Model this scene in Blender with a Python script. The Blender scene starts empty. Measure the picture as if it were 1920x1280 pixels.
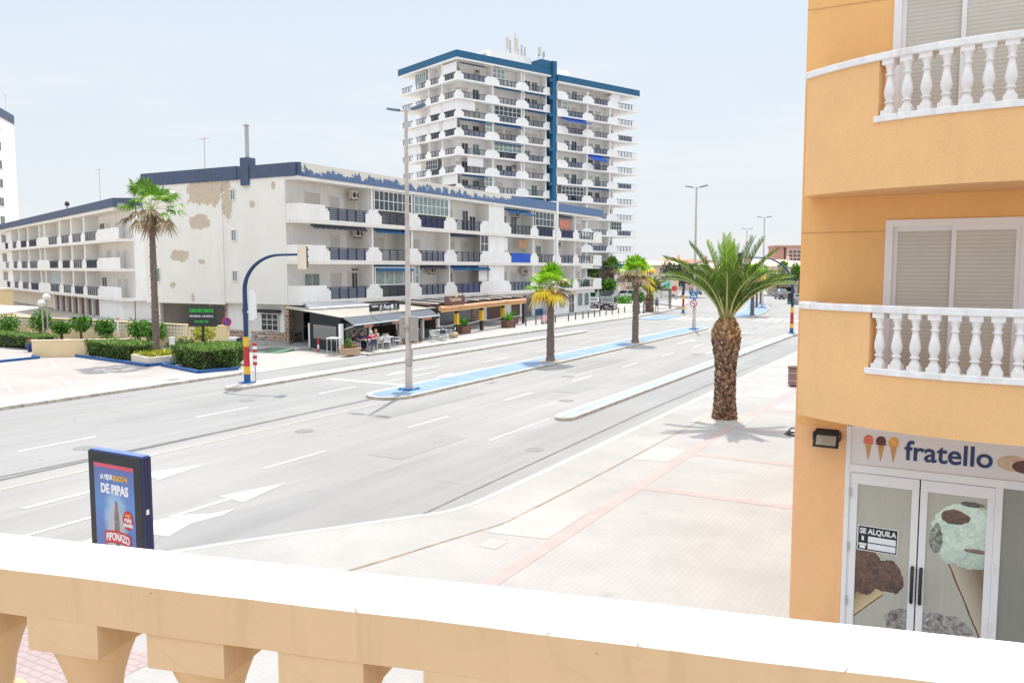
import bpy, math, random
from mathutils import Vector, Matrix
random.seed(7)
rnd = random.Random(11)
PI = math.pi
sc = bpy.context.scene
COL = sc.collection

# ------------------------------------------------------------------ helpers
# The street runs along +Y.  (u, v) = metres along the street / metres across it to the left of the viewer.
def W(u, v, z=0.0):
    return (-v, u, z)

def bend(u):
    return 0.0033 * (u - 85) ** 2 if 85 < u < 200 else (0.0 if u <= 85 else 43.6 + 0.759 * (u - 200))

def setp(o, label=None, cat=None, group=None, kind=None):
    if label: o['label'] = label
    if cat: o['category'] = cat
    if group: o['group'] = group
    if kind: o['kind'] = kind
    return o

def thing(name, label, cat, loc=(0, 0, 0), rotz=0.0, group=None):
    o = bpy.data.objects.new(name, None)
    o.empty_display_size = 0.3
    COL.objects.link(o)
    o.location = loc
    o.rotation_euler = (0, 0, rotz)
    return setp(o, label, cat, group)

def inst(name, mesh, parent, loc=(0, 0, 0), rotz=0.0, scale=(1, 1, 1)):
    o = bpy.data.objects.new(name, mesh)
    COL.objects.link(o)
    o.parent = parent
    o.location = loc
    o.rotation_euler = (0, 0, rotz)
    o.scale = scale
    return o

def kids(o):
    return [c for c in bpy.data.objects if c.parent == o]

def dup(root, loc, rotz=0.0, label=None, group=None, scale=None):
    r = root.copy(); COL.objects.link(r)
    r.location = loc; r.rotation_euler = (0, 0, rotz)
    if label: r['label'] = label
    if group: r['group'] = group
    if scale: r.scale = scale
    for ch in kids(root):
        c = ch.copy(); COL.objects.link(c); c.parent = r
        for g in kids(ch):
            d = g.copy(); COL.objects.link(d); d.parent = c
    return r

SPLIT = {'parapet', 'party_wall', 'white_blind', 'roof_vent', 'ground_floor_pillar', 'pillar', 'stone_cladding', 'brick_pier', 'wooden_shutter', 'clear_window', 'white_post', 'inner_wall', 'counter', 'blue_bracket', 'white_panel', 'awning_arm', 'awning_rail', 'rope', 'post', 'roof_house', 'roof_sheet', 'support', 'ground_floor_wall', 'render_joint', 'balcony', 'hoop', 'mast_foot', 'foot', 'bracket'}
class MB:
    def __init__(self, T=None):
        self.v = []; self.f = []; self.m = []; self.s = []; self.T = T
    def add(self, pts, faces, m=0, smooth=False):
        n = len(self.v)
        if self.T: pts = [self.T(p) for p in pts]
        self.v += [tuple(p) for p in pts]
        for f in faces:
            self.f.append(tuple(i + n for i in f)); self.m.append(m); self.s.append(smooth)
    def quad(self, a, b, c, d, m=0):
        self.add([a, b, c, d], [(0, 1, 2, 3)], m)
    def poly(self, pts, m=0):
        self.add(pts, [tuple(range(len(pts)))], m)
    def box(self, x0, x1, y0, y1, z0, z1, m=0):
        if x0 > x1: x0, x1 = x1, x0
        if y0 > y1: y0, y1 = y1, y0
        if z0 > z1: z0, z1 = z1, z0
        p = [(x0, y0, z0), (x1, y0, z0), (x1, y1, z0), (x0, y1, z0), (x0, y0, z1), (x1, y0, z1), (x1, y1, z1), (x0, y1, z1)]
        self.add(p, [(0, 3, 2, 1), (4, 5, 6, 7), (0, 1, 5, 4), (1, 2, 6, 5), (2, 3, 7, 6), (3, 0, 4, 7)], m)
    def hexa(self, bot, top, m=0):
        self.add(list(bot) + list(top), [(0, 3, 2, 1), (4, 5, 6, 7), (0, 1, 5, 4), (1, 2, 6, 5), (2, 3, 7, 6), (3, 0, 4, 7)], m)
    def prism(self, poly, z0, z1, m=0, mtop=None):
        n = len(poly)
        a = sum(poly[i][0] * poly[(i + 1) % n][1] - poly[(i + 1) % n][0] * poly[i][1] for i in range(n))
        if a < 0: poly = poly[::-1]
        pts = [(x, y, z0) for x, y in poly] + [(x, y, z1) for x, y in poly]
        self.add(pts, [(i, (i + 1) % n, n + (i + 1) % n, n + i) for i in range(n)] + [tuple(range(n - 1, -1, -1))], m)
        self.add([(x, y, z1) for x, y in poly], [tuple(range(n))], m if mtop is None else mtop)
    def extr(self, poly, fn, t0, t1, m=0, caps=True, mcap=None):
        # poly of (a, b); fn(a, b, t) -> xyz
        n = len(poly)
        pts = [fn(a, b, t0) for a, b in poly] + [fn(a, b, t1) for a, b in poly]
        self.add(pts, [(i, (i + 1) % n, n + (i + 1) % n, n + i) for i in range(n)], m)
        if caps:
            self.add([fn(a, b, t0) for a, b in poly], [tuple(range(n - 1, -1, -1))], m if mcap is None else mcap)
            self.add([fn(a, b, t1) for a, b in poly], [tuple(range(n))], m if mcap is None else mcap)
    def tube(self, path, r, n=8, m=0, smooth=True, cap=True):
        path = [Vector(p) for p in path]
        k = len(path)
        rr = list(r) if hasattr(r, '__len__') else [r] * k
        pts = []; faces = []
        prev = None
        for i, p in enumerate(path):
            t = (path[min(i + 1, k - 1)] - path[max(i - 1, 0)])
            if t.length < 1e-9: t = Vector((0, 0, 1))
            t.normalize()
            if prev is None:
                a = Vector((1, 0, 0)) if abs(t.x) < 0.8 else Vector((0, 1, 0))
                x = t.cross(a).normalized()
            else:
                x = (prev - t * prev.dot(t))
                x = x.normalized() if x.length > 1e-6 else t.orthogonal().normalized()
            prev = x
            y = t.cross(x)
            for j in range(n):
                an = 2 * PI * j / n
                pts.append(p + (x * math.cos(an) + y * math.sin(an)) * rr[i])
        for i in range(k - 1):
            for j in range(n):
                faces.append((i * n + j, i * n + (j + 1) % n, (i + 1) * n + (j + 1) % n, (i + 1) * n + j))
        self.add(pts, faces, m, smooth)
        if cap:
            self.add(pts[:n], [tuple(range(n - 1, -1, -1))], m)
            self.add(pts[-n:], [tuple(range(n))], m)
    def lathe(self, prof, n=16, c=(0, 0, 0), m=0, smooth=True, cap=True):
        pts = []; faces = []
        for r, z in prof:
            for j in range(n):
                a = 2 * PI * j / n
                pts.append((c[0] + r * math.cos(a), c[1] + r * math.sin(a), c[2] + z))
        k = len(prof)
        for i in range(k - 1):
            for j in range(n):
                faces.append((i * n + j, i * n + (j + 1) % n, (i + 1) * n + (j + 1) % n, (i + 1) * n + j))
        if cap:
            faces.append(tuple(range(n - 1, -1, -1))); faces.append(tuple((k - 1) * n + j for j in range(n)))
        self.add(pts, faces, m, smooth)
    def ball(self, c, r, n=12, m=0, sq=(1, 1, 1)):
        k = max(5, n // 2 + 1)
        pts = []; faces = []
        for i in range(k):
            th = PI * (i + 0.02) / (k - 1 + 0.04)
            for j in range(n):
                a = 2 * PI * j / n
                pts.append((c[0] + r * sq[0] * math.sin(th) * math.cos(a), c[1] + r * sq[1] * math.sin(th) * math.sin(a), c[2] - r * sq[2] * math.cos(th)))
        for i in range(k - 1):
            for j in range(n):
                faces.append((i * n + j, i * n + (j + 1) % n, (i + 1) * n + (j + 1) % n, (i + 1) * n + j))
        faces.append(tuple(range(n - 1, -1, -1))); faces.append(tuple((k - 1) * n + j for j in range(n)))
        self.add(pts, faces, m, True)
    def clusters(self):
        # groups of faces whose bounding boxes touch
        n = len(self.f); par = list(range(len(self.v)))
        def find(i):
            while par[i] != i: par[i] = par[par[i]]; i = par[i]
            return i
        for f in self.f:
            for i in f[1:]: par[find(i)] = find(f[0])
        g = {}
        for k, f in enumerate(self.f): g.setdefault(find(f[0]), []).append(k)
        G = []
        for fs in g.values():
            P = [self.v[i] for k in fs for i in self.f[k]]
            G.append([[min(p[c] for p in P) - 0.006 for c in range(3)], [max(p[c] for p in P) + 0.006 for c in range(3)], fs])
        ch = True
        while ch:
            ch = False
            for i in range(len(G)):
                for j in range(i + 1, len(G)):
                    if all(G[i][0][c] <= G[j][1][c] and G[j][0][c] <= G[i][1][c] for c in range(3)):
                        G[i] = [[min(a, b) for a, b in zip(G[i][0], G[j][0])], [max(a, b) for a, b in zip(G[i][1], G[j][1])], G[i][2] + G[j][2]]
                        del G[j]; ch = True; break
                if ch: break
        out = []
        for lo, hi, fs in G:
            q = MB(); mp = {}
            for k in fs:
                idx = []
                for i in self.f[k]:
                    if i not in mp: mp[i] = len(q.v); q.v.append(self.v[i])
                    idx.append(mp[i])
                q.f.append(tuple(idx)); q.m.append(self.m[k]); q.s.append(self.s[k])
            out.append(q)
        return out
    def mesh(self, name, mats):
        me = bpy.data.meshes.new(name)
        me.from_pydata(self.v, [], self.f)
        for mt in (mats if isinstance(mats, (list, tuple)) else [mats]):
            me.materials.append(mt)
        me.polygons.foreach_set('material_index', self.m)
        me.polygons.foreach_set('use_smooth', self.s)
        me.update()
        return me
    def build(self, name, mats, parent=None, world=False, loc=(0, 0, 0), rotz=0.0, bevel=0.0, seg=2, label=None):
        if world and parent is not None:
            r = parent if parent.parent is None else parent.parent
            if r.parent is not None: r = r.parent
            c, s = math.cos(-r.rotation_euler[2]), math.sin(-r.rotation_euler[2])
            L = r.location
            vs = []
            for x, y, z in self.v:
                dx, dy = x - L[0], y - L[1]
                vs.append((dx * c - dy * s, dx * s + dy * c, z - L[2]))
            self.v = vs
        if name in SPLIT:
            parts = self.clusters()
            if len(parts) > 1:
                for q in parts: o = q.build(name, mats, parent, False, loc, rotz, bevel, seg, label)
                return o
        me = self.mesh(name, mats)
        o = bpy.data.objects.new(name, me)
        COL.objects.link(o)
        if parent is not None: o.parent = parent
        o.location = loc; o.rotation_euler = (0, 0, rotz)
        if bevel:
            b = o.modifiers.new('bevel', 'BEVEL'); b.width = bevel; b.segments = seg; b.limit_method = 'ANGLE'
        if label: o['label'] = label
        return o

def one(mb, name, mats, label, cat, loc=(0, 0, 0), rotz=0.0, group=None, kind=None, bevel=0):
    o = mb.build(name, mats, None, loc=loc, rotz=rotz, bevel=bevel)
    return setp(o, label, cat, group, kind)

_txt = {}
def text_geo(s, size, bold=0.0, ext=0.002, shear=0.0, spacing=1.0):
    key = (s, size, bold, ext, shear, spacing)
    if key in _txt: return _txt[key]
    cu = bpy.data.curves.new('lettering', 'FONT')
    cu.body = s; cu.size = size; cu.offset = bold; cu.extrude = ext; cu.shear = shear
    cu.align_x = 'CENTER'; cu.align_y = 'CENTER'; cu.space_character = spacing; cu.resolution_u = 4
    o = bpy.data.objects.new('lettering', cu); COL.objects.link(o)
    bpy.context.view_layer.update()
    dg = bpy.context.evaluated_depsgraph_get()
    me = bpy.data.meshes.new_from_object(o.evaluated_get(dg))
    V = [tuple(v.co) for v in me.vertices]; F = [tuple(p.vertices) for p in me.polygons]
    bpy.data.objects.remove(o); bpy.data.curves.remove(cu); bpy.data.meshes.remove(me)
    _txt[key] = (V, F)
    return V, F
def put_text(mb, s, size, fn, width=None, m=0, **k):
    # fn(a, b, c): a right, b up, c out of the sign
    V, F = text_geo(s, size, **k)
    xs = [p[0] for p in V]
    f = 1.0 if not width else width / (max(xs) - min(xs))
    mb.add([fn(p[0] * f, p[1], p[2]) for p in V], F, m)

# ------------------------------------------------------------------ materials
def nodes(name):
    m = bpy.data.materials.new(name); m.use_nodes = True
    nt = m.node_tree
    return m, nt, nt.nodes['Principled BSDF']
def N(nt, t, **k):
    n = nt.nodes.new(t)
    for a, b in k.items():
        if a.startswith('i_'):
            n.inputs[a[2:].replace('_', ' ')].default_value = b
        else: setattr(n, a, b)
    return n
def rgba(c): return (c[0], c[1], c[2], 1)
def mix(nt, fac, a, b, mode='MIX'):
    n = nt.nodes.new('ShaderNodeMix'); n.data_type = 'RGBA'; n.blend_type = mode
    for inp, val in ((0, fac), (6, a), (7, b)):
        if hasattr(val, 'links') or isinstance(val, bpy.types.NodeSocket): nt.links.new(val, n.inputs[inp])
        elif inp == 0: n.inputs[0].default_value = val
        else: n.inputs[inp].default_value = rgba(val)
    return n.outputs[2]
def math_(nt, op, a, b=0.0, clamp=False):
    n = nt.nodes.new('ShaderNodeMath'); n.operation = op; n.use_clamp = clamp
    for i, val in enumerate((a, b)):
        if isinstance(val, bpy.types.NodeSocket): nt.links.new(val, n.inputs[i])
        else: n.inputs[i].default_value = val
    return n.outputs[0]
def pos(nt, scale=(1, 1, 1), kind='Object', loc=(0, 0, 0)):
    tc = nt.nodes.new('ShaderNodeTexCoord'); mp = nt.nodes.new('ShaderNodeMapping')
    mp.inputs['Scale'].default_value = scale; mp.inputs['Location'].default_value = loc
    nt.links.new(tc.outputs[kind], mp.inputs[0])
    return mp.outputs[0]
def noise(nt, vec, scale, detail=4, rough=0.6):
    n = nt.nodes.new('ShaderNodeTexNoise')
    n.inputs['Scale'].default_value = scale; n.inputs['Detail'].default_value = detail; n.inputs['Roughness'].default_value = rough
    nt.links.new(vec, n.inputs['Vector'])
    return n.outputs['Fac']
def ramp(nt, fac, stops):
    n = nt.nodes.new('ShaderNodeValToRGB')
    while len(n.color_ramp.elements) < len(stops): n.color_ramp.elements.new(0.5)
    for e, (p, c) in zip(n.color_ramp.elements, stops):
        e.position = p; e.color = rgba(c) if hasattr(c, '__len__') else (c, c, c, 1)
    nt.links.new(fac, n.inputs[0])
    return n.outputs[0]
def bump(nt, bs, h, strength=0.3, dist=0.02):
    b = nt.nodes.new('ShaderNodeBump'); b.inputs['Strength'].default_value = strength; b.inputs['Distance'].default_value = dist
    nt.links.new(h, b.inputs['Height']); nt.links.new(b.outputs[0], bs.inputs['Normal'])

_mats = {}
def mat(name, c, rough=0.6, metal=0.0, var=0.12, scale=3.0, bmp=0.0, bscale=60, coat=0.0, spec=None, dirt=0.0):
    if name in _mats: return _mats[name]
    m, nt, bs = nodes(name)
    v = pos(nt)
    n1 = noise(nt, v, scale, 5)
    c2 = tuple(max(0, x * (1 - var)) for x in c); c3 = tuple(min(1, x * (1 + var * 0.5)) for x in c)
    col = ramp(nt, n1, [(0.3, c2), (0.7, c3)])
    if dirt:
        vv = pos(nt, (3, 3, 0.35))
        n2 = noise(nt, vv, 1.6, 6)
        col = mix(nt, ramp(nt, n2, [(0.52, 0.0), (0.78, dirt)]), col, tuple(x * 0.55 for x in (0.55, 0.45, 0.33)))
    nt.links.new(col, bs.inputs['Base Color'])
    bs.inputs['Roughness'].default_value = rough; bs.inputs['Metallic'].default_value = metal
    bs.inputs['Coat Weight'].default_value = coat
    if spec is not None: bs.inputs['Specular IOR Level'].default_value = spec
    if bmp: bump(nt, bs, noise(nt, v, bscale, 3), bmp)
    _mats[name] = m
    return m

def mat_leaf(name, stops, rough=0.5, trans=0.25):
    if name in _mats: return _mats[name]
    m, nt, bs = nodes(name)
    g = nt.nodes.new('ShaderNodeNewGeometry')
    col = ramp(nt, g.outputs['Random Per Island'], stops)
    nt.links.new(col, bs.inputs['Base Color'])
    bs.inputs['Roughness'].default_value = rough
    bs.inputs['Specular IOR Level'].default_value = 0.3
    tr = nt.nodes.new('ShaderNodeBsdfTranslucent'); nt.links.new(col, tr.inputs[0])
    mx = nt.nodes.new('ShaderNodeMixShader'); mx.inputs[0].default_value = trans
    nt.links.new(bs.outputs[0], mx.inputs[1]); nt.links.new(tr.outputs[0], mx.inputs[2])
    nt.links.new(mx.outputs[0], nt.nodes['Material Output'].inputs[0])
    _mats[name] = m
    return m

def mat_asphalt(name, a, b, tint=(1, 1, 1)):
    m, nt, bs = nodes(name)
    v = pos(nt)
    vs = pos(nt, (1.6, 0.06, 1))           # streaks run along the street
    big = noise(nt, v, 0.12, 5); st = noise(nt, vs, 0.9, 4); fine = noise(nt, v, 45, 2)
    f = math_(nt, 'ADD', math_(nt, 'MULTIPLY', big, 0.45), math_(nt, 'ADD', math_(nt, 'MULTIPLY', st, 0.42), math_(nt, 'MULTIPLY', fine, 0.16)))
    col = ramp(nt, f, [(0.38, tuple(a * t for t in tint)), (0.66, tuple(b * t for t in tint))])
    # cracks and sealed joints
    vo = nt.nodes.new('ShaderNodeTexVoronoi'); vo.feature = 'DISTANCE_TO_EDGE'; vo.inputs['Scale'].default_value = 0.16
    vd = nt.nodes.new('ShaderNodeVectorMath'); vd.operation = 'ADD'
    nz = nt.nodes.new('ShaderNodeTexNoise'); nz.inputs['Scale'].default_value = 1.2; nz.inputs['Detail'].default_value = 5
    nt.links.new(v, nz.inputs['Vector'])
    nt.links.new(v, vd.inputs[0]); nt.links.new(nz.outputs['Color'], vd.inputs[1]); nt.links.new(vd.outputs[0], vo.inputs['Vector'])
    cr = ramp(nt, vo.outputs['Distance'], [(0.0, 0.35), (0.004, 0.0)])
    msk = ramp(nt, noise(nt, v, 0.3, 2), [(0.5, 0.0), (0.6, 1.0)])
    col = mix(nt, math_(nt, 'MULTIPLY', cr, msk), col, (a * 0.4, a * 0.4, a * 0.42))
    nt.links.new(col, bs.inputs['Base Color']); bs.inputs['Roughness'].default_value = 0.85
    bump(nt, bs, fine, 0.2, 0.01)
    return m

def mat_tiles(name, c, joint, size=0.2, mort=0.012, var=0.08, w=1.0, off=0.0, rot=0.0):
    m, nt, bs = nodes(name)
    v = pos(nt)
    if rot:
        v.node.inputs['Rotation'].default_value = (0, 0, rot)
    br = nt.nodes.new('ShaderNodeTexBrick')
    br.offset = off; br.inputs['Scale'].default_value = 1.0
    br.inputs['Brick Width'].default_value = size * w; br.inputs['Row Height'].default_value = size
    br.inputs['Mortar Size'].default_value = mort; br.inputs['Mortar Smooth'].default_value = 0.3
    br.inputs['Color1'].default_value = rgba(tuple(x * (1 - var) for x in c)); br.inputs['Color2'].default_value = rgba(c)
    br.inputs['Mortar'].default_value = rgba(joint)
    nt.links.new(v, br.inputs['Vector'])
    big = noise(nt, v, 0.5, 6)
    col = mix(nt, 1.0, br.outputs['Color'], ramp(nt, big, [(0.3, 0.86), (0.65, 1.04)]), 'MULTIPLY')
    st = ramp(nt, noise(nt, pos(nt), 1.7, 6), [(0.60, 0.0), (0.72, 0.35)])
    col = mix(nt, st, col, tuple(x * 0.7 for x in c))
    nt.links.new(col, bs.inputs['Base Color']); bs.inputs['Roughness'].default_value = 0.8
    return m

def ellipse_mask(nt, a, b, items, nz, amt=0.9):
    # union of noisy ellipses in sockets a, b
    out = None
    for (ca, cb, ra, rb) in items:
        da = math_(nt, 'DIVIDE', math_(nt, 'SUBTRACT', a, ca), ra); db = math_(nt, 'DIVIDE', math_(nt, 'SUBTRACT', b, cb), rb)
        d = math_(nt, 'ADD', math_(nt, 'MULTIPLY', da, da), math_(nt, 'MULTIPLY', db, db))
        d = math_(nt, 'ADD', d, math_(nt, 'MULTIPLY', math_(nt, 'SUBTRACT', nz, 0.5), amt * 5))
        k = math_(nt, 'LESS_THAN', d, 1.0)
        out = k if out is None else math_(nt, 'MAXIMUM', out, k)
    return out
# ------------------------------------------------------------------ named materials
WHITE = mat('white_render', (0.84, 0.815, 0.775), 0.8, var=0.08, scale=0.5, bmp=0.15, bscale=25, dirt=0.22)
WHITE2 = mat('white_slab', (0.80, 0.75, 0.69), 0.8, var=0.10, scale=1.2, dirt=0.3)
TWHITE = mat('tower_render', (0.85, 0.835, 0.815), 0.8, var=0.06, scale=0.4, dirt=0.12)
CREAM = mat('cream_render', (0.78, 0.68, 0.54), 0.8, var=0.08, scale=0.7, dirt=0.15)
YWALL = mat('yellow_render', (0.80, 0.62, 0.36), 0.8, var=0.06, scale=1.0, dirt=0.1)
NAVY = mat('navy_metal', (0.030, 0.045, 0.088), 0.45, var=0.1)
RAILFILL = mat('rail_shade', (0.34, 0.36, 0.44), 0.6)
TBLUE = mat('tower_blue', (0.010, 0.105, 0.215), 0.6, var=0.12, scale=0.6)
AWB = mat('awning_blue', (0.012, 0.105, 0.25), 0.7)
AWB2 = mat('awning_bright_blue', (0.01, 0.09, 0.50), 0.7)
AWD = mat('awning_dark', (0.06, 0.07, 0.10), 0.7)
AWG = mat('awning_grey', (0.075, 0.09, 0.11), 0.8)
SHUT = mat('roller_shutter', (0.66, 0.61, 0.55), 0.6, var=0.05)
SHUTG = mat('grey_shutter', (0.19, 0.21, 0.24), 0.5)
FRAMEW = mat('white_frame', (0.80, 0.78, 0.77), 0.4, var=0.03)
DARK = mat('dark_interior', (0.03, 0.033, 0.035), 0.6)
GLASSD = mat('dark_glass', (0.045, 0.06, 0.07), 0.06, var=0.3, scale=0.8)
GLASSG = mat('green_glass', (0.20, 0.27, 0.25), 0.10, var=0.35, scale=0.9)
ACM = mat('ac_unit', (0.62, 0.58, 0.50), 0.5)
STEEL = mat('galvanised_steel', (0.46, 0.44, 0.42), 0.45, metal=0.3, var=0.15, scale=4)
POLE = mat('pole_paint', (0.50, 0.45, 0.41), 0.5, var=0.14, scale=5)
ALU = mat('aluminium', (0.70, 0.70, 0.70), 0.35, metal=0.6)
BLACK = mat('black_paint', (0.022, 0.024, 0.028), 0.5)
BLACKF = mat('black_fabric', (0.014, 0.018, 0.023), 0.8)
WOODD = mat('dark_wood', (0.045, 0.030, 0.024), 0.6, var=0.3, scale=6)
WOODB = mat('brown_wood', (0.13, 0.062, 0.042), 0.6, var=0.25, scale=5)
ORANGEC = mat('orange_canvas', (0.62, 0.32, 0.17), 0.7, var=0.15, scale=3)
YELLOW = mat('yellow_paint', (0.80, 0.48, 0.03), 0.5)
RED = mat('red_paint', (0.50, 0.035, 0.04), 0.5)
REDP = mat('pink_red_paint', (0.72, 0.10, 0.13), 0.5)
WPAINT = mat('white_paint', (0.80, 0.80, 0.80), 0.5, var=0.04)
BLUEP = mat('blue_paint', (0.016, 0.10, 0.30), 0.6, var=0.25)
DBLUE = mat('pole_blue', (0.012, 0.045, 0.13), 0.4)
SIGNBLUE = mat('sign_blue', (0.02, 0.18, 0.42), 0.4)
SIGNRED = mat('sign_red', (0.62, 0.06, 0.08), 0.4)
SIGNDB = mat('sign_deep_blue', (0.05, 0.07, 0.36), 0.4)
GREENP = mat('green_paint', (0.02, 0.42, 0.22), 0.5)
GREENMAT = mat('green_ramp_mat', (0.09, 0.17, 0.11), 0.9)
TERRA = mat('planter_stone', (0.50, 0.35, 0.22), 0.8, var=0.12, bmp=0.2)
RUST = mat('planter_brown', (0.20, 0.085, 0.065), 0.7)
SOIL = mat('soil', (0.10, 0.07, 0.045), 0.9, var=0.4, scale=9)
TYRE = mat('tyre', (0.018, 0.018, 0.019), 0.8)
ROOFT = mat('roof_tile', (0.45, 0.20, 0.11), 0.8, var=0.3, scale=3)
NAVYTXT = mat('navy_lettering', (0.018, 0.035, 0.13), 0.5, var=0.02)
TXTW = mat('white_lettering', (0.80, 0.80, 0.80), 0.5, var=0.02)
TXTK = mat('black_lettering', (0.012, 0.012, 0.014), 0.5, var=0.02)
TXTG = mat('green_lettering', (0.03, 0.70, 0.06), 0.5, var=0.02)
TXTY = mat('yellow_lettering', (0.75, 0.42, 0.03), 0.5, var=0.02)
TXTC = mat('cream_lettering', (0.70, 0.55, 0.36), 0.5, var=0.02)
BLUETILE = mat('blue_walkway', (0.165, 0.255, 0.37), 0.8, var=0.22, scale=0.8, dirt=0.45)
KERB = mat('kerb_stone', (0.50, 0.45, 0.38), 0.85, var=0.38, scale=2.6, dirt=0.5)
KERBW = mat('kerb_white', (0.42, 0.405, 0.38), 0.8, var=0.25, scale=1.8, dirt=0.4)
ROADW = mat('road_marking', (0.46, 0.46, 0.45), 0.8, var=0.18, scale=3.5)
ROADY = mat('road_edge_line', (0.45, 0.42, 0.36), 0.8, var=0.2, scale=3)
TAR = mat('tar_seam', (0.125, 0.12, 0.12), 0.9, var=0.3, scale=2)
CONC = mat('concrete_apron', (0.34, 0.32, 0.30), 0.85, var=0.12, scale=0.6, dirt=0.15)
ASPH = mat_asphalt('asphalt', 0.192, 0.275, (1.03, 1.0, 0.96))
ASPH2 = mat_asphalt('asphalt_frontage', 0.175, 0.25, (1.02, 1, 0.98))
ASPH3 = mat_asphalt('asphalt_far_side', 0.192, 0.258, (1.02, 1, 0.97))
PAVE = mat_tiles('paving', (0.312, 0.301, 0.289), (0.28, 0.266, 0.252), 0.11, 0.008, 0.035)
PAVEP = mat_tiles('pink_paving', (0.34, 0.265, 0.26), (0.26, 0.18, 0.175), 0.12, 0.012, 0.06, 2.0, 0.5)
PINK = mat('pink_band', (0.35, 0.272, 0.26), 0.85, var=0.10, scale=2, dirt=0.15)
PLAZA = mat_tiles('plaza_paving', (0.335, 0.30, 0.28), (0.29, 0.245, 0.22), 0.25, 0.012, 0.05)
LSLAB = mat('light_slab', (0.345, 0.33, 0.315), 0.85, var=0.12, scale=1.5, dirt=0.25)
FARG = mat('dry_ground', (0.36, 0.31, 0.25), 0.9, var=0.25, scale=0.05)
DIRT = mat('dirt_joint', (0.26, 0.19, 0.13), 0.9, var=0.4, scale=3)
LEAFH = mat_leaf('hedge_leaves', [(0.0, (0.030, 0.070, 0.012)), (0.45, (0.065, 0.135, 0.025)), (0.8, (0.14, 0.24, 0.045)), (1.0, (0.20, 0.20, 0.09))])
LEAFT = mat_leaf('topiary_leaves', [(0.0, (0.025, 0.085, 0.008)), (0.5, (0.06, 0.19, 0.012)), (1.0, (0.13, 0.32, 0.025))])
LEAFY = mat_leaf('yellow_leaves', [(0.0, (0.14, 0.20, 0.01)), (0.5, (0.36, 0.38, 0.02)), (1.0, (0.55, 0.52, 0.04))])
LEAFD = mat_leaf('pine_leaves', [(0.0, (0.015, 0.035, 0.016)), (0.5, (0.035, 0.065, 0.025)), (1.0, (0.10, 0.11, 0.045))])
LEAFP = mat_leaf('potted_leaves', [(0.0, (0.03, 0.14, 0.005)), (0.5, (0.07, 0.27, 0.01)), (1.0, (0.16, 0.42, 0.02))])
PALMG = mat_leaf('palm_green', [(0.0, (0.05, 0.14, 0.015)), (0.5, (0.11, 0.25, 0.025)), (1.0, (0.26, 0.38, 0.07))], 0.4, 0.35)
PALMD = mat_leaf('palm_dark', [(0.0, (0.035, 0.095, 0.015)), (0.5, (0.10, 0.19, 0.032)), (0.85, (0.18, 0.28, 0.05)), (1.0, (0.32, 0.37, 0.10))], 0.4, 0.25)
PALML = mat_leaf('palm_light', [(0.0, (0.09, 0.25, 0.008)), (0.6, (0.20, 0.42, 0.015)), (1.0, (0.44, 0.58, 0.05))], 0.4, 0.35)
PALMY = mat_leaf('palm_yellow', [(0.0, (0.72, 0.36, 0.01)), (0.5, (0.86, 0.54, 0.015)), (1.0, (0.80, 0.68, 0.08))], 0.5, 0.35)
PALMB = mat_leaf('palm_straw', [(0.0, (0.14, 0.085, 0.05)), (0.6, (0.29, 0.20, 0.12)), (1.0, (0.45, 0.36, 0.24))], 0.6, 0.15)
RACH = mat('palm_rib', (0.50, 0.52, 0.26), 0.5)
RACHB = mat('palm_rib_base', (0.30, 0.30, 0.12), 0.6)
BOOTS = mat_leaf('palm_boots', [(0.0, (0.07, 0.042, 0.032)), (0.4, (0.17, 0.105, 0.075)), (0.75, (0.30, 0.195, 0.135)), (1.0, (0.50, 0.36, 0.26))], 0.8, 0.0)
BOOTT = mat_leaf('palm_boots_top', [(0.0, (0.16, 0.09, 0.05)), (0.5, (0.33, 0.20, 0.10)), (1.0, (0.58, 0.42, 0.24))], 0.8, 0.0)
BARK = mat('palm_bark', (0.20, 0.150, 0.125), 0.85, var=0.5, scale=9)
BARKS = mat('shrub_bark', (0.17, 0.11, 0.08), 0.85, var=0.3, scale=7)
SKIN = mat('skin', (0.55, 0.31, 0.21), 0.5, var=0.05)
LIP = mat('lips', (0.40, 0.13, 0.11), 0.5)
HAIRW = mat('white_hair', (0.62, 0.60, 0.58), 0.7)
HAIRB = mat('brown_hair', (0.09, 0.05, 0.03), 0.6)
HAIRY = mat('blond_hair', (0.45, 0.27, 0.12), 0.6)
HAIRK = mat('dark_hair', (0.025, 0.02, 0.018), 0.6)

def mat_stucco(name, c):
    m, nt, bs = nodes(name)
    v = pos(nt)
    fine = noise(nt, v, 75, 3, 0.7); big = noise(nt, v, 0.8, 4); mid = noise(nt, v, 9, 4)
    f = math_(nt, 'ADD', math_(nt, 'MULTIPLY', fine, 0.85), math_(nt, 'MULTIPLY', mid, 0.15))
    col = ramp(nt, f, [(0.30, tuple(x * 0.84 for x in c)), (0.55, c), (0.75, tuple(min(1, x * 1.06) for x in c))])
    col = mix(nt, 1.0, col, ramp(nt, big, [(0.3, 0.93), (0.7, 1.03)]), 'MULTIPLY')
    st = ramp(nt, noise(nt, pos(nt, (2.2, 2.2, 0.3)), 1.5, 6), [(0.54, 0.0), (0.80, 0.20)])
    col = mix(nt, st, col, (0.45, 0.28, 0.13))
    nt.links.new(col, bs.inputs['Base Color']); bs.inputs['Roughness'].default_value = 0.9
    bump(nt, bs, fine, 0.3, 0.008)
    return m
STUCCO = mat_stucco('ochre_stucco', (0.88, 0.495, 0.19))
STUCCOB = mat_stucco('ochre_stucco_balcony', (0.85, 0.505, 0.23))
STUCCOP = mat_stucco('ochre_stucco_base', (0.93, 0.52, 0.25))

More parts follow.
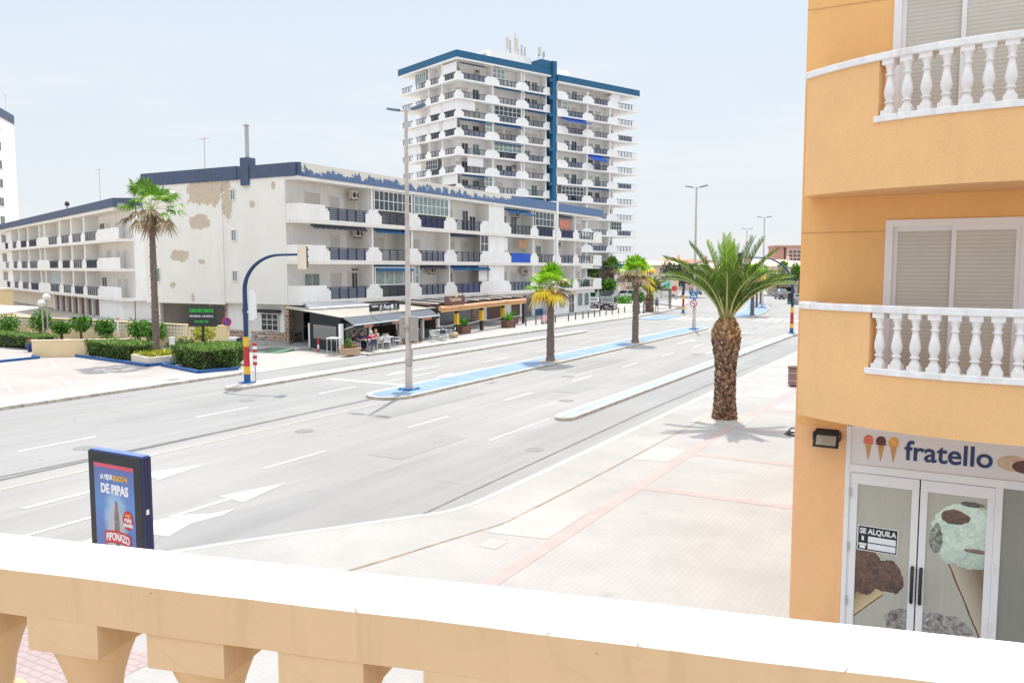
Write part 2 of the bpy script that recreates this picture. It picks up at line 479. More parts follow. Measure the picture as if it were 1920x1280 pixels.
def mat_concrete(name, c, d, crk=1.0):
    m, nt, bs = nodes(name)
    v = pos(nt)
    mid = noise(nt, v, 7, 6); fine = noise(nt, v, 90, 3)
    col = ramp(nt, mid, [(0.3, tuple(x * 0.93 for x in c)), (0.7, c)])
    pits = ramp(nt, noise(nt, v, 38, 2), [(0.74, 0.0), (0.78, 0.5)])
    col = mix(nt, pits, col, tuple(x * 0.5 for x in d))
    drip = ramp(nt, noise(nt, pos(nt, (9, 9, 0.8)), 2.5, 5), [(0.52, 0.0), (0.75, 0.35)])
    col = mix(nt, drip, col, d)
    vo = nt.nodes.new('ShaderNodeTexVoronoi'); vo.feature = 'DISTANCE_TO_EDGE'; vo.inputs['Scale'].default_value = 2.1
    vd = nt.nodes.new('ShaderNodeVectorMath'); vd.operation = 'ADD'
    nz = nt.nodes.new('ShaderNodeTexNoise'); nz.inputs['Scale'].default_value = 6; nz.inputs['Detail'].default_value = 5
    nt.links.new(v, nz.inputs['Vector']); nt.links.new(v, vd.inputs[0])
    sc_ = nt.nodes.new('ShaderNodeVectorMath'); sc_.operation = 'SCALE'; sc_.inputs['Scale'].default_value = 0.25
    nt.links.new(nz.outputs['Color'], sc_.inputs[0]); nt.links.new(sc_.outputs[0], vd.inputs[1]); nt.links.new(vd.outputs[0], vo.inputs['Vector'])
    cr = ramp(nt, vo.outputs['Distance'], [(0.0, 0.5 * crk), (0.009, 0.0)])
    msk = ramp(nt, noise(nt, v, 1.6, 2), [(0.44, 0.0), (0.52, 1.0)])
    col = mix(nt, math_(nt, 'MULTIPLY', cr, msk), col, d)
    nt.links.new(col, bs.inputs['Base Color']); bs.inputs['Roughness'].default_value = 0.85
    bump(nt, bs, mid, 0.25, 0.01)
    return m
COPING = mat_concrete('coping_paint', (0.82, 0.80, 0.76), (0.25, 0.19, 0.13), 1.9)
COPF = mat_concrete('coping_warm_bounce', (0.66, 0.49, 0.305), (0.46, 0.33, 0.18), 0.35)  # white paint on coping face and balusters, warm bounce light tinted into the colour
BALUW = mat('baluster_white', (0.82, 0.79, 0.77), 0.7, var=0.10, scale=9, dirt=0.35)
RAILW = mat('handrail_white', (0.82, 0.80, 0.79), 0.7, var=0.12, scale=7, dirt=0.5)

# end wall with peeled plaster, fascia with peeled paint
def mat_peel():
    m, nt, bs = nodes('peeling_render')
    v = pos(nt); sep = nt.nodes.new('ShaderNodeSeparateXYZ'); nt.links.new(v, sep.inputs[0])
    nz = noise(nt, v, 1.5, 12, 0.72)
    k = ellipse_mask(nt, sep.outputs[1], sep.outputs[2],
                     [(9.2, 11.3, 2.5, 1.0), (7.2, 10.6, 0.55, 1.4), (10.2, 9.05, 1.3, 0.55), (12.6, 6.5, 1.15, 0.45), (10.1, 6.0, 0.4, 0.2), (4.6, 10.2, 0.3, 0.25), (2.4, 11.5, 0.2, 0.3), (13.4, 4.2, 0.35, 0.25), (11.2, 3.2, 0.2, 0.3)], nz, 0.95)
    base = ramp(nt, noise(nt, v, 0.5, 5), [(0.3, (0.76, 0.73, 0.68)), (0.7, (0.82, 0.795, 0.745))])
    drip = ramp(nt, noise(nt, pos(nt, (3, 3, 0.25)), 1.5, 6), [(0.55, 0.0), (0.8, 0.35)])
    base = mix(nt, drip, base, (0.60, 0.50, 0.38))
    peel = ramp(nt, noise(nt, v, 5, 4), [(0.3, (0.50, 0.40, 0.30)), (0.7, (0.62, 0.52, 0.41))])
    nt.links.new(mix(nt, k, base, peel), bs.inputs['Base Color']); bs.inputs['Roughness'].default_value = 0.9
    return m
PEEL = mat_peel()
def mat_fascia():
    m, nt, bs = nodes('peeling_fascia')
    v = pos(nt); sep = nt.nodes.new('ShaderNodeSeparateXYZ'); nt.links.new(v, sep.inputs[0])
    x, y, z = sep.outputs
    nz = noise(nt, pos(nt, (0.9, 1.0, 0.7)), 1.3, 10, 0.72)
    hgt = math_(nt, 'DIVIDE', math_(nt, 'SUBTRACT', z, 12.05), 0.95)
    e = math_(nt, 'ADD', hgt, math_(nt, 'MULTIPLY', math_(nt, 'SUBTRACT', nz, 0.5), 3.0))
    k = math_(nt, 'GREATER_THAN', e, 0.50)
    k = math_(nt, 'MULTIPLY', k, math_(nt, 'LESS_THAN', x, 31.0))
    k = math_(nt, 'MULTIPLY', k, math_(nt, 'GREATER_THAN', x, 0.25))
    fade = ramp(nt, math_(nt, 'DIVIDE', x, 60.0), [(0.0, (0.05, 0.085, 0.18)), (0.02, (0.10, 0.16, 0.29)), (1.0, (0.115, 0.195, 0.34))])
    fade = mix(nt, ramp(nt, noise(nt, v, 1.5, 5), [(0.4, 0.0), (0.8, 0.3)]), fade, (0.18, 0.23, 0.32))
    col = mix(nt, k, fade, (0.70, 0.65, 0.57))
    nt.links.new(col, bs.inputs['Base Color']); bs.inputs['Roughness'].default_value = 0.8
    return m
FASC = mat_fascia()
FASCD = mat('fascia_navy', (0.065, 0.095, 0.165), 0.7, var=0.15, scale=0.8, dirt=0.2)
def mat_stone():
    m, nt, bs = nodes('stone_cladding')
    v = pos(nt, (1, 1, 1)); sep = nt.nodes.new('ShaderNodeSeparateXYZ'); nt.links.new(v, sep.inputs[0])
    cmb = nt.nodes.new('ShaderNodeCombineXYZ')
    nt.links.new(math_(nt, 'ADD', sep.outputs[0], sep.outputs[1]), cmb.inputs[0]); nt.links.new(sep.outputs[2], cmb.inputs[1])
    br = nt.nodes.new('ShaderNodeTexBrick'); br.inputs['Scale'].default_value = 1; br.inputs['Brick Width'].default_value = 0.32; br.inputs['Row Height'].default_value = 0.24
    br.inputs['Mortar Size'].default_value = 0.018
    br.inputs['Color1'].default_value = (0.20, 0.105, 0.075, 1); br.inputs['Color2'].default_value = (0.44, 0.30, 0.20, 1); br.inputs['Mortar'].default_value = (0.62, 0.55, 0.46, 1)
    nt.links.new(cmb.outputs[0], br.inputs['Vector'])
    nt.links.new(br.outputs['Color'], bs.inputs['Base Color']); bs.inputs['Roughness'].default_value = 0.8
    return m
STONE = mat_stone()
def mat_slats(name, c, pitch=0.055, axis=2, dark=0.72):
    m, nt, bs = nodes(name)
    v = pos(nt); sep = nt.nodes.new('ShaderNodeSeparateXYZ'); nt.links.new(v, sep.inputs[0])
    f = math_(nt, 'FRACT', math_(nt, 'DIVIDE', sep.outputs[axis], pitch))
    col = ramp(nt, f, [(0.0, tuple(x * dark for x in c)), (0.18, tuple(x * dark for x in c)), (0.3, c), (0.85, tuple(x * 0.96 for x in c)), (1.0, tuple(x * dark for x in c))])
    nz = noise(nt, v, 1.2, 4)
    col = mix(nt, 1.0, col, ramp(nt, nz, [(0.3, 0.92), (0.7, 1.03)]), 'MULTIPLY')
    nt.links.new(col, bs.inputs['Base Color']); bs.inputs['Roughness'].default_value = 0.35
    bs.inputs['Coat Weight'].default_value = 0.35; bs.inputs['Coat Roughness'].default_value = 0.03
    return m
BLIND = mat_slats('closed_blind', (0.60, 0.565, 0.49), 0.05, dark=0.82)
SLATG = mat_slats('grey_roller', (0.20, 0.225, 0.26), 0.09)
def mat_breeze():
    m, nt, bs = nodes('breeze_block')
    v = pos(nt); sep = nt.nodes.new('ShaderNodeSeparateXYZ'); nt.links.new(v, sep.inputs[0])
    fa = math_(nt, 'FRACT', math_(nt, 'DIVIDE', sep.outputs[0], 0.32)); fb = math_(nt, 'FRACT', math_(nt, 'DIVIDE', sep.outputs[2], 0.25))
    k = math_(nt, 'MULTIPLY', math_(nt, 'GREATER_THAN', fa, 0.35), math_(nt, 'GREATER_THAN', fb, 0.35))
    col = mix(nt, k, (0.80, 0.70, 0.58), (0.56, 0.42, 0.28))
    nt.links.new(col, bs.inputs['Base Color']); bs.inputs['Roughness'].default_value = 0.9
    return m
BREEZE = mat_breeze()
def mat_clear(name, c, alpha):
    m, nt, bs = nodes(name)
    bs.inputs['Base Color'].default_value = rgba(c); bs.inputs['Roughness'].default_value = 0.08; bs.inputs['Alpha'].default_value = alpha
    return m
CLEAR = mat_clear('clear_plastic', (0.45, 0.45, 0.44), 0.35)
GLASSC = mat_clear('clear_glass', (0.55, 0.62, 0.63), 0.25)

# ------------------------------------------------------------------ camera, world, sun
cam = bpy.data.cameras.new('camera'); co = bpy.data.objects.new('camera', cam); COL.objects.link(co)
cam.sensor_width = 36; cam.lens = 36 * 1550 / 1920.0; cam.clip_end = 6000; cam.clip_start = 0.05
co.location = (0, 0, 5.5)
co.rotation_euler = (math.radians(90 - 5.05), 0, math.radians(29))
sc.camera = co
SUN_EL = math.radians(64.6)
sx, sy = -0.366, 0.930
sd = Vector((sx * math.cos(SUN_EL), sy * math.cos(SUN_EL), math.sin(SUN_EL)))
sl = bpy.data.lights.new('sun', 'SUN'); sl.energy = 5.0; sl.angle = math.radians(0.53); sl.color = (1.0, 0.955, 0.89)
so = bpy.data.objects.new('sun', sl); COL.objects.link(so)
so.rotation_euler = sd.to_track_quat('Z', 'Y').to_euler(); so.location = (-60, 60, 80)
w = bpy.data.worlds.new('World'); sc.world = w; w.use_nodes = True
nt = w.node_tree; bg = nt.nodes['Background']
sky = nt.nodes.new('ShaderNodeTexSky'); sky.sky_type = 'NISHITA'; sky.sun_disc = False
sky.sun_elevation = SUN_EL; sky.sun_rotation = math.atan2(sx, sy); sky.altitude = 5; sky.air_density = 1.0; sky.dust_density = 2.5; sky.ozone_density = 1.0
tc = nt.nodes.new('ShaderNodeTexCoord'); sp = nt.nodes.new('ShaderNodeSeparateXYZ'); nt.links.new(tc.outputs['Generated'], sp.inputs[0])
mp = nt.nodes.new('ShaderNodeMapping'); mp.inputs['Scale'].default_value = (1.0, 1.0, 5.0); nt.links.new(tc.outputs['Generated'], mp.inputs[0])
cl = noise(nt, mp.outputs[0], 3.4, 8, 0.62)
low = ramp(nt, sp.outputs[2], [(0.0, 1.0), (0.16, 0.55), (0.30, 0.06), (0.6, 0.12)])
cmask = math_(nt, 'MULTIPLY', ramp(nt, cl, [(0.50, 0.0), (0.66, 1.0)]), low)
haze = ramp(nt, sp.outputs[2], [(0.0, (0.92, 0.95, 0.99)), (0.12, (0.85, 0.92, 0.985)), (0.33, (0.79, 0.885, 1.0)), (1.0, (0.83, 0.88, 0.95))])
haze = mix(nt, cmask, haze, (0.97, 0.97, 0.98))
up_ = math_(nt, 'ADD', 1.0, math_(nt, 'MULTIPLY', math_(nt, 'DIVIDE', math_(nt, 'SUBTRACT', sp.outputs[2], 0.36), 0.64, True), 2.3))
SKYS = 0.12
vm = nt.nodes.new('ShaderNodeVectorMath'); vm.operation = 'SCALE'; nt.links.new(haze, vm.inputs[0]); nt.links.new(math_(nt, 'MULTIPLY', up_, 1 / SKYS * 1.0), vm.inputs['Scale'])
hz = vm.outputs[0]
colr = mix(nt, 0.86, sky.outputs[0], hz)
nt.links.new(colr, bg.inputs[0]); bg.inputs[1].default_value = SKYS
sc.view_settings.view_transform = 'Standard'
try: sc.view_settings.look = 'None'
except Exception: pass
sc.view_settings.exposure = 0; sc.view_settings.gamma = 1

# ------------------------------------------------------------------ ground, road, pavements
def strip(mb, v0, v1, u0, u1, z, m=0, step=4.0):
    n = max(1, int((u1 - u0) / step)) if u1 > 85 else 1
    us = [u0 + (u1 - u0) * i / n for i in range(n + 1)]
    pts = []
    for u in us:
        b = bend(u)
        pts += [W(u, v0 + b, z), W(u, v1 + b, z)]
    mb.add(pts, [(2 * i, 2 * i + 2, 2 * i + 3, 2 * i + 1) for i in range(n)], m)
def slab(mb, poly, z0, z1, m=0, mt=None):
    mb.prism([(-v, u) for u, v in poly], z0, z1, m, mt)

mb = MB()
R_ = 4000
mb.quad((-R_, -R_, -0.06), (R_, -R_, -0.06), (R_, R_, -0.06), (-R_, R_, -0.06))
one(mb, 'ground', FARG, None, None, kind='structure')
mb = MB(); strip(mb, 9.0, 30.0, -30, 260, 0.0); strip(mb, 30.0, 34.5, -30, 300, 0.0)
one(mb, 'road', ASPH, None, None, kind='structure')
mb = MB(); strip(mb, 9.0, 12.75, -30, 250, 0.004)
mb.poly([W(u, v, 0.0045) for u, v in [(27.2, 12.75), (9, 14.9), (2, 17.5), (-10, 24), (-30, 24), (-30, 12.75)]])
one(mb, 'frontage_road', ASPH2, None, None, kind='structure')
mb = MB(); strip(mb, 22.0, 28.7, -30, 30, 0.004); strip(mb, 29.6, 32.85, -30, 260, 0.004)
one(mb, 'far_side_lanes', ASPH3, None, None, kind='structure')
mb = MB()
slab(mb, [(31.5, 32.8), (41.2, 33.0), (41.2, 37), (44, 45), (44, 62), (31.5, 62)], -0.05, 0.02)
one(mb, 'side_street', CONC, None, None, kind='structure')

# markings
mb = MB()
def mk(u0, u1, v, wd=0.13): strip(mb, v - wd / 2, v + wd / 2, u0, u1, 0.009)
u = 9.55
while u < 140:
    mk(u, u + 2.5, 16.85); u += 6.72
for u in (1.0, 7.6): mk(u, u + 2.5, 25.0)
for k in range(3): mk(14.25 + 6.58 * k, 16.8 + 6.58 * k, 24.95)
mk(31.6, 36.5, 24.75); mk(41.4, 44.1, 24.85)
for k in range(10): mk(48.2 + 6.6 * k, 50.7 + 6.6 * k, 24.9)
mk(31.2, 31.62, 25.2, 5.4)
def tri(a, b, c): mb.poly([W(a[0], a[1], 0.0095), W(b[0], b[1], 0.0095), W(c[0], c[1], 0.0095)])
mk(10.8, 14.25, 18.85, 0.2); tri((15.9, 18.68), (14.35, 19.25), (14.0, 18.3))
mk(12.0, 13.75, 15.33, 0.16); mk(8.5, 11.0, 15.38, 0.2)
tri((15.45, 15.2), (13.7, 15.72), (13.62, 14.80))
mb.poly([W(a, b, 0.0095) for a, b in [(10.9, 15.2), (11.35, 15.5), (12.3, 15.2), (12.6, 14.75), (13.2, 14.55), (12.7, 14.45), (11.9, 14.55), (11.1, 14.25)]])
mk(35.3, 38.8, 26.15, 0.15); tri((33.75, 26.25), (35.5, 25.8), (35.6, 26.6))
mk(36.2, 39.1, 23.35, 0.15); tri((34.3, 23.5), (36.2, 23.05), (36.2, 23.8))
mk(58.5, 61.5, 18.6, 0.2); tri((62.8, 18.6), (61.4, 18.2), (61.4, 19.0)); mk(52.5, 55.0, 14.8, 0.2)
for k in range(9):
    strip(mb, 23.5 + k, 24.05 + k, 87.0, 90.6, 0.0095)
for k in range(7): strip(mb, 13.4 + k, 13.95 + k, 89.0, 92.6, 0.0095)
mk(85.2, 85.6, 28.0, 9.0); mk(87.2, 87.6, 16.5, 6.8)
one(mb, 'road_markings', ROADW, None, None, kind='structure')
mb = MB()
def mk2(u0, u1, v, wd=0.1): strip(mb, v - wd / 2, v + wd / 2, u0, u1, 0.009)
mk2(30, 75, 20.35); mk2(31.6, 75, 23.15); mk2(29, 84, 28.5); mk2(28, 74, 13.45, 0.09); mk2(22.5, 26.9, 13.3, 0.1)
strip(mb, 20.9, 20.98, -10, 26.5, 0.0088); strip(mb, 9.98, 10.03, 12, 80, 0.0088)
one(mb, 'edge_lines', ROADY, None, None, kind='structure')
mb = MB(); strip(mb, 21.88, 22.02, -30, 27.2, 0.0086)
mb.poly([W(a, b, 0.0087) for a, b in [(8, 22.5), (16, 22.15), (27.2, 21.95), (16, 22.05), (8, 22.3)]])
mb.poly([W(a, b, 0.0087) for a, b in [(13, 10.5), (30, 10.75), (50, 10.5), (50, 10.55), (30, 10.85), (13, 10.56)]])
one(mb, 'tar_seams', TAR, None, None, kind='structure')

def rounded(u0, u1, v0, v1, r0, r1):
    P = []
    c = (v0 + v1) / 2; h = (v1 - v0) / 2
    for i in range(9):
        a = PI / 2 + PI * i / 8
        P.append((u0 + r0 + r0 * math.cos(a), c + h * math.sin(a)))
    for i in range(9):
        a = -PI / 2 + PI * i / 8
        P.append((u1 - r1 + r1 * math.cos(a), c + h * math.sin(a)))
    return P
def island(name, u0, u1, v0, v1, r0, r1, top, rim=0.14, far=False):
    mb = MB()
    P = rounded(u0, u1, v0, v1, r0, r1)
    if far:
        P = []
        us = [u0 + (u1 - u0) * i / 24 for i in range(25)]
        P = [(u_, v1 + bend(u_)) for u_ in us[::-1]] + [(u_, v0 + bend(u_)) for u_ in us]
    slab(mb, P, -0.04, 0.12, 0, 1)
    o = mb.build(name + '_kerb', [KERB, KERBW]); setp(o, kind='structure')
    mb = MB()
    if far:
        strip(mb, v0 + rim, v1 - rim, u0 + 0.3, u1, 0.126)
    else:
        Q = rounded(u0 + rim, u1 - rim, v0 + rim, v1 - rim, max(0.05, r0 - rim), max(0.05, r1 - rim))
        mb.poly([W(a, b, 0.125) for a, b in Q][::-1])
    setp(mb.build(name, top), kind='structure')
island('median', 27.3, 75.5, 20.6, 22.8, 1.2, 2.5, BLUETILE, 0.24)
island('frontage_island', 26.7, 74.5, 12.42, 13.2, 0.45, 1.2, mat('pale_walkway', (0.255, 0.305, 0.36), 0.8, var=0.15, scale=2, dirt=0.4), 0.2)
island('service_island', 26.2, 66.0, 28.75, 29.75, 0.6, 1.5, LSLAB)
island('far_median', 93.0, 240, 20.9, 24.0, 1.0, 1.0, BLUETILE, far=True)
mb = MB(); slab(mb, rounded(84.5, 92.5, 28.9, 31.6, 1.2, 1.2), -0.04, 0.05)
setp(mb.build('crossing_refuge', BLUETILE), kind='structure')

# repairs, manholes and seams in the carriageway
mb = MB()
for (a, b, c, d) in ((19.0, 22.5, 14.2, 15.4), (24.0, 31.0, 18.6, 19.5), (33.0, 35.2, 15.0, 16.2), (12.5, 14.0, 23.2, 24.6), (18.0, 26.0, 26.6, 27.3), (40.0, 47.0, 18.0, 18.9), (17.5, 20.5, 11.0, 12.1), (34, 40, 30.4, 31.3)):
    strip(mb, c, d, a, b, 0.0065)
setp(mb.build('road_patches', mat_asphalt('asphalt_patch', 0.182, 0.25, (1.02, 1.0, 0.97))), kind='structure')
mb = MB()
for (a, b, r) in ((20.8, 19.6, 0.33), (31.0, 14.6, 0.33), (15.5, 23.6, 0.33), (24.5, 26.2, 0.33), (38.0, 17.8, 0.33), (22.0, 11.4, 0.3), (52.0, 15.3, 0.33), (36.5, 31.0, 0.3)):
    mb.poly([W(a + r * math.cos(2 * PI * k / 20), b - r * math.sin(2 * PI * k / 20), 0.0078) for k in range(20)])
for (a, b) in ((26.5, 33.9), (33.8, 20.3), (20.5, 9.95)): mb.poly([W(a, b, 0.1258 if 32.8 < b else 0.0079), W(a, b - 0.4, 0.1258 if 32.8 < b else 0.0079), W(a + 0.7, b - 0.4, 0.1258 if 32.8 < b else 0.0079), W(a + 0.7, b, 0.1258 if 32.8 < b else 0.0079)])
setp(mb.build('manhole_covers', mat('iron_cover', (0.175, 0.17, 0.165), 0.7, var=0.3, scale=8)), kind='structure')
mb = MB()
for uu in (33.6, 41.2, 49.5, 58.0, 66.0): strip(mb, 20.7, 22.8, uu, uu + 0.05, 0.1285)
setp(mb.build('median_joints', mat('blue_joint', (0.05, 0.13, 0.28), 0.8)), kind='structure')

# near pavement
NK = [(-30, 26), (-10, 23.5), (2, 17.6), (7, 15.2), (11.3, 12.56), (15.0, 10.05), (15.8, 9.85), (18.8, 9.8), (54, 9.65), (84, 9.6)]
mb = MB()
P = NK + [(u_, 9.6 + bend(u_)) for u_ in (95, 110, 130, 150, 175, 200)] + [(200, -60), (-30, -60)]
slab(mb, P, -0.05, 0.12)
setp(mb.build('pavement', PAVE), kind='structure')
mb = MB()
for (a, b) in zip(NK[:-1], NK[1:]):
    d = Vector((b[0] - a[0], b[1] - a[1])).normalized(); n = Vector((d.y, -d.x)) * 0.15
    if n.y > 0: n = -n
    q = [W(a[0], a[1], 0.124), W(b[0], b[1], 0.124), W(b[0] + n.x, b[1] + n.y, 0.124), W(a[0] + n.x, a[1] + n.y, 0.124)]
    mb.quad(*q)
    e = -n * (0.02 / 0.15)
    mb.quad(W(a[0] + e.x, a[1] + e.y, 0.001), W(b[0] + e.x, b[1] + e.y, 0.001), W(b[0] + e.x, b[1] + e.y, 0.124), W(a[0] + e.x, a[1] + e.y, 0.124))
    mb.quad(W(a[0] + e.x, a[1] + e.y, 0.124), W(b[0] + e.x, b[1] + e.y, 0.124), W(b[0], b[1], 0.124), W(a[0], a[1], 0.124))
setp(mb.build('pavement_kerb', KERBW), kind='structure')
mb = MB()
strip(mb, 6.84, 7.15, 7.9, 27, 0.1245); mb.poly([W(27, 6.84, 0.1245), W(27, 7.15, 0.1245), W(60, 6.0, 0.1245), W(60, 5.72, 0.1245)])
for (ua, ub) in ((18.9, 19.22), (23.1, 23.42), (14.4, 14.4), (27.6, 27.92), (32, 32.32)):
    if ub > ua: mb.quad(W(ua, 6.84 if ua < 27 else 6.7, 0.1247), W(ua, -2, 0.1247), W(ub, -2, 0.1247), W(ub, 6.84 if ua < 27 else 6.7, 0.1247))
setp(mb.build('pink_paving_bands', PINK), kind='structure')
mb = MB()
mb.poly([W(-4, 9.6, 0.1242), W(7.3, 9.6, 0.1242), W(7.3, 16.5, 0.1242), W(-4, 18.5, 0.1242)])
setp(mb.build('pink_paving', PAVEP), kind='structure')
mb = MB()
for q in ([(14.2, 8.45), (16.25, 8.38), (16.55, 7.18), (14.4, 7.18)], [(21.8, 8.2), (23.75, 8.1), (23.75, 7.18), (21.95, 7.18)], [(28.2, 8.5), (30.3, 8.5), (30.3, 6.6), (28.2, 6.6)], [(13.4, 8.2), (13.9, 8.2), (13.9, 7.78), (13.4, 7.78)], [(35, 8.3), (37, 8.3), (37, 6.9), (35, 6.9)]):
    mb.poly([W(a, b, 0.1252) for a, b in q][::-1])
setp(mb.build('light_paving_slabs', LSLAB), kind='structure')
mb = MB()
mb.poly([W(a, b, 0.1256) for a, b in [(10.8, 9.66), (11.9, 9.32), (15.0, 8.45), (20, 8.33), (30, 8.2), (30, 8.16), (20, 8.28), (15.0, 8.40), (13.2, 8.9), (11.9, 9.25), (10.8, 9.58)]][::-1])
setp(mb.build('paving_joint', DIRT), kind='structure')
# tree pit
mb = MB()
for a in range(4):
    c = [(0.62, 0.62), (-0.62, 0.62), (-0.62, -0.62), (0.62, -0.62)]
    p, q = c[a], c[(a + 1) % 4]
    mb.poly([W(29.5 + s * p[0], 7.6 + s * p[1], 0.1262) for s in (1.0,)] + [W(29.5 + q[0], 7.6 + q[1], 0.1262), W(29.5 + q[0] * 0.85, 7.6 + q[1] * 0.85, 0.1262), W(29.5 + p[0] * 0.85, 7.6 + p[1] * 0.85, 0.1262)])
setp(mb.build('tree_pit_edge', TERRA), kind='structure')

mb = MB()
for uu, vv in ((43.13, 21.34), (56.86, 21.25)): mb.poly([W(uu - 0.75, vv - 0.5, 0.1275), W(uu - 0.75, vv + 0.62, 0.1275), W(uu + 0.95, vv + 0.62, 0.1275), W(uu + 0.95, vv - 0.5, 0.1275)][::-1])
setp(mb.build('median_tree_pits', mat('pit_sand', (0.34, 0.27, 0.21), 0.9, var=0.3, scale=4)), kind='structure')
# far pavement, plaza
mb = MB()
P = [(-30, 32.85), (26, 32.8), (30.3, 32.85), (31.3, 33.5), (31.6, 34.2), (31.6, 80), (-30, 80)]
slab(mb, P, -0.05, 0.12)
setp(mb.build('plaza', PLAZA), kind='structure')
mb = MB()
L = [(-30, 32.85), (26, 32.8), (30.3, 32.85), (31.3, 33.5), (31.6, 34.2)]
for s in range(5):
    pass
for a, b in zip(L[:-1], L[1:]):
    n = max(1, int(math.hypot(b[0] - a[0], b[1] - a[1]) / 1.0))
    for i in range(n):
        p = (a[0] + (b[0] - a[0]) * (i + 0.02) / n, a[1] + (b[1] - a[1]) * (i + 0.02) / n); q = (a[0] + (b[0] - a[0]) * (i + 0.98) / n, a[1] + (b[1] - a[1]) * (i + 0.98) / n)
        mb.hexa([W(p[0], p[1] - 0.05, -0.02), W(q[0], q[1] - 0.05, -0.02), W(q[0], q[1] + 0.16, -0.02), W(p[0], p[1] + 0.16, -0.02)], [W(p[0], p[1] - 0.04, 0.135), W(q[0], q[1] - 0.04, 0.135), W(q[0], q[1] + 0.16, 0.135), W(p[0], p[1] + 0.16, 0.135)])
setp(mb.build('plaza_kerb', KERB), kind='structure')
mb = MB()
strip(mb, 33.0, 35.4, -30, 30.0, 0.1235)
setp(mb.build('plaza_border', LSLAB), kind='structure')
mb = MB()
for ua in (15.5, 18.0, 20.6, 23.2, 25.8): mb.poly([W(a, b, 0.1243) for a, b in [(ua, 36.3), (ua + 0.12, 36.3), (ua + 1.9, 40.2), (ua + 1.78, 40.2)]][::-1])
for ua in (23.5, 27.2): mb.poly([W(a, b, 0.1243) for a, b in [(ua, 43.6), (ua + 0.12, 43.6), (ua + 2.4, 48.0), (ua + 2.28, 48.0)]][::-1])
setp(mb.build('parking_lines', ROADW), kind='structure')
mb = MB()
P = [(41.0, 33.1), (84, 32.9), (84.5, 32.9)] + [(u_, 32.9 + bend(u_)) for u_ in (95, 105, 115, 125, 140)] + [(140, 90), (44, 90), (44, 44), (41.0, 36)]
slab(mb, P, -0.05, 0.115)
setp(mb.build('far_pavement', LSLAB), kind='structure')
mb = MB()
for i in range(54):
    a = 41.0 + i; b = a + 0.97
    mb.box(*[-(33.06 - 0.16 * (a - 41) / 43 + bend(a)) + 0.06, -(33.06 - 0.16 * (a - 41) / 43 + bend(a)) - 0.12], a, b, -0.02, 0.13)
setp(mb.build('far_kerb', KERB), kind='structure')
mb = MB()
strip(mb, 36.2, 36.3, 55, 108, 0.1195)
mb.poly([W(a, b, 0.1193) for a, b in [(80, 38), (106, 39), (106, 43.6), (72, 43.6)]][::-1])
setp(mb.build('forecourt', CONC), kind='structure')
# ------------------------------------------------------------------ shared facade pieces
_rc = {}
def rail_mesh(L, h=1.0, fill=None, ext=0.3, bars=6, mt=None, gap=0.95):
    key = (round(L, 2), h, fill, ext, bars, mt, gap)
    if key in _rc: return _rc[key]
    mb = MB()
    n = max(2, int(round(L / gap)) + 1)
    for i in range(n):
        x = 0.04 + (L - 0.08) * i / (n - 1)
        mb.box(x - 0.045, x + 0.045, -0.035, 0.035, 0.02, h - 0.05)
    for k in range(bars):
        z = 0.10 + (h - 0.24) * k / (bars - 1)
        mb.box(0.002, L - 0.002, -0.02, 0.02, z, z + 0.042)
    mb.box(-ext, L + ext, -0.05, 0.05, h - 0.05, h)
    mats = [mt or NAVY]
    if fill:
        mats.append(fill); mb.box(0.05, L - 0.05, 0.045, 0.05, 0.08, h - 0.1, 1)
    _rc[key] = mb.mesh('railing', mats)
    return _rc[key]
_wc = {}
def window_mesh(w, h, pane, nx=2, ny=1, fw=0.06, frame=None, depth=0.07):
    key = (round(w, 2), round(h, 2), pane.name, nx, ny, fw, frame, depth)
    if key in _wc: return _wc[key]
    mb = MB()
    mb.box(0, w, -depth, 0, 0, fw); mb.box(0, w, -depth, 0, h - fw, h)
    mb.box(0, fw, -depth, 0, fw, h - fw); mb.box(w - fw, w, -depth, 0, fw, h - fw)
    for i in range(1, nx):
        x = fw + (w - 2 * fw) * i / nx; mb.box(x - fw * 0.4, x + fw * 0.4, -depth + 0.01, 0, fw, h - fw)
    for i in range(1, ny):
        z = fw + (h - 2 * fw) * i / ny; mb.box(fw, w - fw, -depth + 0.014, 0, z - fw * 0.35, z + fw * 0.35)
    fr = mb.mesh('window', [frame or FRAMEW])
    mb = MB(); mb.box(fw, w - fw, -depth * 0.45, -0.004, fw, h - fw)
    pn = mb.mesh('pane', [pane])
    _wc[key] = (fr, pn)
    return fr, pn
def window(parent, x, y, z, w, h, pane, nx=2, ny=1, name='window', rotz=0.0, fw=0.06, frame=None, merge=False, depth=0.07, inner='pane'):
    fr, pn = window_mesh(w, h, pane, nx, ny, fw, frame, depth)
    o = inst(name, fr, parent, (x, y, z), rotz)
    inst(inner, pn, o)
    return o
def shutter(parent, x, y, z, w, h, rotz=0.0, m=None, name='roller_shutter'):
    key = ('sh', round(w, 2), round(h, 2), (m or SHUT).name)
    if key not in _wc:
        mb = MB()
        mb.box(-0.05, 0, -0.05, 0, 0, h); mb.box(w, w + 0.05, -0.05, 0, 0, h); mb.box(-0.05, w + 0.05, -0.07, 0, h, h + 0.16)
        n = int(h / 0.14)
        for i in range(n):
            mb.box(0, w, -0.028, -0.002, h * i / n, h * (i + 0.9) / n, 1)
        _wc[key] = mb.mesh('roller_shutter', [FRAMEW, m or SHUT])
    return inst(name, _wc[key], parent, (x, y, z), rotz)
_ac = []
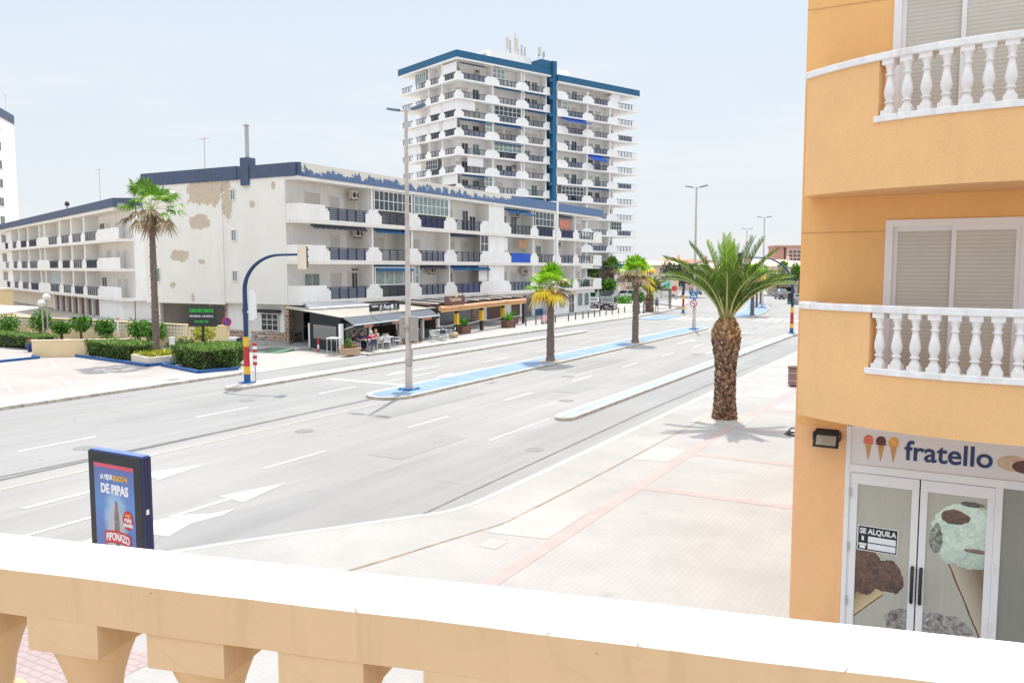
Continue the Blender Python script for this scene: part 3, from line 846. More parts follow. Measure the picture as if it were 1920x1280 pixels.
def ac(parent, x, y, z, rotz=0.0):
    if not _ac:
        mb = MB(); mb.box(0, 0.85, -0.32, 0, 0, 0.62, 0)
        P = [(0.30 + 0.22 * math.cos(2 * PI * i / 16), -0.325, 0.31 + 0.22 * math.sin(2 * PI * i / 16)) for i in range(16)]
        mb.poly(P, 1); mb.box(0.62, 0.8, -0.327, -0.32, 0.1, 0.5, 1)
        mb.box(0.1, 0.14, -0.3, 0.0, -0.08, 0, 1); mb.box(0.7, 0.74, -0.3, 0.0, -0.08, 0, 1)
        _ac.append(mb.mesh('air_conditioner', [ACM, DARK]))
    return inst('air_conditioner', _ac[0], parent, (x, y, z), rotz)
def awning(parent, x, y, z, L, out, drop, m, val=0.18, rotz=0.0):
    key = ('aw', round(L, 2), out, drop, m.name, val)
    if key not in _wc:
        mb = MB()
        mb.hexa([(0, 0, -0.03), (0, -out, -drop - 0.02), (L, -out, -drop - 0.02), (L, 0, -0.03)][::1], [(0, 0, 0.0), (0, -out, -drop), (L, -out, -drop), (L, 0, 0)])
        n = max(3, int(L / 0.3))
        for i in range(n):
            mb.box(L * i / n, L * (i + 1) / n - 0.004, -out - 0.012, -out - 0.002, -drop - val - (0.03 if i % 2 else 0), -drop)
        mb.box(0, L, -0.06, 0.06, 0.002, 0.12, 0)
        _wc[key] = mb.mesh('awning', [m])
    return inst('awning', _wc[key], parent, (x, y, z), rotz)

def parapet(mb, x0, x1, rails, zs, h=1.12, y0=0.0, y1=0.14, step=0.45, hl=0.86, ax='x', m=0, skipstep=()):
    # solid wall from x0 to x1 with openings at rails [(a, b)], lowered one step beside each opening
    for a, b in rails:
        if ax == 'x': mb.box(a - 0.001, b + 0.001, y0 + 0.01, y1 - 0.01, zs - 0.01, zs + 0.05, m)
        else: mb.box(y0 + 0.01, y1 - 0.01, a - 0.001, b + 0.001, zs - 0.01, zs + 0.05, m)
    xs = [x0] + [t for r in rails for t in r] + [x1]
    for i in range(0, len(xs), 2):
        a, b = xs[i], xs[i + 1]
        segs = []
        la = a + (step if i > 0 and a not in skipstep else 0); lb = b - (step if i + 2 < len(xs) and b not in skipstep else 0)
        if lb - la < 0.15: segs.append((a, b, hl))
        else:
            if la > a: segs.append((a, a + step / 2, hl - 0.14)); segs.append((a + step / 2, la, hl))
            segs.append((la, lb, h))
            if lb < b: segs.append((lb, b - step / 2, hl)); segs.append((b - step / 2, b, hl - 0.14))
        for p, q, hh in segs:
            if q - p < 0.01: continue
            if ax == 'x': mb.box(p, q, y0, y1, zs, zs + hh, m)
            else: mb.box(y0, y1, p, q, zs, zs + hh, m)

# ------------------------------------------------------------------ main apartment block (four storeys, over bars)
A = thing('apartment_block', 'long white four storey block with a peeling end wall and blue roof band above bars', 'building', W(44.6, 42.0), PI / 2)
ZS = [2.85, 5.80, 8.75]
D0 = 1.62
mb = MB()
mb.box(0.0, 52.4, D0, 16.7, 2.86, 12.05, 0)
one_wall = mb.build('wall', [WHITE], A)
mb = MB()                                   # end wall skin in three slightly stepped planes
mb.box(-0.06, -0.004, 1.3, 4.8, 2.87, 12.05); mb.box(-0.025, -0.004, 4.8, 7.7, 2.95, 12.05); mb.box(-0.10, -0.004, 7.7, 16.7, 2.75, 12.05)
mb.build('end_wall', [PEEL], A)
mb = MB()
mb.box(0.55, 52.0, D0 + 0.02, 2.6, 0.1, 2.86); mb.box(0.6, 20, 2.62, 6.0, 0.1, 2.86)
mb.box(0.4, 1.0, 6.0, 8.2, 0.1, 2.86); mb.box(6.5, 7.0, 6.0, 16.6, 0.1, 2.86); mb.box(0.3, 0.6, 15.6, 16.6, 0.1, 2.86)
mb.box(0.5, 30, 16.2, 16.7, 0.1, 2.86)
mb.build('ground_floor_wall', [WHITE], A)
mb = MB(); mb.box(-0.08, 0.5, 1.2, 1.62, 0.1, 2.84); mb.box(0.50, 0.548, 1.7, 5.6, 0.1, 0.78); mb.box(0.56, 1.6, 1.55, 1.635, 0.1, 0.78); mb.box(0.34, 0.39, 8.0, 8.2, 0.1, 2.8)
mb.box(0.36, 0.395, 6.0, 8.0, 0.1, 0.8); mb.box(0.4, 0.9, 9.8, 10.05, 0.1, 2.8)
mb.build('stone_cladding', [STONE], A)
# slabs
for z in ZS:
    mb = MB(); mb.box(-0.02, 55.2, -0.03, D0 - 0.003, z, z + 0.27)
    mb.build('balcony_slab', [WHITE2], A)
mb = MB(); mb.box(-0.05, 55.3, 0.02, D0 - 0.004, 11.80, 12.045); mb.build('soffit', [WHITE2], A)
mb = MB(); mb.box(0.0, 41.6, -0.02, 0.2, 12.05, 13.0); mb.box(42.05, 55.35, -0.02, 0.2, 12.05, 12.98)
mb.build('roof_band', [FASC], A)
mb = MB(); mb.box(-0.12, 0.18, 0.2, 6.0, 12.05, 13.0); mb.box(-0.16, 0.18, 6.0, 16.8, 12.05, 13.05); mb.box(0.18, 55.3, 16.5, 16.8, 12.05, 13.0); mb.box(55.1, 55.34, 0.2, 16.5, 12.05, 12.97)
mb.build('end_roof_band', [FASCD], A)
mb = MB(); mb.box(0.18, 55.1, 0.2, 16.5, 12.06, 12.4); mb.build('roof', [LSLAB], A)
mb = MB(); mb.box(41.62, 42.03, -0.10, 0.1, 2.9, 13.1); mb.box(41.35, 42.3, 0.1, D0, 0.1, 13.15); mb.build('pillar', [WHITE], A)
mb = MB(); mb.box(-0.22, 0.55, 4.75, 5.55, 11.6, 13.6); c = mb.build('chimney', [FASCD], A)
mb = MB(); mb.tube([(0.15, 5.15, 13.6), (0.15, 5.15, 15.9)], 0.15, 12); mb.tube([(0.15, 5.15, 15.95), (0.15, 5.15, 16.05)], [0.24, 0.20], 12); mb.build('chimney_pipe', [STEEL], c)
mb = MB(); mb.box(6.0, 7.6, 9.0, 10.6, 12.4, 13.2); mb.box(5.8, 7.8, 8.8, 10.8, 13.2, 13.32); mb.build('roof_vent', [STEEL], A)

def u2(u): return u - 44.6
bays = [(47.75, 51.95), (54.0, 57.3), (59.5, 63.1), (65.2, 69.4), (75.6, 79.9), (81.8, 85.4), (87.6, 90.9), (92.6, 96.9)]
for fl, z in enumerate(ZS):
    zs = z + 0.27
    mb = MB()
    rl = [(u2(a), u2(b)) for a, b in bays]
    parapet(mb, 0.0, u2(86.0), rl[:6], zs, skipstep=(u2(86.0),))
    parapet(mb, u2(86.9), 55.1, rl[6:], zs)
    mb.box(0.0, 0.14, 0.14, D0 - 0.3, zs, zs + 1.12); mb.box(54.96, 55.1, 0.14, D0, zs, zs + 1.12)
    # full height pier between the two halves, party walls
    mb.box(u2(71.3), u2(74.4), 0.15, D0, zs, z + 2.94 if fl < 2 else 11.8)
    mb.build('parapet', [WHITE], A)
    top = z + 2.95 if fl < 2 else 11.8
    mb = MB()
    for ua in (53.0, 58.4, 64.2, 80.9, 91.8):
        mb.box(u2(ua) - 0.09, u2(ua) + 0.09, 0.16, D0, zs, top)
    mb.build('party_wall', [WHITE], A)
    for i, (a, b) in enumerate(bays):
        fill = None
        if (fl, i) in ((0, 3),): fill = mat('rail_purple', (0.20, 0.20, 0.42), 0.6)
        elif (fl, i) in ((2, 6), (2, 5), (2, 2)): fill = mat('rail_blue', (0.04, 0.055, 0.16), 0.6)
        elif (fl, i) in ((0, 4),): fill = mat('rail_grey', (0.35, 0.38, 0.42), 0.6)
        elif i in (0, 2, 6): fill = RAILFILL
        inst('railing', rail_mesh(b - a, 0.98, fill), A, (u2(a), 0.07, zs))
# openings on the recessed wall: (floor, u, z above slab, width, height, kind)
def op(fl, u, w, h, kind, dz=0.02, nx=2, ny=1, y=D0 - 0.003):
    z = ZS[fl] + 0.27 + dz
    if kind == 's': shutter(A, u2(u), y, z, w, h)
    else: window(A, u2(u), y, z, w, h, {'d': GLASSD, 'g': GLASSG}[kind], nx, ny)
for fl, u, w, h, k in [(2, 46.9, 1.6, 2.1, 's'), (2, 49.6, 1.1, 2.0, 's'), (2, 51.3, 1.3, 2.0, 's'), (2, 65.6, 1.3, 2.0, 's'), (2, 68.6, 1.1, 2.1, 'd'), (2, 69.9, 1.2, 1.6, 'd'),
                        (2, 76, 1.3, 2.0, 'g'), (2, 78.3, 1.4, 2.0, 'g'), (2, 93.0, 1.2, 2.0, 's'), (2, 95.3, 1.3, 2.0, 's'), (2, 88, 1.4, 2.0, 's'),
                        (1, 49.6, 1.1, 2.0, 's'), (1, 51.6, 1.2, 2.0, 's'), (1, 54.8, 1.5, 2.0, 's'), (1, 59.9, 1.6, 2.0, 's'), (1, 65.8, 1.4, 2.0, 's'), (1, 68.4, 1.4, 2.0, 's'),
                        (1, 76.4, 1.6, 2.0, 's'), (1, 82.0, 1.4, 2.0, 's'), (1, 84.2, 1.3, 2.0, 'g'), (1, 93, 1.2, 2.0, 's'), (1, 95.2, 1.3, 2.0, 's'), (1, 88, 1.4, 2.0, 's'),
                        (0, 46.6, 1.7, 2.0, 'g'), (0, 49.6, 1.2, 2.0, 's'), (0, 51.6, 1.1, 2.0, 's'), (0, 59.9, 1.6, 2.0, 's'), (0, 65.6, 1.2, 2.0, 'g'), (0, 67.5, 1.6, 2.0, 's'),
                        (0, 76, 1.4, 2.0, 's'), (0, 78.4, 1.3, 2.0, 's'), (0, 82.3, 1.5, 2.0, 's'), (0, 88.2, 1.4, 2.0, 's'), (0, 93.2, 1.3, 2.0, 's'), (0, 95.2, 1.3, 2.0, 's')]:
    op(fl, u, w, h, k)
op(0, 52.95 - 1.1 + 0.15, 0.85, 2.4, 'd')
# enclosed balconies (glazing standing on the parapet line)
def glaze(fl, ua, ub, z0, h, pane, nx, ny=1, y=0.05):
    window(A, u2(ua), y + 0.10, ZS[fl] + 0.27 + z0, ub - ua, h, pane, nx, ny, name='balcony_glazing', fw=0.07)
glaze(2, 53.15, 58.25, 1.14, 1.6, GLASSD, 8, 2)
glaze(2, 58.6, 64.0, 1.14, 1.6, GLASSG, 8, 2)
glaze(2, 81.2, 85.9, 1.14, 1.6, GLASSD, 5, 2)
glaze(0, 53.15, 58.25, 1.0, 1.5, GLASSG, 4)
glaze(1, 57.3, 58.2, 0.95, 1.75, GLASSG, 1, 2); glaze(0, 58.6, 59.3, 0.95, 1.75, GLASSG, 1, 2); glaze(1, 69.6, 71.1, 0.95, 1.75, GLASSD, 2, 2)
mb = MB(); mb.box(u2(74.4), u2(75.4), 0.3, 0.35, ZS[1] + 1.5, ZS[1] + 2.9); mb.box(u2(69.6), u2(71.2), 0.3, 0.34, ZS[0] + 1.4, ZS[0] + 2.9)
mb.build('white_panel', [FRAMEW], A)
for fl, ua, ub, m, out, dr in [(1, 53.3, 58.0, AWB, 0.35, 0.10), (0, 53.3, 58.1, AWB, 0.55, 0.22), (2, 74.7, 77.4, AWB, 0.6, 0.22), (2, 77.5, 80.4, AWB, 0.9, 0.32), (0, 64.4, 67.6, AWB, 0.5, 0.18), (0, 67.9, 71.2, AWB, 0.5, 0.18),
                                (0, 59.2, 63.8, AWD, 0.25, 0.05), (1, 64.4, 69.3, AWD, 0.25, 0.05), (1, 46.2, 52.4, AWD, 0.2, 0.02), (2, 87.2, 91.2, AWD, 0.2, 0.03)]:
    awning(A, u2(ua), 0.42, ZS[fl] + 2.80, ub - ua, out, dr, m, val=0.14)
ac(A, u2(51.4), 1.2, ZS[2] + 2.2); ac(A, u2(78.2), 1.2, ZS[2] + 2.2); ac(A, u2(62.3), 1.3, ZS[0] + 2.2); ac(A, u2(80.0), 1.2, ZS[0] + 2.0); ac(A, u2(88.6), 1.2, ZS[1] + 2.2); ac(A, u2(51.9), 1.3, ZS[1] + 2.2)
mb = MB(); mb.box(u2(75.65), u2(77.7), -0.035, -0.01, ZS[1] + 0.32, ZS[1] + 1.3); mb.box(u2(77.75), u2(79.85), -0.04, -0.012, ZS[1] + 0.32, ZS[1] + 1.28)
setp(mb.build('blue_towel', [AWB2]), 'two blue cloths hung over a third storey balcony rail of the long white block', 'cloth').location = A.location
bpy.data.objects['blue_towel'].rotation_euler = (0, 0, PI / 2)
CLO = mat('orange_cloth', (0.68, 0.22, 0.16), 0.8, var=0.3, scale=3)
mb = MB()
for i, (x, wd, zt, zb) in enumerate([(87.8, 0.5, 2.4, 1.3), (88.4, 0.7, 2.35, 1.5), (89.2, 1.3, 2.45, 1.25)]):
    mb.box(u2(x), u2(x + wd), 0.30 + 0.02 * i, 0.31 + 0.02 * i, ZS[2] + zb, ZS[2] + zt)
o = mb.build('washing', [CLO]); setp(o, 'orange and pink washing hung on the top floor balcony of the long white block', 'laundry'); o.location = A.location; o.rotation_euler = (0, 0, PI / 2)
mb = MB()
for i in range(6):
    for j in range(3):
        mb.box(u2(78.5 + 0.3 * i), u2(78.78 + 0.3 * i), 0.6, 0.62, ZS[1] + 1.9 + 0.28 * j, ZS[1] + 2.16 + 0.28 * j)
mb.build('wall_hanging', [ORANGEC], A)
# end wall windows and ground floor openings (facing the side street)
for v_, z in ((48.55, 10.55), (48.55, 7.55), (48.55, 4.5)):
    mb = MB(); mb.box(-0.14, -0.02, v_ - 42 - 0.35, v_ - 42 + 0.35, z - 0.06, z)
    window(A, -0.03, v_ - 42 + 0.28, z, 0.56, 0.85, GLASSG, 2, 1, rotz=-PI / 2)
window(A, -0.105, 15.8, 4.4, 0.95, 1.15, GLASSG, 2, 1, rotz=-PI / 2)
window(A, 0.545, 4.55, 0.85, 1.75, 1.3, GLASSD, 3, 3, rotz=-PI / 2)
mb = MB(); mb.box(0.30, 0.548, 2.55, 4.75, 2.22, 2.45); mb.build('shutter_box', [BLACK], A)
mb = MB()
P = [(3.65 + 0.8 * math.cos(PI * i / 10), 2.19 - 0.0 + 0.0) for i in range(2)]
window(A, 1.75, D0 - 0.0, 0.12, 1.1, 2.1, GLASSD, 1, 2, name='bar_door')
mb = MB(); mb.box(1.6, 3.2, 1.2, 1.55, 2.3, 2.5); mb.build('shutter_box', [BLACK], A)
ac(A, 0.55, 6.3, 2.0, -PI / 2)
mb = MB(); mb.box(0.5, 6.4, 8.25, 15.55, 2.70, 2.85); mb.build('carport_ceiling', [CREAM], A)
# shops under the block (right half)
for ua, ub, m in [(64.2, 67.0, SLATG), (67.8, 70.2, SLATG)]:
    mb = MB(); mb.box(u2(ua), u2(ub), D0 - 0.06, D0 + 0.015, 0.12, 2.35); mb.build('grey_roller_shutter', [m], A)
mb = MB(); mb.box(u2(62.6), u2(64.1), D0 - 0.09, D0 + 0.015, 0.12, 2.3); mb.box(u2(70.3), u2(72.2), D0 - 0.09, D0 + 0.015, 0.12, 2.3); mb.build('brick_pier', [STONE], A)
mb = MB(); mb.box(u2(73.4), u2(76.2), D0 - 0.07, D0 + 0.015, 0.12, 2.3); mb.box(u2(78.6), u2(80.4), D0 - 0.07, D0 + 0.015, 0.12, 2.3); mb.build('wooden_shutter', [WOODB], A)
mb = MB(); mb.box(u2(81.3), u2(83.2), D0 - 0.07, D0 + 0.015, 0.12, 2.45); mb.build('grey_door', [mat('grey_door', (0.16, 0.165, 0.175), 0.6)], A)
mb = MB(); mb.box(u2(84.2), u2(86.3), D0 - 0.06, D0 + 0.015, 0.85, 2.4, 0); mb.box(u2(84.2), u2(86.3), D0 - 0.07, D0 + 0.012, 0.12, 0.85, 1); mb.build('white_roller_shutter', [FRAMEW, mat('kick_blue', (0.03, 0.13, 0.27), 0.6)], A)
mb = MB(); mb.box(u2(87.0), 52.6, 0.45, D0 + 0.01, 0.12, 2.84); mb.build('shop_front_wall', [TWHITE], A)
for uc, w_ in ((88.9, 1.5), (94.0, 1.35), (96.0, 1.35)):
    mb = MB(); f = MB()
    P = [(-w_ / 2, 0.9), (w_ / 2, 0.9)] + [(w_ / 2 * math.cos(PI * i / 10), 2.0 + 0.45 * math.sin(PI * i / 10)) for i in range(11)]
    mb.poly([(u2(uc) + a, 0.42, b) for a, b in P])
    Q = [(a * 1.12, 0.9 + (b - 0.9) * 1.06 - (0.08 if b < 1 else 0)) for a, b in P]
    n = len(P)
    for i in range(n):
        j = (i + 1) % n
        f.quad((u2(uc) + P[i][0], 0.40, P[i][1]), (u2(uc) + Q[i][0], 0.40, Q[i][1]), (u2(uc) + Q[j][0], 0.40, Q[j][1]), (u2(uc) + P[j][0], 0.40, P[j][1]))
    o = f.build('arched_window', [FRAMEW], A); mb.build('pane', [GLASSG], o)
window(A, u2(90.7), 0.45, 0.12, 1.5, 2.35, GLASSD, 2, 2, name='shop_door')
mb = MB(); mb.box(u2(91.9), 53.4, 0.2, 0.44, 2.45, 2.82); mb.build('shop_fascia', [FRAMEW], A)

# roof aerials, separate things
def aerial(u, v, z0, h, label, arms=4):
    t = thing('television_aerial', label, 'aerial', W(u, v, z0))
    mb = MB(); mb.tube([(0, 0, 0), (0, 0, h)], 0.03, 6); mb.build('mast', [STEEL], t)
    mb = MB(); mb.tube([(-0.6, 0, h - 0.15), (0.6, 0, h - 0.1)], 0.02, 5)
    for i in range(arms): mb.tube([(-0.55 + 0.35 * i, -0.3, h - 0.12), (-0.55 + 0.35 * i, 0.3, h - 0.12)], 0.012, 4)
    mb.build('antenna', [STEEL], t)
    return t
aerial(48.5, 56.0, 12.4, 3.9, 'tall thin aerial on the roof of the long white block left of the chimney')

# ------------------------------------------------------------------ left wing (same white block, going away to the left)
wd = (0.356, 0.934)
TH = -math.atan2(0.356, 0.934)
LEN = 68.0
wx, wv = 55.9 + wd[0] * LEN, 78.8 + wd[1] * LEN
B = thing('apartment_wing', 'white four storey apartment wing with rows of open balconies receding on the far left', 'building', W(wx, wv), TH)
def wl(s): return LEN - s
ZB = [2.1, 5.2 - 0.02, 8.26]
mb = MB(); mb.box(0, LEN + 1.9, 1.6, 24, 2.1, 11.85); mb.box(0, LEN + 1.2, 1.7, 23.5, -0.2, 2.1); mb.build('wall', [WHITE], B)
mb = MB(); mb.box(-0.3, LEN - 8.9, -0.05, 0.3, 11.85, 12.75); mb.box(LEN - 8.9, LEN + 0.9, -0.06, 0.3, 11.85, 12.75); mb.box(-0.3, 0, 0.3, 14, 11.85, 12.75); mb.hexa([(LEN + 0.9, -0.06, 11.85), (LEN + 2.1, 1.5, 11.85), (LEN + 1.8, 1.7, 11.85), (LEN + 0.6, 0.3, 11.85)], [(LEN + 0.9, -0.06, 12.75), (LEN + 2.1, 1.5, 12.75), (LEN + 1.8, 1.7, 12.75), (LEN + 0.6, 0.3, 12.75)]); mb.box(LEN + 1.7, LEN + 2.1, 1.7, 24, 11.86, 12.75); mb.build('roof_band', [FASCD], B)
mb = MB(); mb.box(-0.2, LEN + 1.68, 0.3, 23.9, 11.86, 12.2); mb.build('roof', [LSLAB], B)
mb = MB(); mb.box(-0.1, LEN + 0.8, 0.02, 1.597, 11.5, 11.845); mb.build('soffit', [WHITE2], B)
wr = [(63.0, 60.3), (56.4, 53.3), (49.8, 45.4), (43.6, 38.4), (30.6, 25.6), (23.2, 19.2), (17.4, 13.2), (11.3, 6.6)]
div = [65.7, 58.7, 52.0, 45.0 - 0.0, 37.2, 34.0, 24.6, 18.6, 12.4]
for fl, z in enumerate(ZB):
    zs = z + 0.3
    mb = MB(); mb.box(-0.1, LEN + 2.0, -0.03, 1.597, z, zs); mb.build('balcony_slab', [WHITE2], B)
    mb = MB()
    parapet(mb, 0.0, LEN + 2.0, [(wl(a), wl(b)) for a, b in wr], zs, h=1.15, hl=0.95, step=0.6)
    mb.build('parapet', [WHITE], B)
    mb = MB()
    for s in div[1:]:
        mb.box(wl(s) - 0.25, wl(s) + 0.25, 0.16, 1.597, zs, 11.5 if fl == 2 else ZB[fl + 1])
    mb.build('party_wall', [WHITE], B)
    for a, b in wr:
        inst('railing', rail_mesh(a - b, 1.02, DARK if rnd.random() < 0.5 else None, 0.2, 6), B, (wl(a), 0.07, zs))
    for a, b in wr:
        k = rnd.random()
        if k < 0.6: window(B, wl(a) + 0.3, 1.6, zs, 2.0, 2.1, GLASSD, 2)
        if k > 0.3: shutter(B, wl(b) - 1.9, 1.6, zs, 1.5, 2.0)
    for s in (4.6, 2.0): window(B, wl(s), 1.6, zs + 0.1, 1.1, 1.9, SHUT, 1)
window(B, wl(31.5), 0.3, ZB[0] + 1.5, 5.6, 1.4, GLASSG, 6, name='balcony_glazing')
mb = MB(); mb.box(0, LEN - 33, 1.0, 1.597, 0, 2.08); mb.build('ground_floor_wall', [CREAM], B)
for i in range(7):
    mb = MB(); s = 31.5 - i * 3.3
    mb.box(wl(s), wl(s) + 2.6, 0.9, 1.597, -0.3, 1.75); mb.build('garage_door', [mat('garage_brown', (0.15, 0.085, 0.07), 0.7)], B)
mb = MB()
for i in range(8):
    s = 31.5 - i * 3.3
    mb.box(wl(s) - 0.5, wl(s) - 0.1, 0.6, 1.597, -0.3, 2.08)
mb.box(LEN - 7.6, LEN + 1.2, 0.3, 1.597, -0.3, 2.08)
mb.build('ground_floor_pillar', [WHITE], B)
aerial(62.5, 90.0, 12.2, 5.0, 'thin aerial on the roof of the left balcony wing')
t = thing('roof_vent', 'small dark roof vent standing on the left balcony wing', 'vent', W(65.5, 101.0, 12.2))
mb = MB(); mb.tube([(0, 0, 0), (0, 0, 1.5)], 0.12, 8); mb.build('pipe', [STEEL], t); mb = MB(); mb.tube([(0, 0, 1.2), (0, 0, 1.5), (0, 0, 1.75)], [0.25, 0.3, 0.15], 8); mb.build('cowl', [DARK], t)
# ------------------------------------------------------------------ tower
T = thing('apartment_tower', 'tall white apartment tower with blue roof band, blue stair core and navy balcony rails', 'building', W(110.5, 71.0), math.atan2(0.928, 0.372))
LT = 40.4; DT = 16.7; NF = 12; PZ = 2.87
ZT = [34.6 - PZ * i for i in range(NF)]
BK = 1.7
mb = MB(); mb.box(BK, 19.3, BK, 13.0, 0, 37.9); mb.box(20.4, 36.0, BK - 0.6, 13.0, 0, 37.0); mb.box(19.3, 20.4, BK, 13, 0, 37.9); mb.build('wall', [TWHITE], T)
mb = MB(); mb.box(-0.25, 19.5, -0.25, 0.1, 38.0, 39.05); mb.box(-0.25, 0.1, 0.1, DT + 0.2, 38.0, 39.05); mb.box(0.1, 19.3, DT - 0.1, DT + 0.2, 38.0, 39.05)
mb.box(20.35, LT + 0.3, -0.9, -0.55, 37.1, 38.15); mb.box(LT - 0.05, LT + 0.3, -0.55, 14, 37.1, 38.15); mb.box(20.35, 20.7, -0.55, 1.0, 37.1, 38.15)
mb.build('roof_band', [TBLUE], T)
mb = MB(); mb.box(-0.2, 19.4, -0.2, DT, 37.72, 37.995); mb.box(20.4, LT + 0.2, -0.85, 14, 36.8, 37.095); mb.build('roof_slab', [TWHITE], T)
mb = MB(); mb.box(19.42, 20.30, -0.62, 4.0, 0, 40.3); mb.box(17.0, 19.32, -0.3, 3.5, 39.06, 40.28); mb.build('stair_core', [TBLUE], T)
mb = MB()
for z in ZT[:9]: mb.box(18.7, 19.42, -0.62, -0.30, z + 2.2, z + 2.75)
mb.build('blue_bracket', [TBLUE], T)
mb = MB(); mb.box(8.0, 16.9, 2.0, 6.0, 38.0, 40.9); mb.box(22.0, 26.5, 3, 7, 37.2, 40.2); mb.build('roof_house', [TWHITE], T)
mb = MB(); mb.box(20.6, 21.6, 1, 2, 38, 39.6); mb.box(5.5, 6.1, 3, 3.6, 39, 39.7); mb.box(7.4, 7.9, 3, 3.6, 39, 40.4); mb.build('roof_vent', [ACM], T)
frails = [(1.3, 5.4), (8.4, 11.8), (14.6, 17.8)]; rrails = [(23.0, 26.4), (29.2, 32.6), (35.5, 39.0)]
lrails = [(0.8, 3.3), (5.1, 7.3), (9.0, 11.6), (13.1, 15.9)]
nr = 0
AWB3 = AWB2
for k, z in enumerate(ZT):
    zs = z + 0.26; top = z + PZ - 0.01 if k > 0 else 37.7
    ztr = top if k > 0 else 36.79
    mb = MB(); mb.box(-0.12, 19.31, -0.12, BK - 0.003, z, zs); mb.box(-0.12, BK - 0.003, BK - 0.003, DT, z, zs); mb.box(20.42, LT + 0.1, -0.72, BK - 0.603, z - 0.45, zs - 0.45); mb.box(36.0, LT + 0.1, BK - 0.603, 12, z - 0.45, zs - 0.45)
    mb.box(BK - 0.003, 5, 13.0, DT, z, zs)
    mb.build('balcony_slab', [TWHITE], T)
    mb = MB(); parapet(mb, 0, 19.3, frails, zs, h=1.1, hl=0.85, step=0.5)
    parapet(mb, 0.14, DT, lrails, zs, h=1.1, hl=0.85, step=0.5, ax='y', y0=0.0, y1=0.14)
    parapet(mb, 20.45, LT, rrails, zs - 0.45, h=1.1, hl=0.85, step=0.5, y0=-0.6, y1=-0.46)
    mb.box(20.45, 20.6, -0.46, BK - 0.61, zs - 0.45, zs + 2.0)
    mb.build('parapet', [TWHITE], T)
    mb = MB()
    for s in (7.2, 13.2, 13.7, 18.6): mb.box(s - 0.12, s + 0.12, 0.16, BK - 0.003, zs, top)
    for s in (27.8, 33.5): mb.box(s - 0.15, s + 0.15, -0.45, BK - 0.603, zs - 0.45, ztr - 0.46)
    for s in (4.4, 8.2): mb.box(0.16, BK - 0.003, s - 0.1, s + 0.1, zs, top)
    mb.build('party_wall', [TWHITE], T)
    for j, (a, b) in enumerate(frails):
        if nr < 98: inst('railing', rail_mesh(b - a, 0.98, RAILFILL if (k + j) % 3 == 0 else None, 0.3, 5), T, (a, 0.07, zs)); nr += 1
    for j, (a, b) in enumerate(rrails):
        inst('railing', rail_mesh(b - a, 0.98, RAILFILL if (k + j) % 3 == 1 else None, 0.3, 5), T, (a, -0.53, zs - 0.45)); nr += 1
    if k < 7:
        for a, b in lrails: inst('railing', rail_mesh(b - a, 0.98, None, 0.25, 5), T, (0.07, a, zs), PI / 2); nr += 1
    # openings
    for s in (2.0, 4.2, 9.0, 11.0, 15.0, 16.6):
        if rnd.random() < 0.75: shutter(T, s, BK, zs, 1.3, 2.0) if rnd.random() < 0.5 else window(T, s, BK, zs, 1.3, 2.0, GLASSD if rnd.random() < 0.5 else GLASSG, 2)
    for s in (23.6, 25.4, 29.4, 31.2, 34.3):
        if rnd.random() < 0.75: shutter(T, s, BK - 0.6, zs - 0.45, 1.2, 2.0) if rnd.random() < 0.6 else window(T, s, BK - 0.6, zs - 0.45, 1.2, 2.0, GLASSD if rnd.random() < 0.6 else GLASSG, 2)
    if k < 8:
        for s in (2.8, 6.6, 11.0):
            if rnd.random() < 0.5: shutter(T, BK, s, zs, 1.2, 2.0, -PI / 2)
    if rnd.random() < 0.5: ac(T, rnd.choice((4.6, 12.2)), BK, zs + 1.6)
# enclosed balconies, white blinds and awnings of the tower
def tg(k, a, b, z0, h, pane, nx, ny=2, y=0.1, dz=0):
    window(T, a, y, ZT[k] + 0.26 + z0 + dz, b - a, h, pane, nx, ny, name='balcony_glazing', fw=0.08)
tg(2, 7.4, 13.0, 1.0, 1.55, GLASSD, 6); tg(4, 7.3, 13.1, 1.0, 1.5, GLASSG, 6); tg(0, 7.0, 9.6, 1.0, 1.6, GLASSG, 3)
tg(6, 5.4, 7.0, 1.0, 1.5, GLASSG, 2); tg(3, 5.6, 7.0, 1.0, 1.5, GLASSG, 3)
tg(6, 21.6, 26.9, 1.0, 1.5, GLASSD, 6, y=-0.5, dz=-0.45); tg(1, 21.6, 22.9, 1.0, 1.5, GLASSG, 2, y=-0.5, dz=-0.45); tg(8, 33.8, 36.6, 1.0, 1.5, GLASSD, 4, y=-0.5, dz=-0.45)
mb = MB()
for k, a, b in [(2, 0.0, 3.6), (5, 2.0, 5.2)]: mb.box(a + 0.05, b, 0.16, 0.2, ZT[k] + 1.36, ZT[k] + 2.85)
for k, a, b in [(0, 33.7, 35.9)]: mb.box(a, b, -0.44, -0.4, ZT[k] + 0.9, ZT[k] + 2.4)
for k, a, b in [(0, 0.3, 4.2), (2, 0.2, 7.9), (3, 5.0, 12.5), (3, 0.3, 4.9), (4, 11, 16), (6, 0.2, 4.2)]: mb.box(0.16, 0.2, a + 0.05, b, ZT[k] + 1.36, ZT[k] + 2.85)
mb.build('white_blind', [FRAMEW], T)
o = window(T, 0.1, 12.0, ZT[0] + 1.26, 3.2, 1.6, GLASSG, 5, 1, name='balcony_glazing', rotz=-PI / 2); window(T, 0.1, 9.0, ZT[5] + 1.26, 3.4, 1.5, GLASSD, 5, 2, name='balcony_glazing', rotz=-PI / 2)
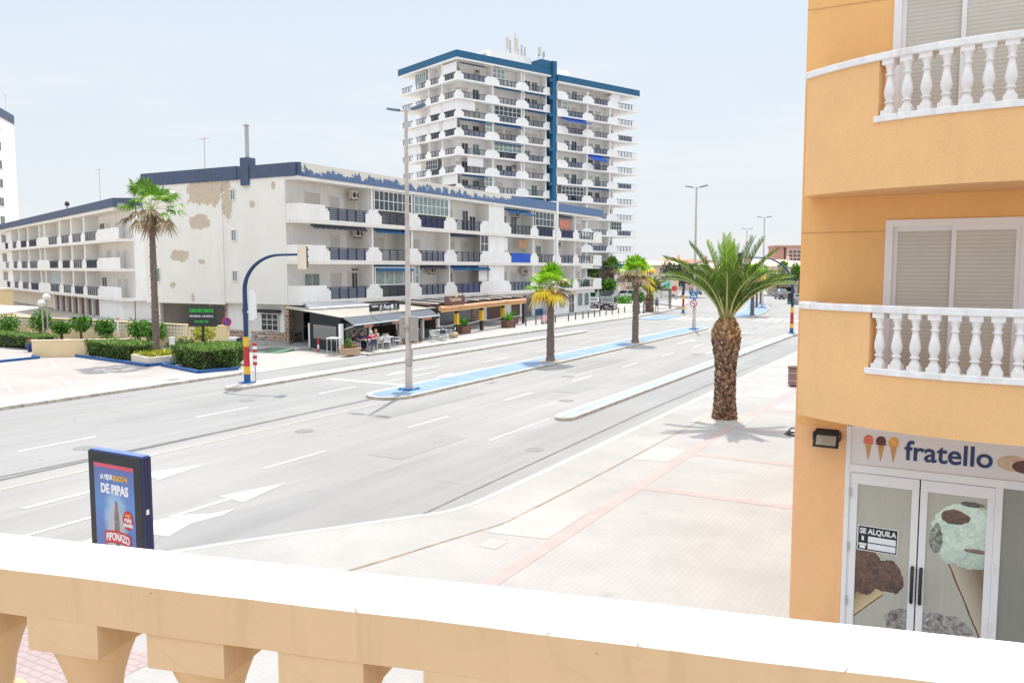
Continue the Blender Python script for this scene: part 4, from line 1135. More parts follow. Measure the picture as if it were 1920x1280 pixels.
for k, a, b, m, out, dr, y, dz in [(1, 7.5, 13.0, AWB, 0.3, 0.06, 0.3, 0), (1, 13.9, 18.4, AWB, 0.3, 0.06, 0.3, 0), (2, 14.0, 18.8, AWB, 0.8, 0.2, 0.3, 0), (3, 0.5, 7.0, AWB, 0.35, 0.08, 0.3, 0), (3, 7.5, 13.2, AWB, 0.6, 0.2, 0.3, 0), (4, 7.3, 13.1, AWB, 0.5, 0.1, 0.3, 0),
                                   (0, 0.8, 5.6, AWD, 0.3, 0.05, 0.3, 0), (6, 1.0, 6.0, AWB, 0.3, 0.06, 0.3, 0), (7, 14.0, 18.0, AWB, 0.5, 0.2, 0.3, 0),
                                   (2, 21.5, 27.4, AWB3, 1.5, 0.55, -0.3, -0.45), (4, 28.0, 31.6, AWB3, 1.6, 0.9, -0.3, -0.45), (4, 31.6, 33.4, AWB, 0.4, 0.1, -0.3, -0.45), (6, 28.2, 33.2, AWB, 0.5, 0.1, -0.3, -0.45), (11, 31.0, 38.0, AWB, 1.3, 0.5, -0.3, 0.4)]:
    awning(T, a, y, ZT[k] + 2.72 + dz, b - a, out, dr, m, val=0.12)
mb = MB(); mb.box(24, 36, -0.5, BK - 0.61, -0.1, 2.4); mb.build('ground_floor_wall', [TWHITE], T)
mb = MB(); mb.box(26, 30, -0.56, -0.505, 0.1, 2.2); mb.build('blue_garage_door', [mat('garage_blue', (0.03, 0.05, 0.16), 0.6)], T)
mb = MB(); mb.box(31, 34.5, -0.56, -0.505, 0.5, 2.2); mb.build('shop_window', [GLASSG], T)

# mobile phone antennas on the tower roof
def tl(s, d, z): # tower local -> world
    c, s_ = math.cos(T.rotation_euler[2]), math.sin(T.rotation_euler[2])
    return (T.location[0] + s * c - d * s_, T.location[1] + s * s_ + d * c, z)
masts = [(12.2, 3.0, 40.0, 3.6, 1, 'left panel antenna on the tower roof, a wide white box on a pole'), (13.1, 3.2, 40.0, 3.4, 0, 'thin pole antenna on the tower roof right of the wide panel'), (14.1, 3.0, 38.9, 5.6, 2, 'tallest white antenna on the tower roof with a small ball on top'),
         (15.0, 3.4, 40.0, 2.3, 0, 'short thin antenna behind the tallest antenna on the tower roof'), (15.6, 3.2, 40.0, 3.0, 0, 'slim pole antenna with brackets right of the tallest antenna'), (16.3, 3.2, 40.0, 2.8, 0, 'slim antenna with small boxes just left of the blue core top'),
         (18.1, 1.6, 40.28, 2.5, 1, 'narrow panel antenna standing on the blue core top'), (19.1, 1.6, 40.28, 1.9, 3, 'small box antenna at the right edge of the blue core top')]
for s, d, z, h, k, lab in masts:
    t = thing('phone_antenna', lab, 'antenna', tl(s, d, z), T.rotation_euler[2], 'mobile phone antennas on the tower roof')
    mb = MB(); mb.tube([(0, 0, 0), (0, 0, h)], 0.055, 7)
    for i in range(3): mb.box(-0.14, 0.14, -0.05, 0.05, h * (0.4 + 0.17 * i), h * (0.4 + 0.17 * i) + 0.09)
    mb.build('mast', [STEEL], t)
    mb = MB()
    if k == 1: mb.box(-0.32, 0.32, -0.30, -0.10, h * 0.42, h)
    elif k == 2: mb.box(-0.36, 0.34, -0.36, -0.10, h * 0.42, h * 0.88); mb.ball((0, 0, h + 0.1), 0.2, 10)
    elif k == 3: mb.box(-0.18, 0.18, -0.3, -0.08, h * 0.5, h * 0.95)
    else: mb.box(-0.1, 0.1, -0.2, -0.07, h * 0.5, h); mb.box(0.1, 0.24, -0.15, -0.05, h * 0.35, h * 0.6)
    mb.build('antenna_panel', [ACM if k in (1, 2) else STEEL], t, bevel=0.03)

# ------------------------------------------------------------------ white tower at the far left edge
LTW = thing('left_tower', 'white tower block with a blue roof band cut by the left edge of the view', 'building', W(84.5, 150.0), math.radians(45))
LTW.name = 'tower_block'
mb = MB(); mb.box(-16, 0, 0, 12, 0, 32.4); mb.build('wall', [TWHITE], LTW)
mb = MB(); mb.box(-16.1, 0.1, -0.12, 12.1, 32.4, 34.0); mb.build('roof_band', [FASCD], LTW)
for i in range(9):
    z = 29.6 - 3.28 * i
    window(LTW, -2.2, 0.0, z, 1.6, 1.5, GLASSD, 2); window(LTW, -6.6, 0.0, z, 1.8, 1.5, GLASSG, 2)
    window(LTW, 0.002, 0.8, z, 2.6, 1.6, GLASSD, 2, rotz=PI / 2)
    if i >= 5:
        mb = MB(); mb.box(0.002, 1.3, -1, 6.5, z - 1.4, z - 1.15); mb.box(1.15, 1.3, -1, 6.5, z - 1.15, z - 0.2); mb.box(0.002, 1.15, 6.35, 6.5, z - 1.15, z - 0.2); mb.build('balcony', [TWHITE], LTW)
aerial(88.5, 153.0, 34.0, 2.6, 'small aerial on the far left tower', 3)
# ------------------------------------------------------------------ ochre building on the right
RB = thing('ochre_building', 'ochre stucco apartment building with curved white balustrade balconies and an ice cream shop below', 'building', (-2.0, 11.8, 0.0), 0)
ACX, ACY, AR = 2.4, 2.08, 3.48            # arc centre (local) and radius of the balcony fronts
def arc(ph, r=AR): return (ACX - r * math.sin(ph), ACY - r * math.cos(ph))
PH0 = math.radians(42.3)
RZ = 2.95
# wall with real openings: pieces around doors, windows and shop front
mb = MB()
zs_ = [0.1, 3.42, 3.60, 6.10, 6.40, 9.15, 14.0]
mb.box(-0.05, 0.64, 0, 0.3, 0.1, 3.36)                       # pier left of the shop
mb.box(0.64, 9, 0, 0.3, 3.40, 3.62)
mb.box(-0.05, 1.02, 0, 0.3, 3.36, 12.5); mb.box(2.58, 9, 0, 0.3, 3.62, 12.5)
mb.box(1.02, 2.58, 0, 0.3, 6.12, 6.70); mb.box(1.02, 2.58, 0, 0.3, 9.05, 12.5); mb.box(1.02, 2.58, 0, 0.3, 3.62, 3.75)
mb.box(-0.05, 0.3, 0.3, 14, 0.1, 12.5); mb.box(0.3, 9, 13.7, 14, 0.1, 12.5); mb.box(0.3, 9, 0.3, 13.7, 12.3, 12.5)
mb.build('wall', [STUCCO], RB)
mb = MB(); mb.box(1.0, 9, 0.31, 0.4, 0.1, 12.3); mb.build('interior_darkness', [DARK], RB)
mb = MB(); mb.box(-0.053, 0.641, -0.012, 0.0, 0.1, 3.36); mb.build('base_render', [STUCCOP], RB)
mb = MB(); mb.box(-0.05, 1.02, -0.004, 0.0, 5.97, 5.985); mb.box(-0.05, 1.02, -0.004, 0.0, 8.90, 8.915); mb.build('render_joint', [mat('stucco_joint', (0.62, 0.34, 0.13), 0.9)], RB)
_bal = {}
def baluster_mesh():
    if _bal: return _bal['m']
    mb = MB()
    H = 0.645
    mb.box(-0.068, 0.068, -0.068, 0.068, 0, 0.055)
    mb.box(-0.068, 0.068, -0.068, 0.068, H - 0.06, H)
    prof = [(0.064, 0.055), (0.060, 0.075), (0.045, 0.10), (0.036, 0.125), (0.035, 0.135), (0.055, 0.143), (0.057, 0.152), (0.050, 0.160), (0.037, 0.167), (0.041, 0.185), (0.054, 0.215), (0.061, 0.25), (0.062, 0.275), (0.057, 0.31), (0.047, 0.36), (0.038, 0.41), (0.034, 0.445), (0.034, 0.455), (0.052, 0.463), (0.053, 0.472), (0.046, 0.480), (0.036, 0.487), (0.037, 0.51), (0.047, 0.545), (0.062, 0.585)]
    mb.lathe(prof, 20, cap=False)
    _bal['m'] = mb.mesh('baluster', [BALUW])
    return _bal['m']
def arc_band(mb, ph_a, ph_b, r0, r1, z0, z1, n=40, m=0):
    # solid band following the curve between radii r0 < r1
    pts = []; fs = []
    for i in range(n + 1):
        ph = ph_a + (ph_b - ph_a) * i / n
        a = arc(ph, r0); b = arc(ph, r1)
        pts += [(a[0], a[1], z0), (b[0], b[1], z0), (b[0], b[1], z1), (a[0], a[1], z1)]
    for i in range(n):
        q = 4 * i
        for j in range(4): fs.append((q + j, q + 4 + j, q + 4 + (j + 1) % 4, q + (j + 1) % 4))
    fs.append((0, 1, 2, 3)); fs.append((4 * n + 3, 4 * n + 2, 4 * n + 1, 4 * n))
    n0 = len(mb.v); mb.add(pts, fs, m)
    for k in range(len(mb.s) - len(fs), len(mb.s) - 2):
        pass
def balcony(zbot, zsill, zrail, nm):
    mb = MB()
    PO = math.radians(24.5)
    arc_band(mb, PH0, PO, AR - 0.14, AR, zbot, zrail - 0.085, 14); arc_band(mb, -PO, -PH0, AR - 0.14, AR, zbot, zrail - 0.085, 14)
    arc_band(mb, PO, -PO, AR - 0.14, AR, zbot, zsill, 40)
    e = arc(PH0); e2 = arc(-PH0)
    mb.box(e[0] - 0.0, e[0] + 0.14, e[1] + 0.0, -0.013, zbot + 0.002, zrail - 0.087); mb.box(e2[0] - 0.14, e2[0], e2[1], -0.013, zbot + 0.002, zrail - 0.087)
    b = mb.build('balcony', [STUCCOB], RB)
    mb = MB()
    P = [arc(PH0 + (-2 * PH0) * i / 40, AR - 0.02) for i in range(41)]
    P = [(e[0] + 0.02, -0.013)] + P + [(e2[0] - 0.02, -0.013)]
    mb.prism(P, zbot + 0.012, zbot + 0.17); mb.build('balcony_floor', [STUCCOB], b)
    mb = MB(); arc_band(mb, PH0 + 0.006, -PH0 - 0.006, AR - 0.155, AR + 0.025, zrail - 0.085, zrail, 60)
    mb.box(e[0] - 0.03, e[0] + 0.145, e[1] + 0.0, -0.013, zrail - 0.083, zrail - 0.002); mb.build('handrail', [RAILW], b, bevel=0.012)
    mb = MB(); arc_band(mb, PO + 0.012, -PO - 0.012, AR - 0.15, AR + 0.02, zsill, zsill + 0.075, 40); mb.build('sill', [RAILW], b, bevel=0.008)
    ph = math.radians(22.85)
    while ph > -PO + 0.03:
        a = arc(ph, AR - 0.065)
        inst('baluster', baluster_mesh(), b, (a[0], a[1], zsill + 0.075), -ph, (1, 1, (zrail - 0.085 - zsill - 0.075) / 0.645))
        ph -= math.radians(3.47)
    return b
balcony(3.58, 4.24, 5.06, 'b1')
balcony(6.43, 7.20, 7.99, 'b2')
def balcony_window(z0, z1):
    x0, x1 = 1.02, 2.58
    f = 0.07
    mb = MB()
    mb.box(x0 - 0.02, x1 + 0.02, -0.03, 0.1, z1 - f, z1 + 0.02); mb.box(x0 - 0.02, x0 + f, -0.03, 0.1, z0, z1 - f); mb.box(x1 - f, x1 + 0.02, -0.03, 0.1, z0, z1 - f); mb.box(x0, x1, -0.02, 0.1, z0, z0 + f)
    o = mb.build('window', [FRAMEW], RB)
    xm = (x0 + x1) / 2
    for (a, b, y) in ((x0 + f, xm + 0.04, 0.02), (xm - 0.04, x1 - f, -0.012)):
        mb = MB(); g = 0.055
        mb.box(a, a + g, y, y + 0.035, z0 + f, z1 - f); mb.box(b - g, b, y, y + 0.035, z0 + f, z1 - f); mb.box(a + g, b - g, y, y + 0.035, z1 - f - g, z1 - f); mb.box(a + g, b - g, y, y + 0.035, z0 + f, z0 + f + g)
        mb.build('sash', [FRAMEW], o)
        mb = MB(); mb.box(a + g, b - g, y + 0.015, y + 0.02, z0 + f + g, z1 - f - g); mb.build('pane', [BLIND], o)
    mb = MB(); mb.box(x0 - 0.1, x1 + 0.1, -0.012, -0.008, z0 - 0.02, z0); mb.build('threshold', [FRAMEW], o)
balcony_window(3.76, 6.10); balcony_window(6.71, 9.03)

# shop front
SF = FRAMEW
SIGNW = mat('sign_panel', (0.74, 0.70, 0.70), 0.45, var=0.05, scale=1.5)
def SH(x, y, z): return (x, y, z)
mb = MB()
mb.box(0.62, 0.68, -0.04, 0.1, 0.1, 3.40); mb.box(0.68, 5.2, -0.04, 0.1, 2.78, 2.885); mb.box(0.68, 5.2, -0.03, 0.1, 3.36, 3.40)
mb.box(0.68, 0.70, -0.02, 0.1, 0.1, 2.78); mb.box(2.38, 2.46, -0.035, 0.1, 0.1, 2.78)
mb.build('shop_frame', [SF], RB, bevel=0.004)
mb = MB(); mb.box(0.68, 5.2, -0.02, 0.05, 2.886, 3.358); sp_ = mb.build('shop_sign', [SIGNW], RB)
mb = MB()
put_text(mb, 'fratello', 0.36, lambda a, b, c: (1.835 + a, -0.024 - c, 3.125 + b), width=1.0, bold=0.006)
mb.build('lettering', [NAVYTXT], sp_)
CONE = mat('cone_wafer', (0.62, 0.33, 0.12), 0.7, var=0.25, scale=30)
for i, cl_ in enumerate([(0.75, 0.16, 0.10), (0.11, 0.035, 0.025), (0.82, 0.42, 0.10)]):
    mb = MB(); x = 0.895 + 0.152 * i
    mb.add([(x - 0.045, -0.0225, 3.19), (x + 0.045, -0.0225, 3.19), (x + 0.004, -0.0225, 2.96), (x - 0.004, -0.0225, 2.96)], [(3, 2, 1, 0)], 0)
    P = [(x + 0.062 * math.cos(2 * PI * k / 16) * (1 + 0.08 * math.sin(5 * k)), -0.0245, 3.235 + 0.062 * math.sin(2 * PI * k / 16)) for k in range(16)]
    mb.poly(P, 1)
    P = [(x + 0.07 * math.cos(2 * PI * k / 12), -0.0235, 3.19 + 0.018 * math.sin(2 * PI * k / 12)) for k in range(12)]
    mb.poly(P, 1)
    mb.build('painted_ice_cream', [CONE, mat('scoop_%d' % i, cl_, 0.5, var=0.3, scale=20)], sp_)
mb = MB()
for (cx, cz, r, mi) in ((2.55, 3.10, 0.14, 0), (2.68, 3.07, 0.115, 1), (2.84, 3.13, 0.13, 0)):
    mb.poly([(cx + r * 1.25 * math.cos(2 * PI * k / 24), -0.0222 - 0.001 * mi, cz + r * 0.72 * math.sin(2 * PI * k / 24)) for k in range(24)], mi)
mb.build('painted_ice_cream', [mat('scoop_cream', (0.66, 0.48, 0.34), 0.5, var=0.3, scale=12), mat('scoop_choc', (0.14, 0.05, 0.035), 0.5, var=0.4, scale=16)], sp_)

def mat_print(name, base, blobs, extra=None):
    # printed window film: noisy blobs over a pale ground, object coordinates
    m, nt, bs = nodes(name)
    v = pos(nt); sep = nt.nodes.new('ShaderNodeSeparateXYZ'); nt.links.new(v, sep.inputs[0])
    x, y, z = sep.outputs
    n1 = noise(nt, v, 5, 6, 0.65)
    ds = nt.nodes.new('ShaderNodeTexNoise'); ds.inputs['Scale'].default_value = 9; ds.inputs['Detail'].default_value = 8; ds.inputs['Roughness'].default_value = 0.75; ds.inputs['Distortion'].default_value = 1.6; nt.links.new(v, ds.inputs['Vector']); n2 = ds.outputs['Fac']
    col = ramp(nt, noise(nt, pos(nt, (7, 1, 0.6)), 2, 5), [(0.3, tuple(c * 0.90 for c in base)), (0.7, base)])
    for (x0, z0, slope, sg, dark, light) in (extra or []):
        d = math_(nt, 'SUBTRACT', math_(nt, 'SUBTRACT', x, x0), math_(nt, 'MULTIPLY', math_(nt, 'SUBTRACT', z0, z), slope))
        d = math_(nt, 'MULTIPLY', d, sg)
        k = math_(nt, 'MULTIPLY', math_(nt, 'GREATER_THAN', d, 0.0), math_(nt, 'LESS_THAN', z, z0))
        wf = math_(nt, 'ADD', math_(nt, 'MULTIPLY', d, 3.2), math_(nt, 'MULTIPLY', math_(nt, 'SUBTRACT', n1, 0.5), 0.25), True)
        col = mix(nt, k, col, ramp(nt, wf, [(0.0, light), (0.55, tuple((p + q) / 2 for p, q in zip(dark, light))), (1.0, dark)]))
        st = math_(nt, 'ABSOLUTE', math_(nt, 'ADD', d, math_(nt, 'MULTIPLY', math_(nt, 'SUBTRACT', n1, 0.5), 0.05)))
        col = mix(nt, math_(nt, 'MULTIPLY', math_(nt, 'LESS_THAN', st, 0.011), math_(nt, 'LESS_THAN', z, z0)), col, (0.16, 0.07, 0.035))
    for (cx, cz, rx, rz, dark, light, amt, contrast) in blobs:
        k = ellipse_mask(nt, x, z, [(cx, cz, rx, rz)], n1, amt)
        tex = ramp(nt, n2, [(0.5 - contrast, dark), (0.5 + contrast, light)])
        sh_ = math_(nt, 'ADD', 0.5, math_(nt, 'ADD', math_(nt, 'MULTIPLY', math_(nt, 'SUBTRACT', z, cz), 0.38 / rz), math_(nt, 'MULTIPLY', math_(nt, 'SUBTRACT', x, cx), -0.16 / rx)), True)
        tex = mix(nt, 1.0, tex, ramp(nt, sh_, [(0.0, 0.62), (0.4, 1.0), (1.0, 1.15)]), 'MULTIPLY')
        col = mix(nt, k, col, tex)
    nt.links.new(col, bs.inputs['Base Color']); bs.inputs['Roughness'].default_value = 0.3
    bs.inputs['Coat Weight'].default_value = 0.5; bs.inputs['Coat Roughness'].default_value = 0.03
    return m
CHD, CHL = (0.028, 0.015, 0.011), (0.15, 0.065, 0.04)
MTD, MTL = (0.36, 0.52, 0.42), (0.78, 0.86, 0.73)
PALE = (0.47, 0.45, 0.375)
FILM1 = mat_print('window_film', PALE, [(0.82, 1.45, 0.34, 0.36, CHD, (0.22, 0.10, 0.06), 0.30, 0.17), (1.18, 1.40, 0.20, 0.24, CHD, (0.20, 0.10, 0.065), 0.35, 0.13), (1.40, 0.80, 0.22, 0.20, (0.045, 0.035, 0.03), (0.50, 0.45, 0.40), 0.5, 0.16)], [(1.22, 1.24, -0.95, -1.0, (0.26, 0.16, 0.07), (0.60, 0.46, 0.26))])
FILM2 = mat_print('window_film_mint', PALE, [(2.08, 2.10, 0.42, 0.42, MTD, MTL, 0.24, 0.17), (1.74, 2.02, 0.08, 0.20, (0.08, 0.07, 0.06), (0.45, 0.50, 0.43), 0.5, 0.12), (2.20, 1.92, 0.14, 0.03, (0.14, 0.07, 0.04), (0.3, 0.22, 0.15), 0.25, 0.2), (1.95, 2.33, 0.16, 0.09, (0.05, 0.025, 0.02), (0.18, 0.10, 0.07), 0.55, 0.12), (2.14, 2.52, 0.14, 0.04, (0.04, 0.03, 0.03), (0.2, 0.18, 0.16), 0.6, 0.1), (1.82, 0.80, 0.35, 0.26, (0.04, 0.03, 0.028), (0.55, 0.50, 0.46), 0.5, 0.16)], [(1.86, 1.80, 0.42, 1.0, (0.20, 0.14, 0.08), (0.52, 0.45, 0.34))])
GREYP = mat_print('grey_window_film', (0.27, 0.265, 0.215), [])
for (xa, xb, film, hx) in ((0.70, 1.525, FILM1, 1.483), (1.54, 2.38, FILM2, 1.585)):
    mb = MB()
    mb.box(xa, xb, -0.025, 0.05, 2.62, 2.77); mb.box(xa, xb, -0.025, 0.05, 0.12, 0.30); mb.box(xa, xa + 0.085, -0.025, 0.05, 0.30, 2.62); mb.box(xb - 0.085, xb, -0.025, 0.05, 0.30, 2.62)
    d = mb.build('shop_door', [SF], RB, bevel=0.004)
    mb = MB(); mb.box(xa + 0.085, xb - 0.085, 0.0, 0.01, 0.30, 2.62); mb.build('pane', [film], d)
    mb = MB(); mb.tube([(hx, -0.028, 1.60), (hx, -0.075, 1.57), (hx, -0.075, 1.15), (hx, -0.028, 1.12)], 0.021, 8); mb.build('handle', [BLACK], d)
    mb = MB()
    for z in (2.5, 1.75, 1.0): 
        xx = 0.69 if xa < 1 else 2.39
        mb.box(xx - 0.014, xx + 0.014, -0.05, -0.036, z - 0.06, z + 0.06)
    mb.build('hinge', [SF if xa > 1 else STEEL], d)
mb = MB(); mb.box(2.46, 5.2, 0.0, 0.02, 0.3, 2.78); mb.build('shop_window', [GREYP], RB)
# to-let notice stuck on the left door
NT = thing('notice', 'black and white for rent notice stuck on the left glass shop door', 'notice', (-2 + 1.045, 11.8 - 0.005, 1.715), 0)
NT.rotation_euler = (0, math.radians(1.0), 0)
nw, nh = 0.50, 0.345
mb = MB(); mb.box(-nw / 2, nw / 2, -0.004, 0, 0, nh, 0); mb.box(-nw / 2 + 0.012, nw / 2 - 0.012, -0.006, -0.004, 0.012, nh - 0.012, 1); mb.box(-0.115, 0.225, -0.0075, -0.006, 0.125, 0.205, 0); mb.box(-0.115, 0.225, -0.0075, -0.006, 0.03, 0.11, 0)
mb.build('board', [TXTW, TXTK], NT)
mb = MB(); put_text(mb, 'SE ALQUILA', 0.10, lambda a, b, c: (0 + a, -0.0068 - c * 0.5, 0.268 + b), width=0.45, bold=0.0035, ext=0.001); mb.build('lettering', [TXTW], NT)
mb = MB()
mb.box(-0.195, -0.165, -0.0072, -0.006, 0.14, 0.195); mb.box(-0.192, -0.187, -0.0072, -0.006, 0.195, 0.212)
mb.box(-0.215, -0.145, -0.0072, -0.006, 0.03, 0.065); mb.add([(-0.205, -0.0071, 0.065), (-0.155, -0.0071, 0.065), (-0.168, -0.0071, 0.085), (-0.192, -0.0071, 0.085)], [(0, 1, 2, 3)]); mb.box(-0.228, -0.132, -0.0074, -0.006, 0.085, 0.103); mb.box(-0.228, -0.205, -0.0074, -0.006, 0.07, 0.085); mb.box(-0.155, -0.132, -0.0074, -0.006, 0.07, 0.085)
mb.build('phone_symbols', [TXTW], NT)
mb = MB(); mb.poly([(-2 + 1.14, 11.795, 1.06), (-2 + 1.28, 11.795, 1.05), (-2 + 1.28, 11.795, 1.2), (-2 + 1.14, 11.795, 1.2)])
o = mb.build('paper_slip', [mat('paper', (0.5, 0.48, 0.40), 0.8)]); setp(o, 'small blank paper slip low on the left glass shop door', 'paper')
# floodlight on the wall
FL = thing('floodlight', 'black square floodlight tilted down on the ochre wall beside the shop sign', 'lamp', (-1.62, 11.8, 3.24), 0)
c_, s_ = math.cos(math.radians(35)), math.sin(math.radians(35))
def tilt(p): return (p[0], -0.11 + p[1] * c_ - p[2] * s_ * -1 * -1, p[2] * c_ + p[1] * s_ * 1)
def tilt(p):
    y, z = p[1], p[2]
    return (p[0], -0.13 + y * c_ + z * s_, -0.02 - y * s_ * -1 + z * c_)
mb = MB(tilt); mb.box(-0.15, 0.15, -0.03, 0.05, -0.09, 0.10); mb.box(-0.165, 0.165, -0.045, -0.03, -0.105, 0.115); mb.build('housing', [BLACK], FL, bevel=0.008)
mb = MB(tilt); mb.box(-0.125, 0.125, -0.05, -0.046, -0.065, 0.075); mb.build('lens', [mat('lamp_lens', (0.42, 0.40, 0.33), 0.15, var=0.3, scale=12)], FL)
mb = MB(); mb.box(0.15, 0.175, -0.15, 0.0, -0.05, 0.05); mb.box(-0.175, -0.15, -0.15, 0.0, -0.05, 0.05); mb.box(-0.05, 0.05, -0.08, 0.0, -0.03, 0.05); mb.build('bracket', [BLACK], FL)

# ------------------------------------------------------------------ own balcony in the foreground
OB = thing('balcony_balustrade', 'broad white painted coping and bounce-tinted balusters of the balcony in the foreground', 'balustrade', (0, 0, 0), 0)
# straight run: far edge u = 0.79 + 0.2395*(1.44 - v)
sl_ = 0.2395
ax = Vector((1.0, sl_, 0)).normalized()     # along the rail, to the right (x = -v)
nx_ = Vector((-ax.y, ax.x, 0))              # outwards
O = Vector((-1.44, 0.79, 0))
def ob(s, d, z): p = O + ax * s + nx_ * d; return (p.x, p.y, z)
mb = MB(lambda p: ob(p[0], p[1], p[2]))
rw = 0.135
segs = [-1.2, -0.02, 0.03, 0.52, 1.15, 1.8, 2.6, 3.6]
n = 60
s0, s1 = -1.3, 3.6
pts = []; fs = []
def cj(s): return 0.0016 * math.sin(9 * s) + 0.0012 * math.sin(23 * s + 1) 
for i in range(n + 1):
    s = s0 + (s1 - s0) * i / n
    j = cj(s)
    ring = [(-rw + 0.001 + j, 4.975), (-rw - 0.002 + j, 5.046), (-rw + 0.001 + j, 5.0495), (-0.012, 5.05 + j * 0.3), (0.0 + j, 5.044), (0.004 + j, 5.03), (0.0, 4.975)]
    pts += [(s, d, z) for d, z in ring]
k = len(ring)
for i in range(n):
    for j in range(k): fs.append((i * k + j, (i + 1) * k + j, (i + 1) * k + (j + 1) % k, i * k + (j + 1) % k))
mb.add(pts, fs, 0, False)
mb.m = [1 if q % k in (0, 6) else 0 for q in range(len(mb.f))]
mb.build('coping', [COPING, COPF], OB)
def own_baluster():
    mb = MB(); h = 0.064
    mb.box(-h, h, -h, h, -0.052, 0)
    pr = [(0.0615, -0.053), (0.059, -0.062), (0.050, -0.085), (0.041, -0.115), (0.036, -0.15), (0.035, -0.165), (0.053, -0.175), (0.053, -0.187), (0.036, -0.197), (0.036, -0.21), (0.045, -0.26), (0.056, -0.32), (0.064, -0.39), (0.062, -0.44), (0.048, -0.475), (0.036, -0.49), (0.054, -0.50), (0.054, -0.515), (0.038, -0.525), (0.038, -0.54), (0.05, -0.58), (0.064, -0.60)]
    mb.lathe(pr[::-1], 28, cap=False)
    mb.box(-h, h, -h, h, -0.66, -0.60)
    return mb.mesh('baluster', [COPF])
bm_ = own_baluster()
rz_ = math.atan2(ax.y, ax.x)
s = -1.0
def s_of_v(v): return (1.44 - v) / ax.x
for i in range(-4, 14):
    vl = 1.262 - 0.2085 * i               # left edge of the block, v coordinate
    p = ob(s_of_v(vl) + 0.064, -rw + 0.066, 4.975)
    inst('baluster', bm_, OB, p, rz_)
mb = MB(lambda p: ob(p[0], p[1], p[2])); mb.box(-1.3, 3.6, -rw + 0.0, 0.003, 4.20, 4.325); mb.build('bottom_rail', [COPING], OB)
mb = MB(lambda p: ob(p[0], p[1], p[2])); mb.box(-1.3, 3.6, -2.2, -0.01, 3.75, 4.19); mb.build('floor', [TERRA], OB)

# ------------------------------------------------------------------ advertising panel on the kerb
AD = thing('advertising_panel', 'dark blue street advertising panel with a sunflower seed poster, standing at the near kerb', 'advertising panel', W(8.14, 11.53, 0.12), 0)
AW, AH, AB = 0.63, 2.53, 0.45
ADB = mat('panel_blue', (0.018, 0.028, 0.10), 0.35, var=0.1)
mb = MB(); mb.box(-AW, AW, -0.09, 0.09, AB, AH - 0.02); mb.box(-AW + 0.01, AW - 0.01, -0.07, 0.07, AH - 0.018, AH + 0.004, 1); mb.box(AW, AW + 0.006, -0.02, 0.0, AB, AH - 0.03, 0); mb.box(AW, AW + 0.006, 0.03, 0.05, AB, AH - 0.03, 0)
mb.box(-AW, AW, -0.10, -0.09, AB, AH - 0.02, 2)
mb.build('case', [ADB, mat('panel_top', (0.10, 0.16, 0.40), 0.5), mat('panel_glass_edge', (0.012, 0.018, 0.022), 0.08, var=0.5, scale=2)], AD, bevel=0.006)
mb = MB(); mb.box(-0.35, 0.35, -0.07, 0.07, 0, AB); mb.build('foot', [ADB], AD)
mb = MB(); mb.box(AW + 0.001, AW + 0.008, -0.03, 0.02, 1.62, 1.70); mb.build('sticker', [TXTW], AD)
def mat_poster():
    m, nt, bs = nodes('seed_poster')
    v = pos(nt); sep = nt.nodes.new('ShaderNodeSeparateXYZ'); nt.links.new(v, sep.inputs[0])
    x, y, z = sep.outputs
    base = ramp(nt, math_(nt, 'DIVIDE', math_(nt, 'SUBTRACT', z, AB), 2.1), [(0.0, (0.10, 0.08, 0.30)), (0.35, (0.04, 0.14, 0.42)), (0.6, (0.05, 0.22, 0.52)), (0.9, (0.07, 0.09, 0.34)), (1.0, (0.10, 0.06, 0.30))])
    d = math_(nt, 'ADD', math_(nt, 'MULTIPLY', math_(nt, 'MULTIPLY', x, x), 7.0), math_(nt, 'MULTIPLY', math_(nt, 'POWER', math_(nt, 'SUBTRACT', z, 1.45), 2.0), 2.2))
    glow = ramp(nt, math_(nt, 'ADD', d, math_(nt, 'MULTIPLY', noise(nt, v, 7, 6), 0.6)), [(0.35, 0.8), (1.0, 0.0)])
    col = mix(nt, glow, base, (0.42, 0.62, 0.78))
    nt.links.new(col, bs.inputs['Base Color']); bs.inputs['Roughness'].default_value = 0.4; bs.inputs['Coat Weight'].default_value = 1.0; bs.inputs['Coat Roughness'].default_value = 0.02
    return m
PX0, PX1, PZ0, PZ1 = -0.49, 0.47, AB + 0.1, AH - 0.19
mb = MB(); mb.box(PX0, PX1, -0.104, -0.1005, PZ0, PZ1); po = mb.build('poster', [mat_poster()], AD)
mb = MB(); mb.box(PX0, PX1, -0.1062, -0.1042, PZ1 - 0.06, PZ1); mb.build('poster_band', [mat('poster_pink', (0.66, 0.10, 0.14), 0.4)], po)
mb = MB(); put_text(mb, 'LA MEJOR', 0.105, lambda a, b, c: (-0.19 + a, -0.106 - c, 2.13 + b + 0.03 * a), width=0.30, bold=0.004); put_text(mb, 'DE PIPAS', 0.20, lambda a, b, c: (-0.005 + a, -0.106 - c, 1.94 + b), width=0.66, bold=0.009)
mb.build('lettering', [TXTW], po)
mb = MB(); put_text(mb, 'SELECCIÓN', 0.105, lambda a, b, c: (0.145 + a, -0.106 - c, 2.13 + b), width=0.34, bold=0.005); mb.build('lettering', [TXTY], po)
SEED = mat_print('seed_husk', (0.46, 0.47, 0.46), [(0.03, 1.3, 0.06, 0.5, (0.06, 0.06, 0.06), (0.24, 0.24, 0.23), 0.3, 0.2)])
mb = MB(); 
P = []
for i in range(25):
    t_ = i / 24.0; P.append((0.26 * math.sin(PI * (0.5 * t_ ** 0.62)), 1.78 - 1.18 * t_))
pts = [(0.02 - a * (1), -0.1065, b) for a, b in P] + [(0.02 + a, -0.1065, b) for a, b in P[::-1]]
